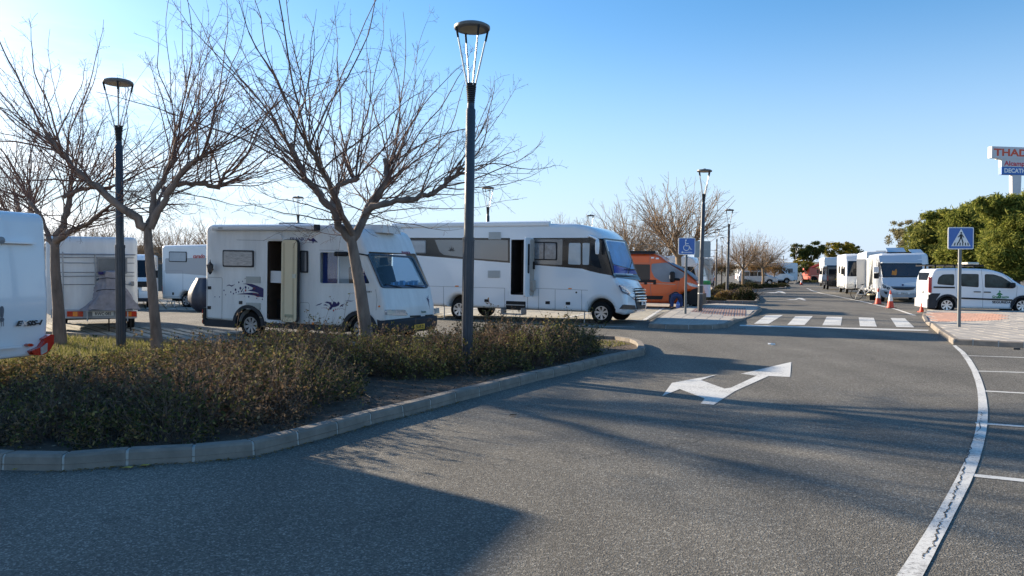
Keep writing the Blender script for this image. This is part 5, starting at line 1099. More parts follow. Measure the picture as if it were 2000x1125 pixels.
for c_ in ((382, 325), (430, 332)): O.plate('awning_bracket', WHITE, [s_(*p) for p in ((c_[0]-15, c_[1]+8), (c_[0]+15, c_[1]+6), (c_[0]+15, c_[1]-8), (c_[0]-15, c_[1]-8))], -O.w/2, .05, .01)
O.wheel(0, .34, .21, 6, RIMM); O.wheel(-3.95, .34, .21, 6, RIMM); O.chassis(rearx+.3, no[4][0]-.3, .3, .9)
# alcove roof behind the orange van
camper('motorhome', 'white motorhome with sloping roof just behind the orange campervan', P(1376, 589), -20, 6.2, 2.75, kind='semi', cat='motorhome').root.matrix_world = Matrix.Translation((P(1376, 589).x-8.0, P(1376, 589).y+2.0, 0))@RZ(-20)

# ================================================================ right-hand row
hd = math.degrees(math.atan2(-.955, -.30))
def nose_at(v, Lh): v.M = v.M@Tm(-Lh, 0, 0); v.I = v.M.inverted(); v.root.matrix_world = v.M
# Hymer-like integrated one, front on
FH = lambda x, y: (1600+x/5.923, 440+y/5.921)
Hn = Veh('motorhome', 'silver-nosed white motorhome facing the camera with its side door open', P(1722, 590.5), hd-2, 2.27, 0, side=-1)
LH = 6.6; nose_at(Hn, LH)
Hh = AT(1760, 494, P(1722, 590).y).z
NOSE = pm('silver_blue_paint', (.58, .63, .69), .2, coat=.6, metal=.1, var=.04, vs=1)
prof = [(0, .42, .05), *[(a[0], a[1], 0) for a in arch(1.6, .42, .42, .33)], *[(a[0], a[1], 0) for a in arch(5.5, .42, .42, .33)], (LH-.12, .34, .1), (LH, .55, .1), (LH-.02, .95, .1), (LH-.15, 1.28, .1), (LH-.38, 2.2, .2), (LH-.55, Hh-.12, .15), (LH-.9, Hh, .2), (0, Hh, .15)]
Hn.setnose([(LH, .55), (LH-.02, .95), (LH-.15, 1.28), (LH-.38, 2.2), (LH-.55, Hh-.12)])
h = lambda *p: Hn.nose(FH(*p))
Hn.nplate('brow_panel', NOSE, [FH(*p) for p in ((700, 425), (1188, 432), (1180, 345), (690, 350))], th=.01); Hn.nplate('bonnet_panel', NOSE, [FH(*p) for p in ((725, 612), (1192, 606), (1190, 680), (1120, 712), (820, 706), (735, 668))], th=.012)
wsH = Hn.nplate('windscreen', INK, rpix([FH(*p) for p in ((706, 438), (1190, 440), (1196, 602), (736, 604))], 2), th=.014)
DWS = pm('brownish_interior_glass', (.05, .035, .035), .08, coat=.8, var=.6, vs=2.2, col2=(.015, .015, .022)); Hn.nplate('pane', DWS, [FH(*p) for p in ((720, 450), (1180, 452), (1184, 592), (748, 594))], th=.02, parent=wsH)
Hn.nplate('windscreen_toy', pm('orange_plush', (.75, .28, .06), .9, var=.3, vs=20), rpix([FH(*p) for p in ((835, 575), (845, 520), (868, 535), (888, 502), (900, 520), (895, 580))], 2), th=.026, parent=wsH)  # orange toy outline laid flat on the windscreen
Hn.nplate('grille', INK, rpix([FH(*p) for p in ((828, 708), (1120, 712), (1092, 742), (1030, 752), (900, 748), (856, 735))], 1.5), th=.03); b = MB(); a_, n0 = h(845, 722); c_, n1 = h(1108, 726); b.tube([a_+n0*.05, c_+n1*.05], .012, 4); b.build('grille_bar', CHROME, Hn.root)
for c_ in ((756, 712, 17), (798, 727, 17), (736, 690, 9), (1148, 727, 17), (1180, 712, 15)):
    a_, n0 = h(c_[0], c_[1]); rr_ = c_[2]/5.92/F*39.5; M_ = Tm(*(a_+n0*.01))@RY(90); o = MB().lathe([(rr_, 0), (rr_, .04), (rr_*.8, .05)], 16, M_).build('headlight', BLACKP, Hn.root, smooth=40); MB().lathe([(rr_*.8, .045), (0, .055)], 16, M_).build('lens', LENS, o, smooth=40)
LG = pm('light_grey_bumper', (.38, .39, .40), .4, var=.1); Hn.nplate('bumper', LG, rpix([FH(*p) for p in ((705, 740), (800, 758), (880, 800), (1090, 806), (1150, 770), (1196, 745), (1196, 826), (1150, 836), (745, 832), (706, 800))], 2), th=.05)
for q in (((744, 762), (790, 774), (782, 800), (760, 795)), ((1150, 776), (1190, 765), (1188, 795), (1165, 800))): Hn.nplate('fog_lamp', BLACKP, rpix([FH(*p) for p in q], 1), th=.058)
a_, n0 = h(982, 786); plate_text('0940 JCJ', Hn.root, Tm(*(a_+n0*.06))@RZ(90)@RX(90), .56, .115, WPL, INK, .11)
a_, n0 = h(966, 690); MB().lathe([(.05, 0), (.05, .02), (0, .025)], 14, Tm(*(a_+n0*.01))@RY(90)).build('emblem', NAVY, Hn.root)
# flank (local y = -w/2 is the side turned to us)
hs = lambda x, y: Hn.side(FH(x, y))
dx0, dx1 = hs(545, 600)[0], hs(618, 600)[0]; dx0, dx1 = min(dx0, dx1), max(dx0, dx1)
bd = Hn.body(prof, r=.13, mat=WHITE, holes=[[(dx0, .55), (dx1, .55), (dx1, 2.45), (dx0, 2.45)]])
b = MB(); y0, y1 = -Hn.w/2+.03, -Hn.w/2+.58; e_ = .012
b.box(dx0+.002, dx0+e_, y0, y1, .552, 2.448); b.box(dx1-e_, dx1-.002, y0, y1, .552, 2.448); b.box(dx0+e_, dx1-e_, y1-e_, y1, .552, 2.448); b.build('doorway_interior', DARKI, Hn.root)
MB().box(dx0-.05, dx0-.01, -Hn.w/2-.55, -Hn.w/2, .6, 2.42).build('door', pm('pale_grey_door', (.5, .5, .49), .5), Hn.root)
Hn.plate('cab_window', FROST, [(5.0, 1.35), (6.0, 1.35), (5.85, 2.15), (5.0, 2.15)], -Hn.w/2, .015, .08)
for z_ in (1.75, 1.42): MB().box(LH-.75, LH-.6, -Hn.w/2-.32, -Hn.w/2-.08, z_-.16, z_+.14).build('mirror', NOSE if z_ > 1.5 else BLACKP, Hn.root)
MB().box(1.5, 2.4, -.6, .2, Hh, Hh+.10).build('roof_hatch', DGREY, Hn.root); MB().box(4.6, 5.6, -.8, .4, Hh, Hh+.06).build('roof_hatch', DGREY, Hn.root)
b = MB(); b.add([(4.5, .3, Hh+.05), (3.5, .3, Hh+.32), (3.5, -.6, Hh+.32), (4.5, -.6, Hh+.05)], [(0, 1, 2, 3)]); o = b.build('tilted_solar_panel', SILVER, Hn.root); o.modifiers.new('s', 'SOLIDIFY').thickness = .03
b = MB(); b.add([(5.5, 1.0, Hh+.02), (4.6, 1.0, Hh+.22), (4.6, .4, Hh+.22), (5.5, .4, Hh+.02)], [(0, 1, 2, 3)]); o = b.build('tilted_solar_panel', SILVER, Hn.root); o.modifiers.new('s', 'SOLIDIFY').thickness = .03
Hn.wheel(1.6, .33, .2, 6, RIMM); Hn.wheel(5.5, .33, .2, 6, RIMM); Hn.chassis(.3, LH-.4, .3, .85)
def far_row(label, anchor, hdg, Lh, H, kind, nose=True, **k):
    v = camper('motorhome', label, anchor, hdg, Lh, H, kind=kind, near=k.pop('near', -1), **k)
    if nose: v.root.matrix_world = v.M@Tm(-Lh, 0, 0)
    return v
# next one shows its shaded rear and ladder: it faces away
v = camper('motorhome', 'white motorhome with grey lower rear corner and ladder, second in the right-hand row', P(1690, 579.5), hd+180-2, 6.6, 2.95, kind='alcove', side=1, near=1, wins=((.7, 1.2), (2.6, 3.4)), rail=False, wb=(1.0, 5.2))
b = MB()
for yy in (-.25, .15): b.tube([(-.08, yy-.4, .9), (-.08, yy-.4, 2.9)], .018, 5)
for k in range(6): b.tube([(-.08, -.65, 1.1+k*.3), (-.08, -.25, 1.1+k*.3)], .014, 5)
b.build('ladder', STEEL, v.root)
far_row('white motorhome with black mirror, third in the right-hand row', P(1652, 574), hd, 6.2, 2.95, 'integrated', wins=((1.5, 2.4), (3.4, 4.2)))
# black van rear with open door
BV = Veh('van', 'black van seen from behind with its left rear door open', P(1614, 566), hd+180, 1.95, 0, side=1, cat='van')
BLK = pm('black_paint', (.012, .012, .015), .2, coat=.7)
simple_van(BV, 5.0, 2.2, mat=BLK, wb=(.9, 4.0)); MB().box(-.02, .0, -.8, .8, 1.2, 1.85).build('rear_window', DGLASS, BV.root); MB().box(-.6, .0, .98, 1.02, .45, 2.1).build('rear_door', BLK, BV.root)
MB().box(-.03, -.01, -.26, .26, .9, 1.0).build('number_plate', YPL, BV.root); MB().lathe([(.12, 0), (.12, .01)], 16, Tm(-.03, -.2, 1.5)@RY(-90)).build('round_sticker', WPL, BV.root)
camper('motorhome', 'pale alcove motorhome rear standing above the black van', P(1609, 560), hd+180, 6.5, 3.15, kind='alcove', side=1, near=1, w=2.3)
# ---- far group on the left of the road
v = camper('motorhome', 'far white motorhome behind the silver people carrier', P(1440, 553), -8, 7.0, 2.75, kind='integrated', wins=((.8, 1.8), (2.6, 3.6)), pitch=0)
v = camper('motorhome', 'far white low-profile motorhome nosing out beside the people carrier', P(1449, 553.5), -12, 6.8, 2.75, kind='semi', wins=((.8, 1.8), (2.6, 3.6)))
v = camper('motorhome', 'far white motorhome with swooping dark line, rear to the right', P(1558, 553), 176, 7.0, 2.8, kind='semi', side=1, near=1, wins=((.7, 1.6), (4.0, 4.8)), band=None)
v.line([(.4, 1.45), (1.8, 1.35), (2.4, 1.9), (4.4, 2.1)], y=v.w/2+.02, wdt=.05, mat=DGREY)
v = camper('motorhome', 'white motorhome with large windscreen behind the litter bin', P(1352, 577), -25, 6.6, 2.7, kind='integrated', wins=((.8, 1.8), (2.6, 3.6))); v.root.matrix_world = v.M@Tm(-5.9, 0, 0)
v = camper('motorhome', 'beige motorhome flank between the tree trunk and the thin lamp posts', P(1388, 567), 160, 6.2, 2.8, kind='alcove', side=1, near=1, wins=((.7, 1.3), (3, 3.8)), mat=pm('beige_panel', (.50, .47, .42), .4, var=.1))
v = camper('motorhome', 'white motorhome end between the two thin lamp posts', P(1398, 560), 80, 6.0, 2.7, kind='semi', side=-1)
def mpv(label, anchor, hdg, side, col, H=1.75, Lh=4.7, name='people_carrier'):
    v = Veh(name, label, anchor, hdg, 1.82, 0, side=side, cat='car')
    p = [(0.05, .35, .08), *[(a[0], a[1], 0) for a in arch(.85, .36, .32, .30)], *[(a[0], a[1], 0) for a in arch(3.75, .36, .32, .30)], (Lh-.02, .30, .1), (Lh, .7, .12), (Lh-.15, .92, .12), (Lh-1.05, 1.08, .2), (Lh-1.9, H-.05, .25), (Lh-2.3, H, .3), (.35, H, .2), (.05, 1.05, .2)]
    v.body(p, r=.10, mat=col); v.chassis(.2, Lh-.2, .25, .7)
    for sg in (-1, 1):
        y_ = sg*v.w/2
        v.plate('window', DGLASS, [(.45, 1.08), (1.35, 1.08), (1.35, H-.16), (.62, H-.16)], y_, .006, .05); v.plate('window', DGLASS, [(1.42, 1.08), (2.3, 1.08), (2.3, H-.16), (1.42, H-.16)], y_, .006, .04); v.plate('window', DGLASS, [(2.37, 1.08), (3.5, 1.08), (2.9, H-.16), (2.37, H-.16)], y_, .006, .04)
        MB().box(Lh-.22, Lh-.01, *sorted((sg*.5, sg*.8)), .68, .85).build('headlight', LENS, v.root)
    v.wheel(.85, .31, .19, 6); v.wheel(3.75, .31, .19, 6); return v
mpv('silver people carrier parked in front of the far motorhomes', P(1441, 556), -14, -1, pm('silver_paint', (.50, .52, .54), .25, coat=.6, metal=.3))
# ================================================================ small white security car with roof rack
FK = lambda x, y: (1640+x/3.628, 370+y/3.629)
K = Veh('security_car', 'white compact security car with roof rack and green logo on its door', P(*FK(762, 878)), -13, 1.83, .6, cat='car')
k_ = lambda x, y: K.side(FK(x, y)); KWH = pm('clean_white_car_paint', (.80, .81, .82), .16, coat=.7, var=.02)
zb_ = k_(940, 848)[1]; rx0 = k_(632, 780)[0]; f_c = k_(1300, 850)[0]
f_c = f_c if f_c < 3.4 else 2.9
Rr = .36
nk = [(f_c-.95+.0, 0)]
top_ = k_(760, 560)[1]; ztail = k_(640, 700)[1]
prof = [(rx0+.02, zb_+.05, .08), *[(a[0], a[1], 0) for a in arch(0, .38, zb_+.02, .31)], *[(a[0], a[1], 0) for a in arch(f_c, .38, zb_+.02, .31)], (f_c+.72, zb_+.04, .1), (f_c+.76, .72, .1), (f_c+.55, .98, .2), (*k_(1290, 682), .3), (*k_(1180, 600), .25), (*k_(1060, 563), .4), (top_*0+k_(760, 556)[0], k_(760, 556)[1], .3), (*k_(668, 562), .15), (*k_(636, 640), .3)]
K.body(prof, r=.10, mat=KWH); K.chassis(rx0+.2, f_c+.5, .25, .65)
def kp(name, mat, pts, th=.006, r=.05, parent=None, y=None): return K.plate(name, mat, [k_(*p) for p in pts], -K.w/2 if y is None else y, th, r, parent=parent)
kg = pm('car_window_glass', (.035, .06, .06), .04, spec=.4, var=.7, vs=4)
for nm, q, r_ in (('window', ((690, 672), (812, 682), (812, 600), (730, 602), (700, 625)), .07), ('window', ((862, 686), (985, 694), (985, 600), (862, 598)), .05), ('window', ((1028, 696), (1238, 702), (1222, 665), (1150, 620), (1090, 602), (1028, 600)), .06)):
    f_ = kp(nm, INK, q, .006, r_); cxx = sum(p[0] for p in q)/len(q); cyy = sum(p[1] for p in q)/len(q); kp('pane', kg, [((p[0]-cxx)*.93+cxx, (p[1]-cyy)*.88+cyy) for p in q], .004, r_*.8, parent=f_, y=-K.w/2-.006)
kp('rub_strip', BLACKP, ((665, 698), (815, 701), (815, 690), (665, 687)), .02, .01); kp('rub_strip', BLACKP, ((862, 776), (1225, 790), (1222, 779), (862, 765)), .03, .02)
K.plate('bumper', DGREY, [(rx0-.03, zb_), (-.42, zb_), (-.40, .55), (-.25, .78), (-.55, .78), (-.68, .72), (rx0-.03, .78)], -K.w/2, .012, .03); MB().box(rx0-.04, rx0+.15, -K.w/2+.08, K.w/2-.08, zb_+.02, .55).build('rear_bumper', pm('silver_bumper', (.6, .61, .62), .35, coat=.4), K.root)
for cx_ in (0, f_c):
    b = MB(); n1 = 14; vs = []
    for yy in (-K.w/2-.018, -K.w/2+.05):
        for q in range(n1+1):
            t = math.pi*1.03-math.pi*1.06*q/n1
            for rr_ in (.37, .44): vs.append((cx_+rr_*math.cos(t), yy, .31+rr_*math.sin(t)))
    m2 = (n1+1)*2; fs = []
    for q in range(n1): fs += [(2*q, 2*q+2, 2*q+3, 2*q+1), (2*q+1, 2*q+3, m2+2*q+3, m2+2*q+1), (2*q, m2+2*q, m2+2*q+2, 2*q+2)]
    b.add(vs, fs); b.build('wheel_arch', DGREY, K.root, smooth=40)
MB().box(rx0-.015, rx0+.09, -K.w/2-.012, -K.w/2+.07, .80, 1.42).build('tail_light', RED, K.root)
b = MB(); b.box(rx0+.02, rx0+.06, -.6, .6, 1.1, 1.6); b.build('rear_window', DGLASS, K.root)
for p_ in ((975, 726), (1046, 728)): kp('door_handle', INK, ((p_[0]-26, p_[1]+3), (p_[0]+24, p_[1]+4), (p_[0]+24, p_[1]-3), (p_[0]-26, p_[1]-4)), .03, .02)
for q in (((822, 560), (826, 690), (840, 800), (850, 838)), ((1003, 562), (1016, 700), (1012, 838)), ((1140, 575), (1258, 690), (1250, 790), (1215, 840))): K.line([k_(*p) for p in q], wdt=.01)
GRN = pm('green_vinyl', (.02, .20, .07), .5)
graphic(K, FK, [[(1108, 748), (1120, 735), (1132, 728), (1150, 740), (1156, 748)], [(1126, 727), (1134, 714), (1143, 727)]], GRN); dots(K, FK, [(1133, 760, .06)], GRN); dots(K, FK, [(1133, 761, .03)], KWH)
for s_t, p_, sz, m_ in (('Grupo', (1080, 767), .12, GRN), ('norte', (1147, 768), .115, GRN), ('SEGURIDAD', (1080, 806), .125, DGREY)):
    x_, z_ = k_(*p_); text(s_t, sz, m_, K.root, Tm(x_, -K.w/2-.006, z_)@RX(90), bold=.004, xs=.95 if sz < .121 else 1.1)
graphic(K, FK, [[(1080, 771), (1120, 772), (1120, 769), (1080, 768)], [(1146, 772), (1182, 773), (1182, 770), (1146, 769)]], GRN)
mq = K.side(FK(1225, 680), -K.w/2-.14); mo = MB().box(mq[0]-.1, mq[0]+.09, -K.w/2-.22, -K.w/2, mq[1]-.09, mq[1]+.1).build('mirror', BLACKP, K.root); mo.modifiers.new('b', 'BEVEL').width = .03
# roof rack with beacon bar
zr = k_(700, 535)[1]; x0, x1 = k_(625, 540)[0], k_(1040, 545)[0]; rk = MB()
for sg in (-1, 1): rk.box(x0, x1, sg*.62-.02, sg*.62+.02, zr-.02, zr+.03)
for k in range(7): xx = x0+(x1-x0)*k/6; rk.box(xx-.02, xx+.02, -.66, .66, zr-.05, zr-.01)
for k in (1, 3, 5):
    for sg in (-1, 1): xx = x0+(x1-x0)*k/6; rk.box(xx-.03, xx+.03, sg*.64-.02, sg*.64+.02, top_-.03, zr-.02)
rk.build('roof_rack', BLACKP, K.root)
bx, bz = k_(970, 530); b = MB().box(bx-.22, bx+.22, -.55, .55, zr+.02, zr+.12); o = b.build('beacon_bar', pm('amber_white_beacon', (.75, .70, .58), .3, coat=.5), K.root); o.modifiers.new('b', 'BEVEL').width = .03
K.wheel(0, .315, .2, 7); K.wheel(f_c, .315, .2, 7)
plate_text('2', K.root, Tm(rx0-.06, 0, .85)@RZ(-90)@RX(90), .5, .11, WPL, INK, .08)
# ================================================================ cherry picker far away
RP = pm('red_lift_paint', (.62, .09, .05), .35, coat=.3); base = P(1595, 552)
cp_ = thing('boom_lift', 'orange-red boom lift parked under the far round tree', 'boom lift', Matrix.Translation((base.x, base.y, 0))@RZ(8))
MB().box(-1.5, 1.6, -1.1, 1.1, .5, 1.0).build('chassis', RP, cp_); MB().box(-1.7, .1, -1.0, 1.0, 1.05, 2.1).build('counterweight', RP, cp_); MB().box(.2, 1.8, -.8, .8, 1.05, 1.7).build('engine_cover', RP, cp_)
for x_ in (-1.1, 1.2):
    for sg in (-1, 1): MB().lathe([(.45, -.18), (.48, 0), (.45, .18)], 16, Tm(x_, sg*1.15, .48)@RX(90)).build('wheel', RUBBER, cp_)
MB().tube([(-1.4, 0, 1.9), (2.6, 0, 3.6)], .2, 4).build('boom', RP, cp_); MB().tube([(2.3, 0, 3.5), (-.6, 0, 2.3)], .14, 4).build('lower_boom', RP, cp_); MB().tube([(2.6, 0, 3.6), (3.8, 0, 3.9)], .12, 4).build('jib', pm('pale_boom', (.7, .45, .35), .5), cp_)
# ================================================================ street lamps
def make_lamp(label, M):
    t = thing('street_lamp', label, 'street lamp', M, 'park street lamps')
    b = MB(); b.lathe([(.078, 2.15), (.076, 4.22), (.060, 4.24), (.058, 4.32)], 16); b.build('pole', POLE, t, smooth=40)
    b = MB(); n = 24; vs = []
    for z in (0, .02, 2.13, 2.15):
        for k in range(n): r_ = (.094 if k % 2 else .084)*(1 if z < 2.14 else .85); vs.append((r_*math.cos(2*math.pi*k/n), r_*math.sin(2*math.pi*k/n), z))
    b.add(vs, [(j*n+k, j*n+(k+1) % n, (j+1)*n+(k+1) % n, (j+1)*n+k) for j in range(3) for k in range(n)]+[tuple(range(3*n, 4*n))]); b.lathe([(.10, 2.13), (.10, 2.19), (.078, 2.19)], 20); b.build('fluted_base', POLE, t)
    b = MB()
    for k in range(9): z = 4.32+k*.031; r_ = .062+k*.0026; b.lathe([(r_*.8, z), (r_, z+.004), (r_, z+.017), (r_*.8, z+.021)], 16)
    b.lathe([(.052, 4.31), (.062, 4.62)], 12); b.lathe([(.075, 4.60), (.085, 4.63), (.0, 4.64)], 16); b.build('ribbed_collar', DGREY, t, smooth=30)
    for k in range(4):
        a = 2*math.pi*k/4+.45; c_, s_ = math.cos(a), math.sin(a)
        st = MB().tube([(.068*c_, .068*s_, 4.60), (.262*c_, .262*s_, 5.46)], .0135, 8).build('strut', pm('satin_strut', (.50, .50, .48), .35, metal=.5), t, smooth=60)
        MB().tube([(.236*c_, .236*s_, 5.33), (.27*c_, .27*s_, 5.49)], .019, 6).build('strut_end', BLACKP, st)
    b = MB(); b.lathe([(.0, 5.475), (.20, 5.478), (.245, 5.485)], 32); b.build('diffuser', pm('yellowed_diffuser', (.42, .36, .24), .5, var=.2, vs=6), t, smooth=40)
    b = MB(); b.lathe([(.245, 5.478), (.278, 5.482), (.288, 5.50), (.285, 5.53), (.24, 5.555), (.06, 5.575), (.05, 5.60), (.0, 5.605)], 32); b.build('lamp_shade', pm('lamp_head_grey', (.13, .13, .125), .4, metal=.3), t, smooth=35)
    return t
def lampM(px, ytop, lean=0.0):
    Y = 3.95*F/(530-ytop); X = (px-1000)/F*Y; return Matrix.Translation((X, Y, 0))@RY(lean)
L0 = make_lamp('tall blue-grey street lamp in the foreground bed, nearest to the camera', Matrix.Translation((AT(911, 600, 12.1).x, 12.1, 0))@RY(1.0))
for px, yt, ln, lb in ((235, 155, 0, 'street lamp left of the leftmost forked tree, behind the left bed'), (1367, 330, 1.6, 'street lamp on the paved crossing island next to the disabled parking sign'),
                       (1420, 408, 1.3, 'street lamp at the front end of the far planting bed right of the litter bin'), (953, 364, 0, 'lamp head rising behind the long white motorhome just right of the main lamp post'),
                       (583, 383, 0, 'lamp head rising behind the older white motorhome with the open cream door'), (1153, 419, 0, 'lamp head just above the front roof of the long white motorhome'),
                       (1398, 447, 1, 'slim far street lamp left of the pair behind the litter bin'), (1409, 463, .6, 'slim far street lamp right of the pair behind the litter bin'),
                       (1495, 473, .5, 'far street lamp in front of the distant motorhomes'), (1530, 490, 0, 'tiny far street lamp above the roof of the distant motorhomes'), (1555, 482, 0, 'far street lamp at the end of the distant motorhome row')):
    dup(L0, lampM(px, yt, ln), lb)
for o in list(C.objects):
    if o.get('category') == 'street lamp' and 'crossing island' in o['label']:
        MB().lathe([(.10, .78), (.10, .82)], 16).build('clamp_band', STEEL, o); MB().lathe([(.10, 1.10), (.10, 1.14)], 16).build('clamp_band', STEEL, o)
# ================================================================ bare trees
def grow(s, d, ln, k, up, wob, rng):
    n = len(s); Pp = np.zeros((n, k, 3)); Pp[:, 0] = s; d = d/np.linalg.norm(d, axis=1, keepdims=True); st = (ln/(k-1))[:, None]
    for i in range(1, k):
        d = d+rng.normal(0, wob, (n, 3)); d[:, 2] += up; d /= np.linalg.norm(d, axis=1, keepdims=True); Pp[:, i] = Pp[:, i-1]+d*st
    return Pp
def tubes(Pp, Rr, sides=3):
    n, k, _ = Pp.shape; T = np.gradient(Pp, axis=1); T /= np.linalg.norm(T, axis=2, keepdims=True)+1e-9
    ref = np.array([.31, .22, .93]); A = np.cross(T, ref); A /= np.linalg.norm(A, axis=2, keepdims=True)+1e-9; Bv = np.cross(T, A)
    an = 2*np.pi*np.arange(sides)/sides; V = Pp[:, :, None]+(A[:, :, None]*np.cos(an)[:, None]+Bv[:, :, None]*np.sin(an)[:, None])*Rr[:, :, None, None]
    idx = np.arange(n*k*sides).reshape(n, k, sides); a = idx[:, :-1]; c_ = idx[:, 1:]
    Fc = np.stack([a, np.roll(a, -1, 2), np.roll(c_, -1, 2), c_], -1).reshape(-1, 4); return V.reshape(-1, 3), Fc
def side_shoots(Pp, Rr, per, l0, l1, ang, rng, k, up, wob, r_s=.55, tmin=.15):
    n, m, _ = Pp.shape; w_ = np.repeat(np.arange(n), per); t = rng.uniform(tmin, .98, len(w_))*(m-1); i = np.minimum(t.astype(int), m-2); f = (t-i)[:, None]
    s = Pp[w_, i]*(1-f)+Pp[w_, i+1]*f; T = Pp[w_, i+1]-Pp[w_, i]; T /= np.linalg.norm(T, axis=1, keepdims=True)
    rv = rng.normal(0, 1, s.shape); A = np.cross(T, rv); A /= np.linalg.norm(A, axis=1, keepdims=True); th = np.radians(rng.uniform(*ang, len(s)))[:, None]
    d = T*np.cos(th)+A*np.sin(th); ln = rng.uniform(l0, l1, len(s))*(1.15-.75*t/(m-1)); Q = grow(s, d, ln, k, up, wob, rng)
    r0 = (Rr[w_, i]*r_s); return Q, r0[:, None]*np.linspace(1, .45, k)[None]
def cat(*parts):
    Vs, Fs, o = [], [], 0
    for v, f in parts: Vs.append(v); Fs.append(f+o); o += len(v)
    return np.concatenate(Vs), np.concatenate(Fs)
BARK = pm('grey_brown_bark', (.27, .20, .155), .95, var=.5, vs=7, bump=1.0, bs=45, stretch=(1, 1, .3), col2=(.12, .09, .072)); TWIG = pm('reddish_twig_bark', (.24, .15, .11), .8, var=.4, vs=5, col2=(.10, .055, .045))
BARKL = pm('warm_far_bark', (.30, .21, .13), .9, var=.3, vs=4)  # slightly warmer bark tone for the far and pale trees
def bare_tree(name, label, Y, trunk, limbs, seed, whips=150, wl=(1.6, 3.4), fine=True, r0=.14, base_z=0.03, group='bare pollarded trees', spread=1.0):
    rng = np.random.default_rng(seed); base = AT(trunk[0][0], trunk[0][1], Y); t = thing(name, label, 'tree', Matrix.Translation((base.x, Y, 0)), group); off = Vector((base.x, Y, 0))
    tp = [AT(p[0], p[1], Y)-off for p in trunk]; tp[0].z = base_z-.1
    k = len(tp); b = MB(); rr = [r0*(1.25-.45*i/(k-1)) for i in range(k)]; rr[0] *= 1.2; rr[-1] *= 1.05; b.tube(tp, rr, 12)
    S_, D_, L_, R_ = [], [], [], []
    fork = tp[-1]
    for li, (pts, ra, rb_, dy, *lf) in enumerate(limbs):
        lf = lf[0] if lf else 1
        q = [AT(p[0], p[1], Y)-off for p in pts]; m = len(q)
        for i in range(m): q[i].y += dy*(i/(m-1))
        # knobbly resampling
        res = []
        for i in range(m-1):
            for j in range(3): res.append(q[i].lerp(q[i+1], j/3)+Vector(rng.normal(0, .018, 3)))
        res.append(q[-1]); res[0] = q[0]; k2 = len(res); ra *= .88; rl = [ra+(rb_-ra)*i/(k2-1)+abs(rng.normal(0, .007)) for i in range(k2)]; rl[-1] *= .9; b.tube(res, rl, 8)
        dirl = (res[-1]-res[-3]).normalized(); cen = fork+Vector((0, 0, .3))
        nw = int(whips/len(limbs))
        for w_ in range(nw):
            u = rng.random()**.55; i = min(int(u*(k2-1)), k2-2); p = res[i].lerp(res[i+1], rng.random()); rad = (p-cen); rad.normalize()
            d = rad*1.0*spread+Vector((rng.normal(0, .52), rng.normal(0, .52), .16+rng.normal(0, .40)))+dirl*.25*u
            if d.z < -.15: d.z = -.15+.3*rng.random()
            S_.append(p); D_.append(d); L_.append(rng.uniform(*wl)*(.55+.45*u)*lf); R_.append(rng.uniform(.009, .018)*(.7+.5*u))
    tr = b.build('trunk', BARK, t, smooth=60)
    S_, D_, L_, R_ = map(lambda a: np.array([tuple(x) if hasattr(x, 'x') else x for x in a], float), (S_, D_, L_, R_))
    W = grow(S_, D_, L_, 14, .022, .10, rng); WR = R_[:, None]*np.linspace(1, .22, 14)[None]; parts = [tubes(W, WR, 4)]
    Q, QR = side_shoots(W, WR, 9, .22, .85, (30, 62), rng, 6, .03, .17, .45); QR = np.maximum(QR, .0028); parts.append(tubes(Q, QR, 3))
    if fine: Z, ZR = side_shoots(Q, QR, 3, .05, .20, (35, 75), rng, 3, .02, .2, .7); ZR = np.maximum(ZR, .0021); parts.append(tubes(Z, ZR, 3))
    V_, F_ = cat(*parts); quick_mesh('crown', V_, F_, TWIG, t, smooth=True); return t
T3 = bare_tree('bare_tree', 'large bare tree with forked leaning trunk in front of the older white motorhome', 14.0, [(722, 706), (714, 640), (703, 560), (692, 500), (686, 468)],
    [([(686, 470), (664, 442), (652, 405), (635, 391), (618, 368), (603, 352), (584, 313), (577, 285)], .095, .035, -.3), ([(654, 425), (647, 400), (650, 371), (654, 358), (672, 350), (689, 340)], .07, .04, .5),
     ([(688, 468), (705, 438), (714, 412), (724, 390), (740, 365), (752, 348), (746, 305)], .09, .035, .3), ([(712, 418), (728, 403), (755, 397), (791, 391), (825, 385), (850, 379), (872, 362), (890, 345), (905, 330)], .07, .028, -.2, .62),
     ([(690, 460), (676, 420), (668, 380), (650, 340), (640, 300)], .06, .03, -1.5), ([(692, 462), (704, 420), (720, 380), (735, 330)], .06, .03, 1.5)], 11, whips=160, wl=(2.1, 4.3), r0=.105, spread=.92)
T2 = bare_tree('bare_tree', 'bare tree with slim straight trunk right of the left street lamp', 14.8, [(309, 702), (304, 640), (297, 560), (290, 480), (288, 442)],
    [([(286, 444), (262, 420), (235, 399), (203, 371), (168, 340), (137, 301), (112, 262)], .10, .03, -.4, .85), ([(290, 444), (297, 420), (295, 378), (309, 340), (325, 305), (325, 260)], .075, .03, .4),
     ([(294, 446), (312, 410), (332, 379), (352, 348), (378, 322), (397, 311), (414, 302)], .08, .03, -.2), ([(346, 362), (368, 357), (391, 356), (414, 364), (420, 330)], .05, .03, .5), ([(288, 440), (276, 410), (268, 390), (262, 350)], .05, .025, 1.3)], 23, whips=130, wl=(2.0, 4.2), r0=.088)
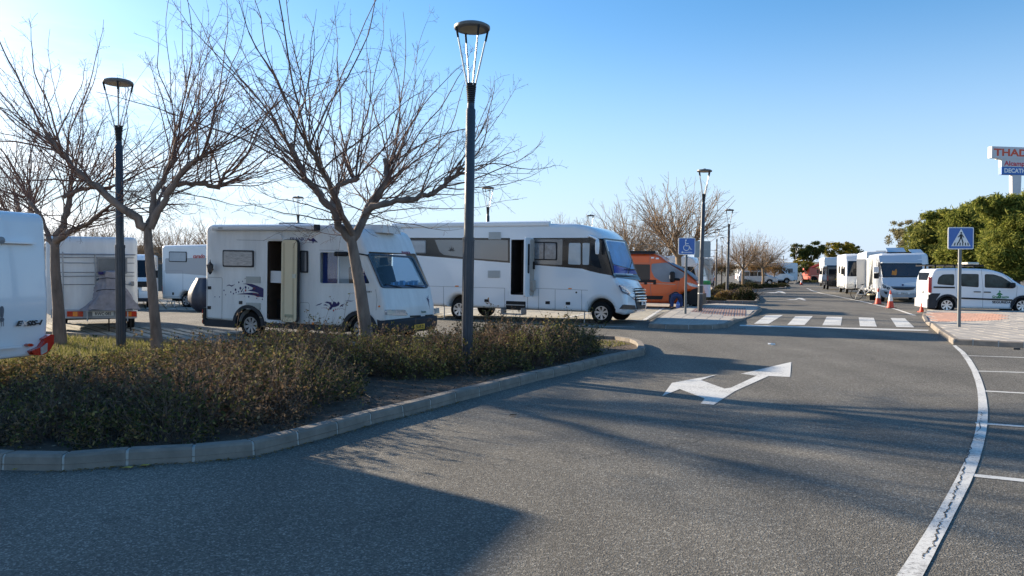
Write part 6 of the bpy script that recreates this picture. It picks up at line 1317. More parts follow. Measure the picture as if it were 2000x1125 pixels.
T1 = bare_tree('bare_tree', 'bare reddish tree directly right of the motorhome rear at the left edge', 16.2, [(117, 664), (114, 600), (108, 530), (107, 478)],
    [([(106, 480), (116, 450), (124, 415), (127, 390), (123, 372), (122, 340)], .085, .035, .3), ([(108, 478), (124, 464), (148, 452), (172, 440), (196, 428), (226, 408)], .08, .03, -.3), ([(124, 385), (140, 370), (160, 364), (188, 362)], .05, .03, .6), ([(105, 478), (80, 440), (55, 405), (30, 380)], .06, .03, .4)], 37, whips=105, wl=(1.8, 3.8), r0=.10)
T0 = bare_tree('bare_tree', 'bare tree half hidden behind the motorhome rear at the left edge', 21, [(52, 640), (50, 540), (48, 470)], [([(48, 472), (58, 420), (62, 395)], .09, .04, 0), ([(48, 470), (25, 420), (5, 380)], .08, .03, .5), ([(50, 470), (52, 430), (30, 400)], .07, .03, -1)], 5, whips=80, wl=(1.6, 3.4), fine=False)
# distant bare trees: one mesh pair per kind, copied
def far_tree_mesh(seed, leafcol=None):
    rng = np.random.default_rng(seed); root = thing('bare_tree', 'x', 'tree', ID.copy(), 'far bare trees'); b = MB(); b.tube([(0, 0, -.1), (.05, 0, .9), (0, .03, 1.9)], [.17, .13, .13], 8); S_, D_, L_, R_ = [], [], [], []
    for k in range(6):
        a = 2*math.pi*k/6+rng.uniform(-.3, .3); q = [Vector((0, 0, 1.8)), Vector((.5*math.cos(a), .5*math.sin(a), 2.4)), Vector((1.1*math.cos(a), 1.1*math.sin(a), 2.8+rng.uniform(0, .5)))]; b.tube(q, [.09, .06, .04], 6)
        for w_ in range(20):
            u = rng.random()**.6; p = q[0].lerp(q[1], u*2) if u < .5 else q[1].lerp(q[2], u*2-1); d = Vector((math.cos(a)*.5, math.sin(a)*.5, .6))+Vector(rng.normal(0, .4, 3)); S_.append(p); D_.append(d); L_.append(rng.uniform(1.5, 3.1)); R_.append(rng.uniform(.016, .026))
    b.build('trunk', BARKL, root, smooth=60); S_, D_, L_, R_ = [np.array([tuple(x) if hasattr(x, 'x') else x for x in a], float) for a in (S_, D_, L_, R_)]
    W = grow(S_, D_, L_, 7, .04, .09, rng); WR = R_[:, None]*np.linspace(1, .35, 7)[None]; Q, QR = side_shoots(W, WR, 8, .4, 1.2, (28, 60), rng, 4, .04, .12, .5); QR = np.maximum(QR, .006)
    V_, F_ = cat(tubes(W, WR, 3), tubes(Q, QR, 3)); quick_mesh('crown', V_, F_, BARKL, root, smooth=True)
    return root
def leaf_quads(cen, size, rng, stretch=1.0, dirs=None, droop=0):
    n = len(cen); a = rng.normal(0, 1, (n, 3)) if dirs is None else dirs+rng.normal(0, .35, (n, 3)); a /= np.linalg.norm(a, axis=1, keepdims=True); r_ = rng.normal(0, 1, (n, 3)); b_ = np.cross(a, r_); b_ /= np.linalg.norm(b_, axis=1, keepdims=True)
    s = (size*rng.uniform(.6, 1.35, n))[:, None]; V = np.stack([cen-a*s*stretch, cen+b_*s*.5, cen+a*s*stretch, cen-b_*s*.5], 1).reshape(-1, 3); return V, np.arange(4*n).reshape(n, 4)
DRYL = leafmat('dry_orange_leaves', [(.13, .07, .03), (.25, .14, .05), (.36, .22, .08), (.20, .16, .08)], trans=.3)
FT0 = far_tree_mesh(3); FT1 = far_tree_mesh(8)
def with_leaves(root, seed, n, lo, hi, rad, mat, size):
    rng = np.random.default_rng(seed); u = rng.normal(0, 1, (n, 3)); u /= np.linalg.norm(u, axis=1, keepdims=True); rr_ = rng.random(n)**.4
    c_ = u*rr_[:, None]*np.array([rad, rad, (hi-lo)/2])+np.array([0, 0, (hi+lo)/2]); c_ += np.sin(c_*4.1+seed)*.18; V, Fc = leaf_quads(c_, size, rng); quick_mesh('foliage', V, Fc, mat, root)
FT2 = far_tree_mesh(14); with_leaves(FT2, 4, 3200, 1.7, 3.7, 1.9, DRYL, .085)
used = set()
def far_tree(root, px, ybase, ytop, label, yaw=0):
    Y = EYE*F/(ybase-530); H_ = EYE+(530-ytop)*Y/F; M = Matrix.Translation(((px-1000)/F*Y, Y, 0))@RZ(yaw)@Matrix.Scale(H_/5.6, 4)
    if root.name in used: return dup(root, M, label)
    used.add(root.name); root.matrix_world = M; root['label'] = label; return root
far_tree(FT0, 1325, 581, 342, 'large bare tree behind the disabled parking sign, filling the sky left of the lamp', 20)
far_tree(FT1, 1225, 573, 388, 'bare tree rising behind the nose of the long white motorhome', 70)
far_tree(FT0, 1452, 566, 448, 'bare tree between the shrubs and the silver people carrier', 130)
far_tree(FT1, 1490, 559, 455, 'thin bare tree behind the far people carrier', 10)
far_tree(FT2, 1384, 562, 486, 'small tree with dry orange leaves behind the grey sign back', 0)
far_tree(FT2, 1422, 559, 488, 'small orange-leaved tree right of the slim lamp posts', 60)
far_tree(FT2, 1476, 556, 487, 'dry orange-leaved tree above the far motorhome roofs', 120)
far_tree(FT2, 1512, 555, 494, 'orange-leaved tree above the nose of the far low-profile motorhome', 200)
far_tree(FT1, 1290, 570, 420, 'bare tree between the long white motorhome and the orange campervan roof', 200)
far_tree(FT0, 1110, 568, 412, 'bare tree tops showing above the long white motorhome awning', 250)
far_tree(FT1, 1035, 566, 440, 'low bare tree tops right of the main lamp post above the roof', 300)
for i, (px, yb, yt, rt_) in enumerate(((345, 578, 425, FT0), (430, 574, 420, FT1), (500, 572, 430, FT0), (600, 570, 432, FT1), (700, 571, 425, FT0), (790, 569, 440, FT1), (880, 569, 432, FT0), (975, 567, 436, FT1), (250, 578, 418, FT1), (170, 580, 415, FT0), (60, 584, 405, FT1), (1165, 566, 445, FT0))):
    far_tree(rt_, px, yb, yt, ('bare hedge-line tree '+('above the grey-panel motorhome', 'above the left end of the cream-door motorhome', 'above the open cream door', 'above the cream-door motorhome awning', 'behind the fork of the large bare tree', 'between the two nearest motorhomes', 'left of the main lamp post', 'right of the main lamp post', 'behind the slim straight trunk', 'behind the left street lamp', 'at the far left edge', 'above the long motorhome front roof')[i]), i*47)
# ================================================================ leafy trees
def leafy(name, label, px, ybase, lobes, mat, n, size, trunk_r=.18, stretch=1.0, cat_='tree', group=None, limb=True, Y=None, tmat=None, shell=.45):
    """lobes in photo pixels (cx, cy, rx, ry, dy)"""
    Y = Y or EYE*F/(ybase-530); X = (px-1000)/F*Y; rng = np.random.default_rng(int(px*7+ybase)); t = thing(name, label, cat_, Matrix.Translation((X, Y, 0)), group); s = Y/F
    b = MB(); cz = [EYE+(530-l[1])*s for l in lobes]; fork = min(c_-l[3]*s for c_, l in zip(cz, lobes)); fork = max(.5, fork*.8+.1); b.tube([(0, 0, -.1), (.06, 0, fork*.5), (0, 0, fork)], [trunk_r*1.2, trunk_r, trunk_r*.9], 8)
    Vs = []; tot = sum(l[2]*l[3] for l in lobes)
    for l, c_ in zip(lobes, cz):
        q = Vector(((l[0]-px)*s, l[4], c_)); b.tube([(0, 0, fork), (q.x*.5, q.y*.5, fork+(q.z-fork)*.45), q], [trunk_r*.6, trunk_r*.4, trunk_r*.15], 5)
        m = max(1, int(n*l[2]*l[3]/tot)); u = rng.normal(0, 1, (m, 3)); u /= np.linalg.norm(u, axis=1, keepdims=True); rr_ = (shell+(1-shell)*rng.random(m)**.6)
        # clumps: pull leaves towards random sub-centres, leaving gaps
        kk = max(6, int(m/130)); sc = rng.normal(0, 1, (kk, 3)); sc /= np.linalg.norm(sc, axis=1, keepdims=True); sc *= (.55+.45*rng.random(kk))[:, None]; pos = sc[rng.integers(0, kk, m)]+rng.normal(0, .125, (m, 3))
        rad = np.array([l[2]*s, min(l[2], l[3]*1.3)*s, l[3]*s]); Vs.append(pos*rad+np.array(q))
    b.build('trunk', tmat or BARK, t, smooth=60); c_ = np.concatenate(Vs); V, Fc = leaf_quads(c_, size, rng, stretch); quick_mesh('crown', V, Fc, mat, t); return t
PINE = leafmat('pine_needles', [(.06, .08, .018), (.13, .16, .03), (.24, .25, .05), (.36, .35, .09)], trans=.45, rough=.7)
PINED = leafmat('pine_needles_dark', [(.065, .085, .022), (.13, .15, .035), (.22, .225, .05), (.32, .30, .08)], trans=.45, rough=.7)
OAK = leafmat('oak_leaves', [(.025, .04, .015), (.05, .07, .025), (.10, .12, .03), (.20, .17, .04)], trans=.25); YEL = leafmat('yellowing_leaves', [(.10, .10, .02), (.28, .22, .03), (.40, .30, .04), (.12, .13, .03)], trans=.35)
PALE = leafmat('sparse_pale_leaves', [(.16, .14, .07), (.30, .26, .13), (.22, .21, .10)], trans=.35)
def pine(label, px, Y, lobes, mat, n, size): return leafy('pine_tree', label, px, 0, lobes, mat, int(n*2.9), size*.48, .2, 2.4, Y=Y, shell=.3, group='pines behind the pavement')
pine('broad pine at the left end of the pine row above the facing motorhome', 1832, 52, [(1815, 462, 42, 30, 0), (1850, 455, 44, 38, 0), (1800, 500, 48, 36, -1), (1850, 505, 50, 40, -1), (1880, 470, 40, 40, 1), (1790, 530, 35, 22, -1)], PINED, 26000, .13)
pine('tall pine behind the pedestrian crossing sign', 1905, 46, [(1880, 440, 50, 36, 0), (1915, 425, 48, 30, 0), (1905, 478, 60, 44, -.8), (1870, 500, 50, 42, -1), (1930, 510, 50, 36, -1), (1950, 455, 45, 46, 0), (1850, 425, 28, 20, 1)], PINE, 32000, .12)
pine('pine at the right edge of the photo with the highest crown', 1985, 40, [(1935, 402, 34, 20, 0), (1965, 418, 46, 34, 0), (2010, 405, 46, 34, 0), (1975, 462, 60, 44, -.6), (1950, 500, 52, 40, -1), (2030, 470, 60, 60, -.5), (1985, 520, 55, 28, -1), (2040, 400, 40, 30, 0)], PINE, 34000, .11)
pine('further pine whose crown tip shows above the others by the tall sign', 2075, 44, [(2065, 420, 60, 50, 0), (2120, 440, 60, 60, 0), (2080, 500, 70, 50, 0)], PINED, 9000, .13)
leafy('pale_tree', 'thin pale deciduous tree left of the pine row, above the facing motorhome', 1772, 562, [(1760, 445, 26, 18, 0), (1785, 438, 24, 14, 0), (1752, 470, 24, 22, 0), (1785, 470, 30, 26, 0), (1765, 495, 24, 16, 0)], PALE, 7500, .085, .16, tmat=BARKL, shell=.2)
leafy('round_tree', 'round dark green tree with visible trunk beside the orange boom lift', 1580, 549.5, [(1566, 488, 22, 13, 0), (1590, 482, 20, 11, 0), (1558, 499, 18, 11, 0), (1583, 498, 24, 11, 0), (1600, 492, 14, 12, 0)], OAK, 12000, .125, .28, shell=.2, tmat=pm('dark_bark', (.04, .032, .026), .9))
leafy('yellow_tree', 'yellowing tree behind the palm and the black van', 1640, 548.5, [(1622, 486, 20, 13, 0), (1645, 482, 20, 10, 0), (1660, 492, 16, 15, 0), (1635, 500, 22, 14, 0)], YEL, 10500, .125, .25)
leafy('green_tree', 'green crown right of the yellowing tree above the white motorhomes', 1668, 547.5, [(1660, 486, 14, 11, 0), (1672, 500, 14, 16, 0), (1655, 505, 20, 14, 0)], OAK, 6000, .13, .25)
for i, (px, yb, l, mt, lb) in enumerate(((1567, 552, [(1567, 522, 14, 10, 0), (1560, 530, 10, 10, 0)], OAK, 'rounded dark shrub left of the boom lift'), (1600, 550.8, [(1596, 524, 12, 8, 0), (1606, 530, 10, 10, 0)], YEL, 'yellow-green shrub behind the boom lift'),
                                      (1575, 551, [(1560, 512, 14, 6, 0), (1580, 516, 12, 6, 0)], YEL, 'loose yellow foliage below the round dark green tree'))):
    leafy('shrub', lb, px, yb, l, mt, 3200, .11, .08, cat_='shrub')
# palm
Yp = 2442/(551-530); pb = thing('palm_tree', 'palm tree with arching fronds in front of the yellowing tree', 'palm tree', Matrix.Translation(((1632-1000)/F*Yp, Yp, 0)))
hz = EYE+(530-511)*Yp/F; MB().tube([(0, 0, -.1), (0, 0, hz)], [.35, .3], 10).build('trunk', BARK, pb, smooth=60)
PALM = leafmat('palm_frond_green', [(.05, .07, .02), (.12, .13, .03), (.30, .24, .06)], trans=.2)
for k in range(26):
    a = k*2.4; el = .15+1.2*((k*.37) % 1); Vv, Ff = [], []; d = Vector((math.cos(a), math.sin(a), 0)); pts = []
    for j in range(9): u = j/8; pts.append(Vector((0, 0, hz))+d*(2.6*u*math.cos(el*.5))+Vector((0, 0, 2.2*u*math.sin(el)-2.1*u*u)))
    for j in range(8):
        for sg in (-1, 1):
            side = d.cross(Vector((0, 0, 1)))*sg; p = pts[j]; q = pts[j+1]; i0 = len(Vv); Vv += [p, q, q+side*.38+d*.18-Vector((0, 0, .20)), p+side*.40+d*.18-Vector((0, 0, .22))][:4]; Ff.append((i0, i0+1, i0+2, i0+3))
    m_ = MB(); m_.add(Vv, Ff); m_.build('frond', PALM, pb)
# ================================================================ foreground shrubs, soil litter, grass
SHR = leafmat('shrub_leaves', [(.03, .038, .016), (.065, .078, .026), (.15, .14, .045), (.22, .13, .06), (.32, .27, .10)], trans=.22, pos=[0, .35, .68, .85, 1])
SHR2 = leafmat('reddish_shrub_leaves', [(.035, .045, .018), (.09, .095, .03), (.19, .12, .055), (.27, .16, .08), (.24, .24, .08)], trans=.22, pos=[0, .4, .7, .86, 1]); STEM = pm('dry_stem', (.17, .12, .09), .9, var=.4, vs=8)
def inside_px(poly, n, rng):
    pw = [P(*p).xy for p in poly]; xs_ = [p[0] for p in pw]; ys_ = [p[1] for p in pw]; out = []
    while len(out) < n:
        x, y = rng.uniform(min(xs_), max(xs_)), rng.uniform(min(ys_), max(ys_))
        if inpoly((x, y), pw): out.append((x, y))
    return np.array(out)
def shrub_bed(name, label, poly, ncl, per_cl, hfun, kinds, seed, per, lsize):
    """loose clumps: stems splay out of a root point, each clump has its own foliage tone"""
    rng = np.random.default_rng(seed); cand = inside_px(poly, ncl*14, rng); cen = [cand[0]]
    for q in cand[1:]:
        if len(cen) >= ncl: break
        if min((q[0]-c[0])**2+(q[1]-c[1])**2 for c in cen) > .40**2: cen.append(q)
    cen = np.array(cen); n_c = len(cen); ch = np.array([hfun(x, y) for x, y in cen])*rng.uniform(.62, 1.25, n_c); cr_ = rng.uniform(.32, .62, n_c); kd = rng.choice(len(kinds), n_c, p=[k[1] for k in kinds])
    t = thing(name, label, 'shrubs', None); t['kind'] = 'stuff'; Sv = []
    for ki, (mat, pr) in enumerate(kinds):
        ids = np.where(kd == ki)[0]
        if not len(ids): continue
        ci = np.repeat(ids, per_cl); n = len(ci); a = rng.uniform(0, 6.283, n); r_ = cr_[ci]*np.sqrt(rng.random(n)); off = np.column_stack([np.cos(a)*r_, np.sin(a)*r_])
        base = np.column_stack([cen[ci]+off*.45, np.full(n, .04)]); dome = np.sqrt(np.maximum(.12, 1-.8*(r_/cr_[ci])**2)); hh = ch[ci]*dome*rng.uniform(.6, 1.1, n); st = rng.random(n) < .06; hh[st] *= 1.3
        d = np.column_stack([off*1.1/np.maximum(hh, .2)[:, None]+rng.normal(0, .2, (n, 2)), np.ones(n)]); W = grow(base, d, hh*1.15, 7, -.01, .15, rng); WR = np.full((n, 7), .0042)*np.linspace(1, .5, 7)
        Q, QR = side_shoots(W, WR, 5, .08, .26, (30, 75), rng, 4, .02, .16, .7, tmin=.3); Sv += [tubes(W, WR, 3), tubes(Q, np.maximum(QR, .0022), 3)]
        m = n*per; m1_ = int(m*.75); wi = rng.integers(0, len(Q), m1_); ti = rng.integers(1, 4, m1_); c1 = Q[wi, ti]; wi = rng.integers(0, n, m-m1_); ti = rng.integers(3, 7, m-m1_); c2 = W[wi, ti]
        c_ = np.concatenate([c1, c2])+rng.normal(0, .02, (m, 3)); c_[:, 2] = np.maximum(c_[:, 2], .05); V, Fc = leaf_quads(c_, lsize, rng, 1.0); o2 = quick_mesh('leaves', V, Fc, mat, t); o2['kind'] = 'stuff'
    V1, F1_ = cat(*Sv); o1 = quick_mesh('stems', V1, F1_, STEM, t); o1['kind'] = 'stuff'; return t
DRYS = leafmat('dry_brown_shrub_leaves', [(.06, .04, .025), (.13, .085, .05), (.21, .14, .08), (.28, .21, .12)], trans=.2)
OLV = leafmat('olive_shrub_leaves', [(.05, .055, .018), (.12, .12, .035), (.22, .20, .06), (.34, .31, .10)], trans=.25)
def edge(x, y):      # distance to the kerb line
    d = 9
    for a, c in zip(bed_pts[:33], bed_pts[1:34]):
        ab = (c.xy-a.xy); t = max(0, min(1, (Vector((x, y))-a.xy).dot(ab)/ab.length_squared)); d = min(d, (Vector((x, y))-(a.xy+ab*t)).length)
    return d
shrub_bed('shrub_mass', 'loose olive and brown shrubs filling the left part of the kerbed bed', [(-260, 884), (100, 888), (300, 878), (480, 850), (610, 805), (672, 772), (700, 745), (690, 715), (560, 702), (430, 706), (300, 722), (120, 735), (-200, 742)], 120, 62,
          lambda x, y: (.36+.38*max(0, min(1, (x+6.0)/3.0)))*(.55+.45*max(0, min(1, edge(x, y)/1.0))), [(SHR, .34), (OLV, .22), (SHR2, .20), (DRYS, .24)], 3, 17, .021)
shrub_bed('shrub_mass', 'reddish green shrubs around the foot of the main lamp post', [(700, 738), (780, 748), (880, 744), (980, 732), (1070, 716), (1128, 700), (1138, 688), (1125, 680), (1000, 688), (850, 700), (740, 706)], 40, 75,
          lambda x, y: .64+.10*math.sin(x*1.4+1), [(SHR2, .45), (SHR, .20), (OLV, .15), (DRYS, .20)], 8, 18, .022)
LIT = leafmat('leaf_litter', [(.06, .035, .02), (.12, .075, .045), (.20, .14, .09), (.30, .24, .17)], trans=.1)
rng = np.random.default_rng(5); xy = inside_px([(-200, 895), (120, 905), (380, 890), (590, 855), (780, 805), (980, 755), (1240, 690), (1236, 676), (1130, 668), (960, 676), (760, 696), (560, 690), (314, 680), (60, 665), (-200, 700)], 15000, rng)
c_ = np.column_stack([xy, rng.uniform(.052, .075, len(xy))]); V, Fc = leaf_quads(c_, .016, rng, 1.2); V[:, 2] = .05+np.abs(V[:, 2]-.05)*.5; tag(quick_mesh('leaf_litter', V, Fc, LIT, kind='stuff'), 'dry brown leaf litter and twigs on the soil of the bed', 'leaf litter', kind='stuff')
GR = leafmat('rough_grass', [(.07, .09, .02), (.15, .16, .04), (.28, .25, .09), (.35, .30, .15)], trans=.3)
def grass(poly, n, h0, h1, seed, label, zb=.05):
    rng = np.random.default_rng(seed); xy = inside_px(poly, n, rng); a = rng.uniform(0, 6.28, n); hh = rng.uniform(h0, h1, n); lx_ = rng.normal(0, .35, n)*hh; ly = rng.normal(0, .35, n)*hh; w_ = .006+rng.random(n)*.005; z = np.full(n, zb)
    V = np.stack([np.column_stack([xy[:, 0]-np.cos(a)*w_, xy[:, 1]-np.sin(a)*w_, z]), np.column_stack([xy[:, 0]+np.cos(a)*w_, xy[:, 1]+np.sin(a)*w_, z]), np.column_stack([xy[:, 0]+lx_, xy[:, 1]+ly, z+hh])], 1).reshape(-1, 3)
    return tag(quick_mesh('grass', V, np.arange(3*n).reshape(n, 3), GR, kind='stuff'), label, 'grass', kind='stuff')
grass([(-100, 668), (120, 662), (314, 676), (500, 683), (660, 692), (690, 706), (560, 704), (430, 708), (300, 724), (120, 735), (-100, 720)], 16000, .04, .14, 6, 'dry yellow-green grass at the back of the left bed')
grass([(1150, 690), (1235, 677), (1200, 670), (1130, 669), (1110, 680)], 900, .02, .06, 7, 'sparse dry grass at the tip of the kerbed bed')
# far low shrubs in the beds beside the road, one thing each
def small_shrub(label, px, ybase, wpx, hpx, mat, n=1500, size=.05, dy=0):
    Y = EYE*F/(ybase-530); s = Y/F; rng = np.random.default_rng(int(px*3+ybase)); t = thing('shrub', label, 'shrub', Matrix.Translation(((px-1000)*s, Y+dy, .05)), 'low shrubs in the far beds')
    ns = 90; sx_ = rng.uniform(-1, 1, ns)*wpx*s*.5; sy_ = rng.uniform(-1, 1, ns)*wpx*s*.35; W = grow(np.column_stack([sx_*.5, sy_*.5, np.zeros(ns)]), np.column_stack([sx_*1.1, sy_*1.1, np.full(ns, hpx*s)]), np.full(ns, hpx*s*1.05), 5, 0, .12, rng); V_, F_ = tubes(W, np.full((ns, 5), .007), 3); quick_mesh('stems', V_, F_, STEM, t)
    u = rng.normal(0, 1, (n, 3)); u /= np.linalg.norm(u, axis=1, keepdims=True); u[:, 2] = np.abs(u[:, 2]); c_ = u*(.55+.45*rng.random(n))[:, None]*np.array([wpx*s*.52, wpx*s*.4, hpx*s]); c_ += np.sin(c_*9)*.05; V, Fc = leaf_quads(c_, size, rng); quick_mesh('leaves', V, Fc, mat, t); return t
DSH = leafmat('dark_shrub_leaves', [(.02, .028, .012), (.045, .052, .02), (.09, .085, .03), (.15, .12, .045)], trans=.15); OSH = leafmat('orange_shrub_leaves', [(.09, .06, .025), (.20, .13, .04), (.32, .20, .06), (.14, .12, .04)], trans=.25)
for lb, px, yb, wp, hp, mt, n in (('dark rounded shrub at the right front corner of the bed behind the crossing island', 1455, 588, 52, 26, DSH, 4200), ('orange-tinged shrub left of the dark rounded one', 1418, 587, 48, 20, OSH, 3000), ('brown shrub behind the foot of the third street lamp', 1402, 582, 50, 18, SHR2, 2400),
                           ('low dull shrub right of the litter bin', 1380, 588, 36, 9, SHR, 1200), ('flat orange shrub at the kerb of that bed', 1405, 591, 26, 7, OSH, 700), ('brown shrub behind the litter bin', 1370, 578, 36, 16, SHR2, 1500), ('long dark shrub in the second bed', 1425, 569, 60, 17, DSH, 3400), ('dark green shrub below the bare tree trunk in the second bed', 1465, 566, 50, 14, DSH, 2400),
                           ('pale grey-green shrub in front of the people carrier', 1462, 563, 34, 16, leafmat('grey_green_leaves', [(.14, .15, .09), (.24, .25, .16), (.10, .11, .06)], trans=.2), 1500), ('dark shrub right of the people carrier rear', 1500, 563, 40, 9, DSH, 1500), ('reddish shrub at the far end of the second bed', 1524, 561.5, 34, 9, OSH, 1400), ('low shrub row under the boom lift', 1600, 552.5, 50, 5, DSH, 900), ('low shrub under the round dark tree', 1575, 552.8, 34, 4, SHR, 600)):
    small_shrub(lb, px, yb, wp, hp, mt, n, .045 if yb > 575 else .07)
# ================================================================ signs
BLUE = pm('sign_blue', (.02, .12, .42), .4, coat=.3); SWHITE = pm('sign_white', (.80, .80, .78), .45)
def flat(par, name, mat, pts, y0, y1): return MB().prism([(p[0], y0, p[1]) for p in pts], [(p[0], y1, p[1]) for p in pts]).build(name, mat, par)
def sign(name, label, base, post_h, w_, h_, zc, yaw, lean=0, post_r=.035):
    t = thing(name, label, 'road sign', Matrix.Translation((base.x, base.y, base.z))@RZ(yaw)@RY(lean)); MB().box(-.04, .04, -.02, .02, 0, zc+h_*.3).build('post', pm('grey_post', (.16, .17, .175), .45, metal=.4, var=.15), t)
    p = fillet([(-w_/2, zc-h_/2), (w_/2, zc-h_/2), (w_/2, zc+h_/2), (-w_/2, zc+h_/2)], .05, 5); pl = flat(t, 'sign_plate', SWHITE, p, -.035, -.022)
    q = fillet([(-w_/2+.025, zc-h_/2+.025), (w_/2-.025, zc-h_/2+.025), (w_/2-.025, zc+h_/2-.025), (-w_/2+.025, zc+h_/2-.025)], .035, 5); flat(pl, 'blue_field', BLUE, q, -.039, -.034); return t, pl
bs = P(1873, 639, .115); zc = EYE+(530-465.5)*bs.y/F-bs.z; t, pl = sign('crossing_sign', 'blue pedestrian crossing sign on a dark grey post on the right pavement', bs, 2.7, 50*bs.y/F, 43*bs.y/F, zc, 0)
w_, h_ = 50*bs.y/F, 43*bs.y/F; u = h_
flat(pl, 'white_triangle', SWHITE, [(-.44*u, zc-.36*u), (.44*u, zc-.36*u), (0, zc+.43*u)], -.043, -.038); b = MB()
for pts in ([(-.02, .26), (.03, .26), (.045, .30), (.03, .34), (-.02, .34), (-.035, .30)], [(-.05, .02), (.05, .02), (.06, .24), (-.04, .24)], [(-.04, .22), (-.15, .10), (-.13, .07), (-.03, .15)], [(.05, .22), (.14, .08), (.12, .06), (.04, .16)], [(-.05, .03), (0, .03), (-.10, -.22), (-.15, -.22)], [(0, .03), (.05, .03), (.12, -.20), (.07, -.22)]):
    b.prism([(p[0]*u, -.047, zc+p[1]*u*.9-.03*u) for p in pts], [(p[0]*u, -.042, zc+p[1]*u*.9-.03*u) for p in pts])
b.build('walking_figure', INK, pl)
for k in range(6): x_ = (-.29+k*.115)*u; flat(pl, 'stripe_mark', INK, [(x_-.01*u*(3-k), zc-.33*u), (x_+.05*u-.01*u*(3-k), zc-.33*u), (x_+.045*u, zc-.20*u), (x_+.005*u, zc-.20*u)], -.047, -.042)
bs = P(1338.5, 613, .12); zc = EYE+(530-481)*bs.y/F-bs.z; w_ = 33*bs.y/F; t, pl = sign('disabled_parking_sign', 'blue disabled parking sign with left arrow on the crossing island', bs, 2.7, w_, w_, zc, 0, .8); u = w_
b = MB(); n = 20; ro, ri = .185, .145; cx, cz = -.03, -.09
vs = [(( cx+r_*math.cos(a))*u, y_, zc+(cz+r_*math.sin(a))*u) for y_ in (-.044, -.039) for k in range(n+1) for a in (math.radians(130+k*250/n),) for r_ in (ro, ri)]; m = 2*(n+1)
b.add(vs, [(2*k, 2*k+2, 2*k+3, 2*k+1) for k in range(n)]+[(m+2*k, m+2*k+1, m+2*k+3, m+2*k+2) for k in range(n)])
for pts in ([(-.10, .30), (-.03, .30), (-.02, .37), (-.06, .41), (-.11, .37)], [(-.11, .27), (-.06, .27), (-.04, .02), (-.09, .02)], [(-.07, .17), (.10, .17), (.10, .13), (-.07, .13)], [(-.08, .05), (.13, .05), (.13, 0), (-.08, 0)], [(.10, .04), (.15, .03), (.25, -.18), (.20, -.20)], [(.20, -.20), (.23, -.15), (.31, -.17), (.30, -.21)]):
    b.prism([(p[0]*u, -.044, zc+p[1]*u) for p in pts], [(p[0]*u, -.039, zc+p[1]*u) for p in pts])
b.build('wheelchair_symbol', SWHITE, pl); flat(pl, 'arrow_mark', SWHITE, [(-.36*u, zc-.36*u), (-.22*u, zc-.30*u), (-.22*u, zc-.345*u), (.33*u, zc-.345*u), (.33*u, zc-.375*u), (-.22*u, zc-.375*u), (-.22*u, zc-.42*u)], -.044, -.039)
# sign seen from the back
Yb = 34.0; t = thing('sign_back', 'plain grey back of a square sign behind the crossing island lamp post', 'road sign', Matrix.Translation(((1371-1000)/F*Yb, Yb, 0))); zc = EYE+(530-487)*Yb/F; w_ = 32*Yb/F
MB().tube([(0, 0, 0), (0, 0, zc)], .03, 8).build('post', STEEL, t); p = fillet([(-w_/2, zc-w_/2), (w_/2, zc-w_/2), (w_/2, zc+w_/2), (-w_/2, zc+w_/2)], .05, 5); flat(t, 'sign_plate', pm('grey_sign_back', (.30, .33, .33), .5, metal=.2, var=.1), p, -.05, -.03)
MB().box(-.2, .2, -.07, -.05, zc-.02, zc+.02).build('clamp', STEEL, t)
# tall shopping sign
Yq = 120.0; sc_ = Yq/F; xq = (1980-1000)*sc_; t = thing('shopping_sign', 'tall white pylon with red, white and blue shopping boards above the pines', 'sign', Matrix.Translation((xq, Yq, 0))@RZ(10)); zz = lambda y: EYE+(530-y)*sc_
BRD = pm('white_sign_board', (.60, .60, .60), .5, var=.1, vs=1); b = MB(); b.add([(-.4, -.3, 0), (.4, -.3, 0), (.4, .3, 0), (-.4, .3, 0), (-.85, -.3, zz(343)), (.85, -.3, zz(343)), (.85, .3, zz(343)), (-.85, .3, zz(343))], [(0, 1, 5, 4), (1, 2, 6, 5), (2, 3, 7, 6), (3, 0, 4, 7), (0, 1, 2, 3), (4, 5, 6, 7)]); b.build('column', BRD, t)
b1 = MB().box(-4.65, 4.65, -.4, .4, zz(311), zz(289)).build('top_board', BRD, t); text('THADER', 1.52, pm('orange_red_letters', (.62, .07, .02), .5), b1, Tm(-4.25, -.41, zz(306.5))@RX(90), bold=.05, xs=1.46)
b2 = MB().box(-2.8, 4.4, -.32, .32, zz(327.5), zz(311)).build('middle_board', BRD, t); text('Alcampo', 1.02, pm('crimson_letters', (.55, .02, .05), .5), b2, Tm(-2.3, -.33, zz(325))@RX(90), bold=.03, xs=1.2)
b3 = MB().box(-2.8, 4.4, -.34, .34, zz(342.5), zz(327.5)).build('blue_board', pm('board_blue', (.02, .13, .42), .5), t); text('DECATHLON', .92, SWHITE, b3, Tm(-2.35, -.35, zz(338.5))@RX(90), bold=.035, xs=1.08)
b = MB().box(-3.4, 4.0, -.36, .36, zz(313), zz(311)).build('board_ledge', BRD, t)
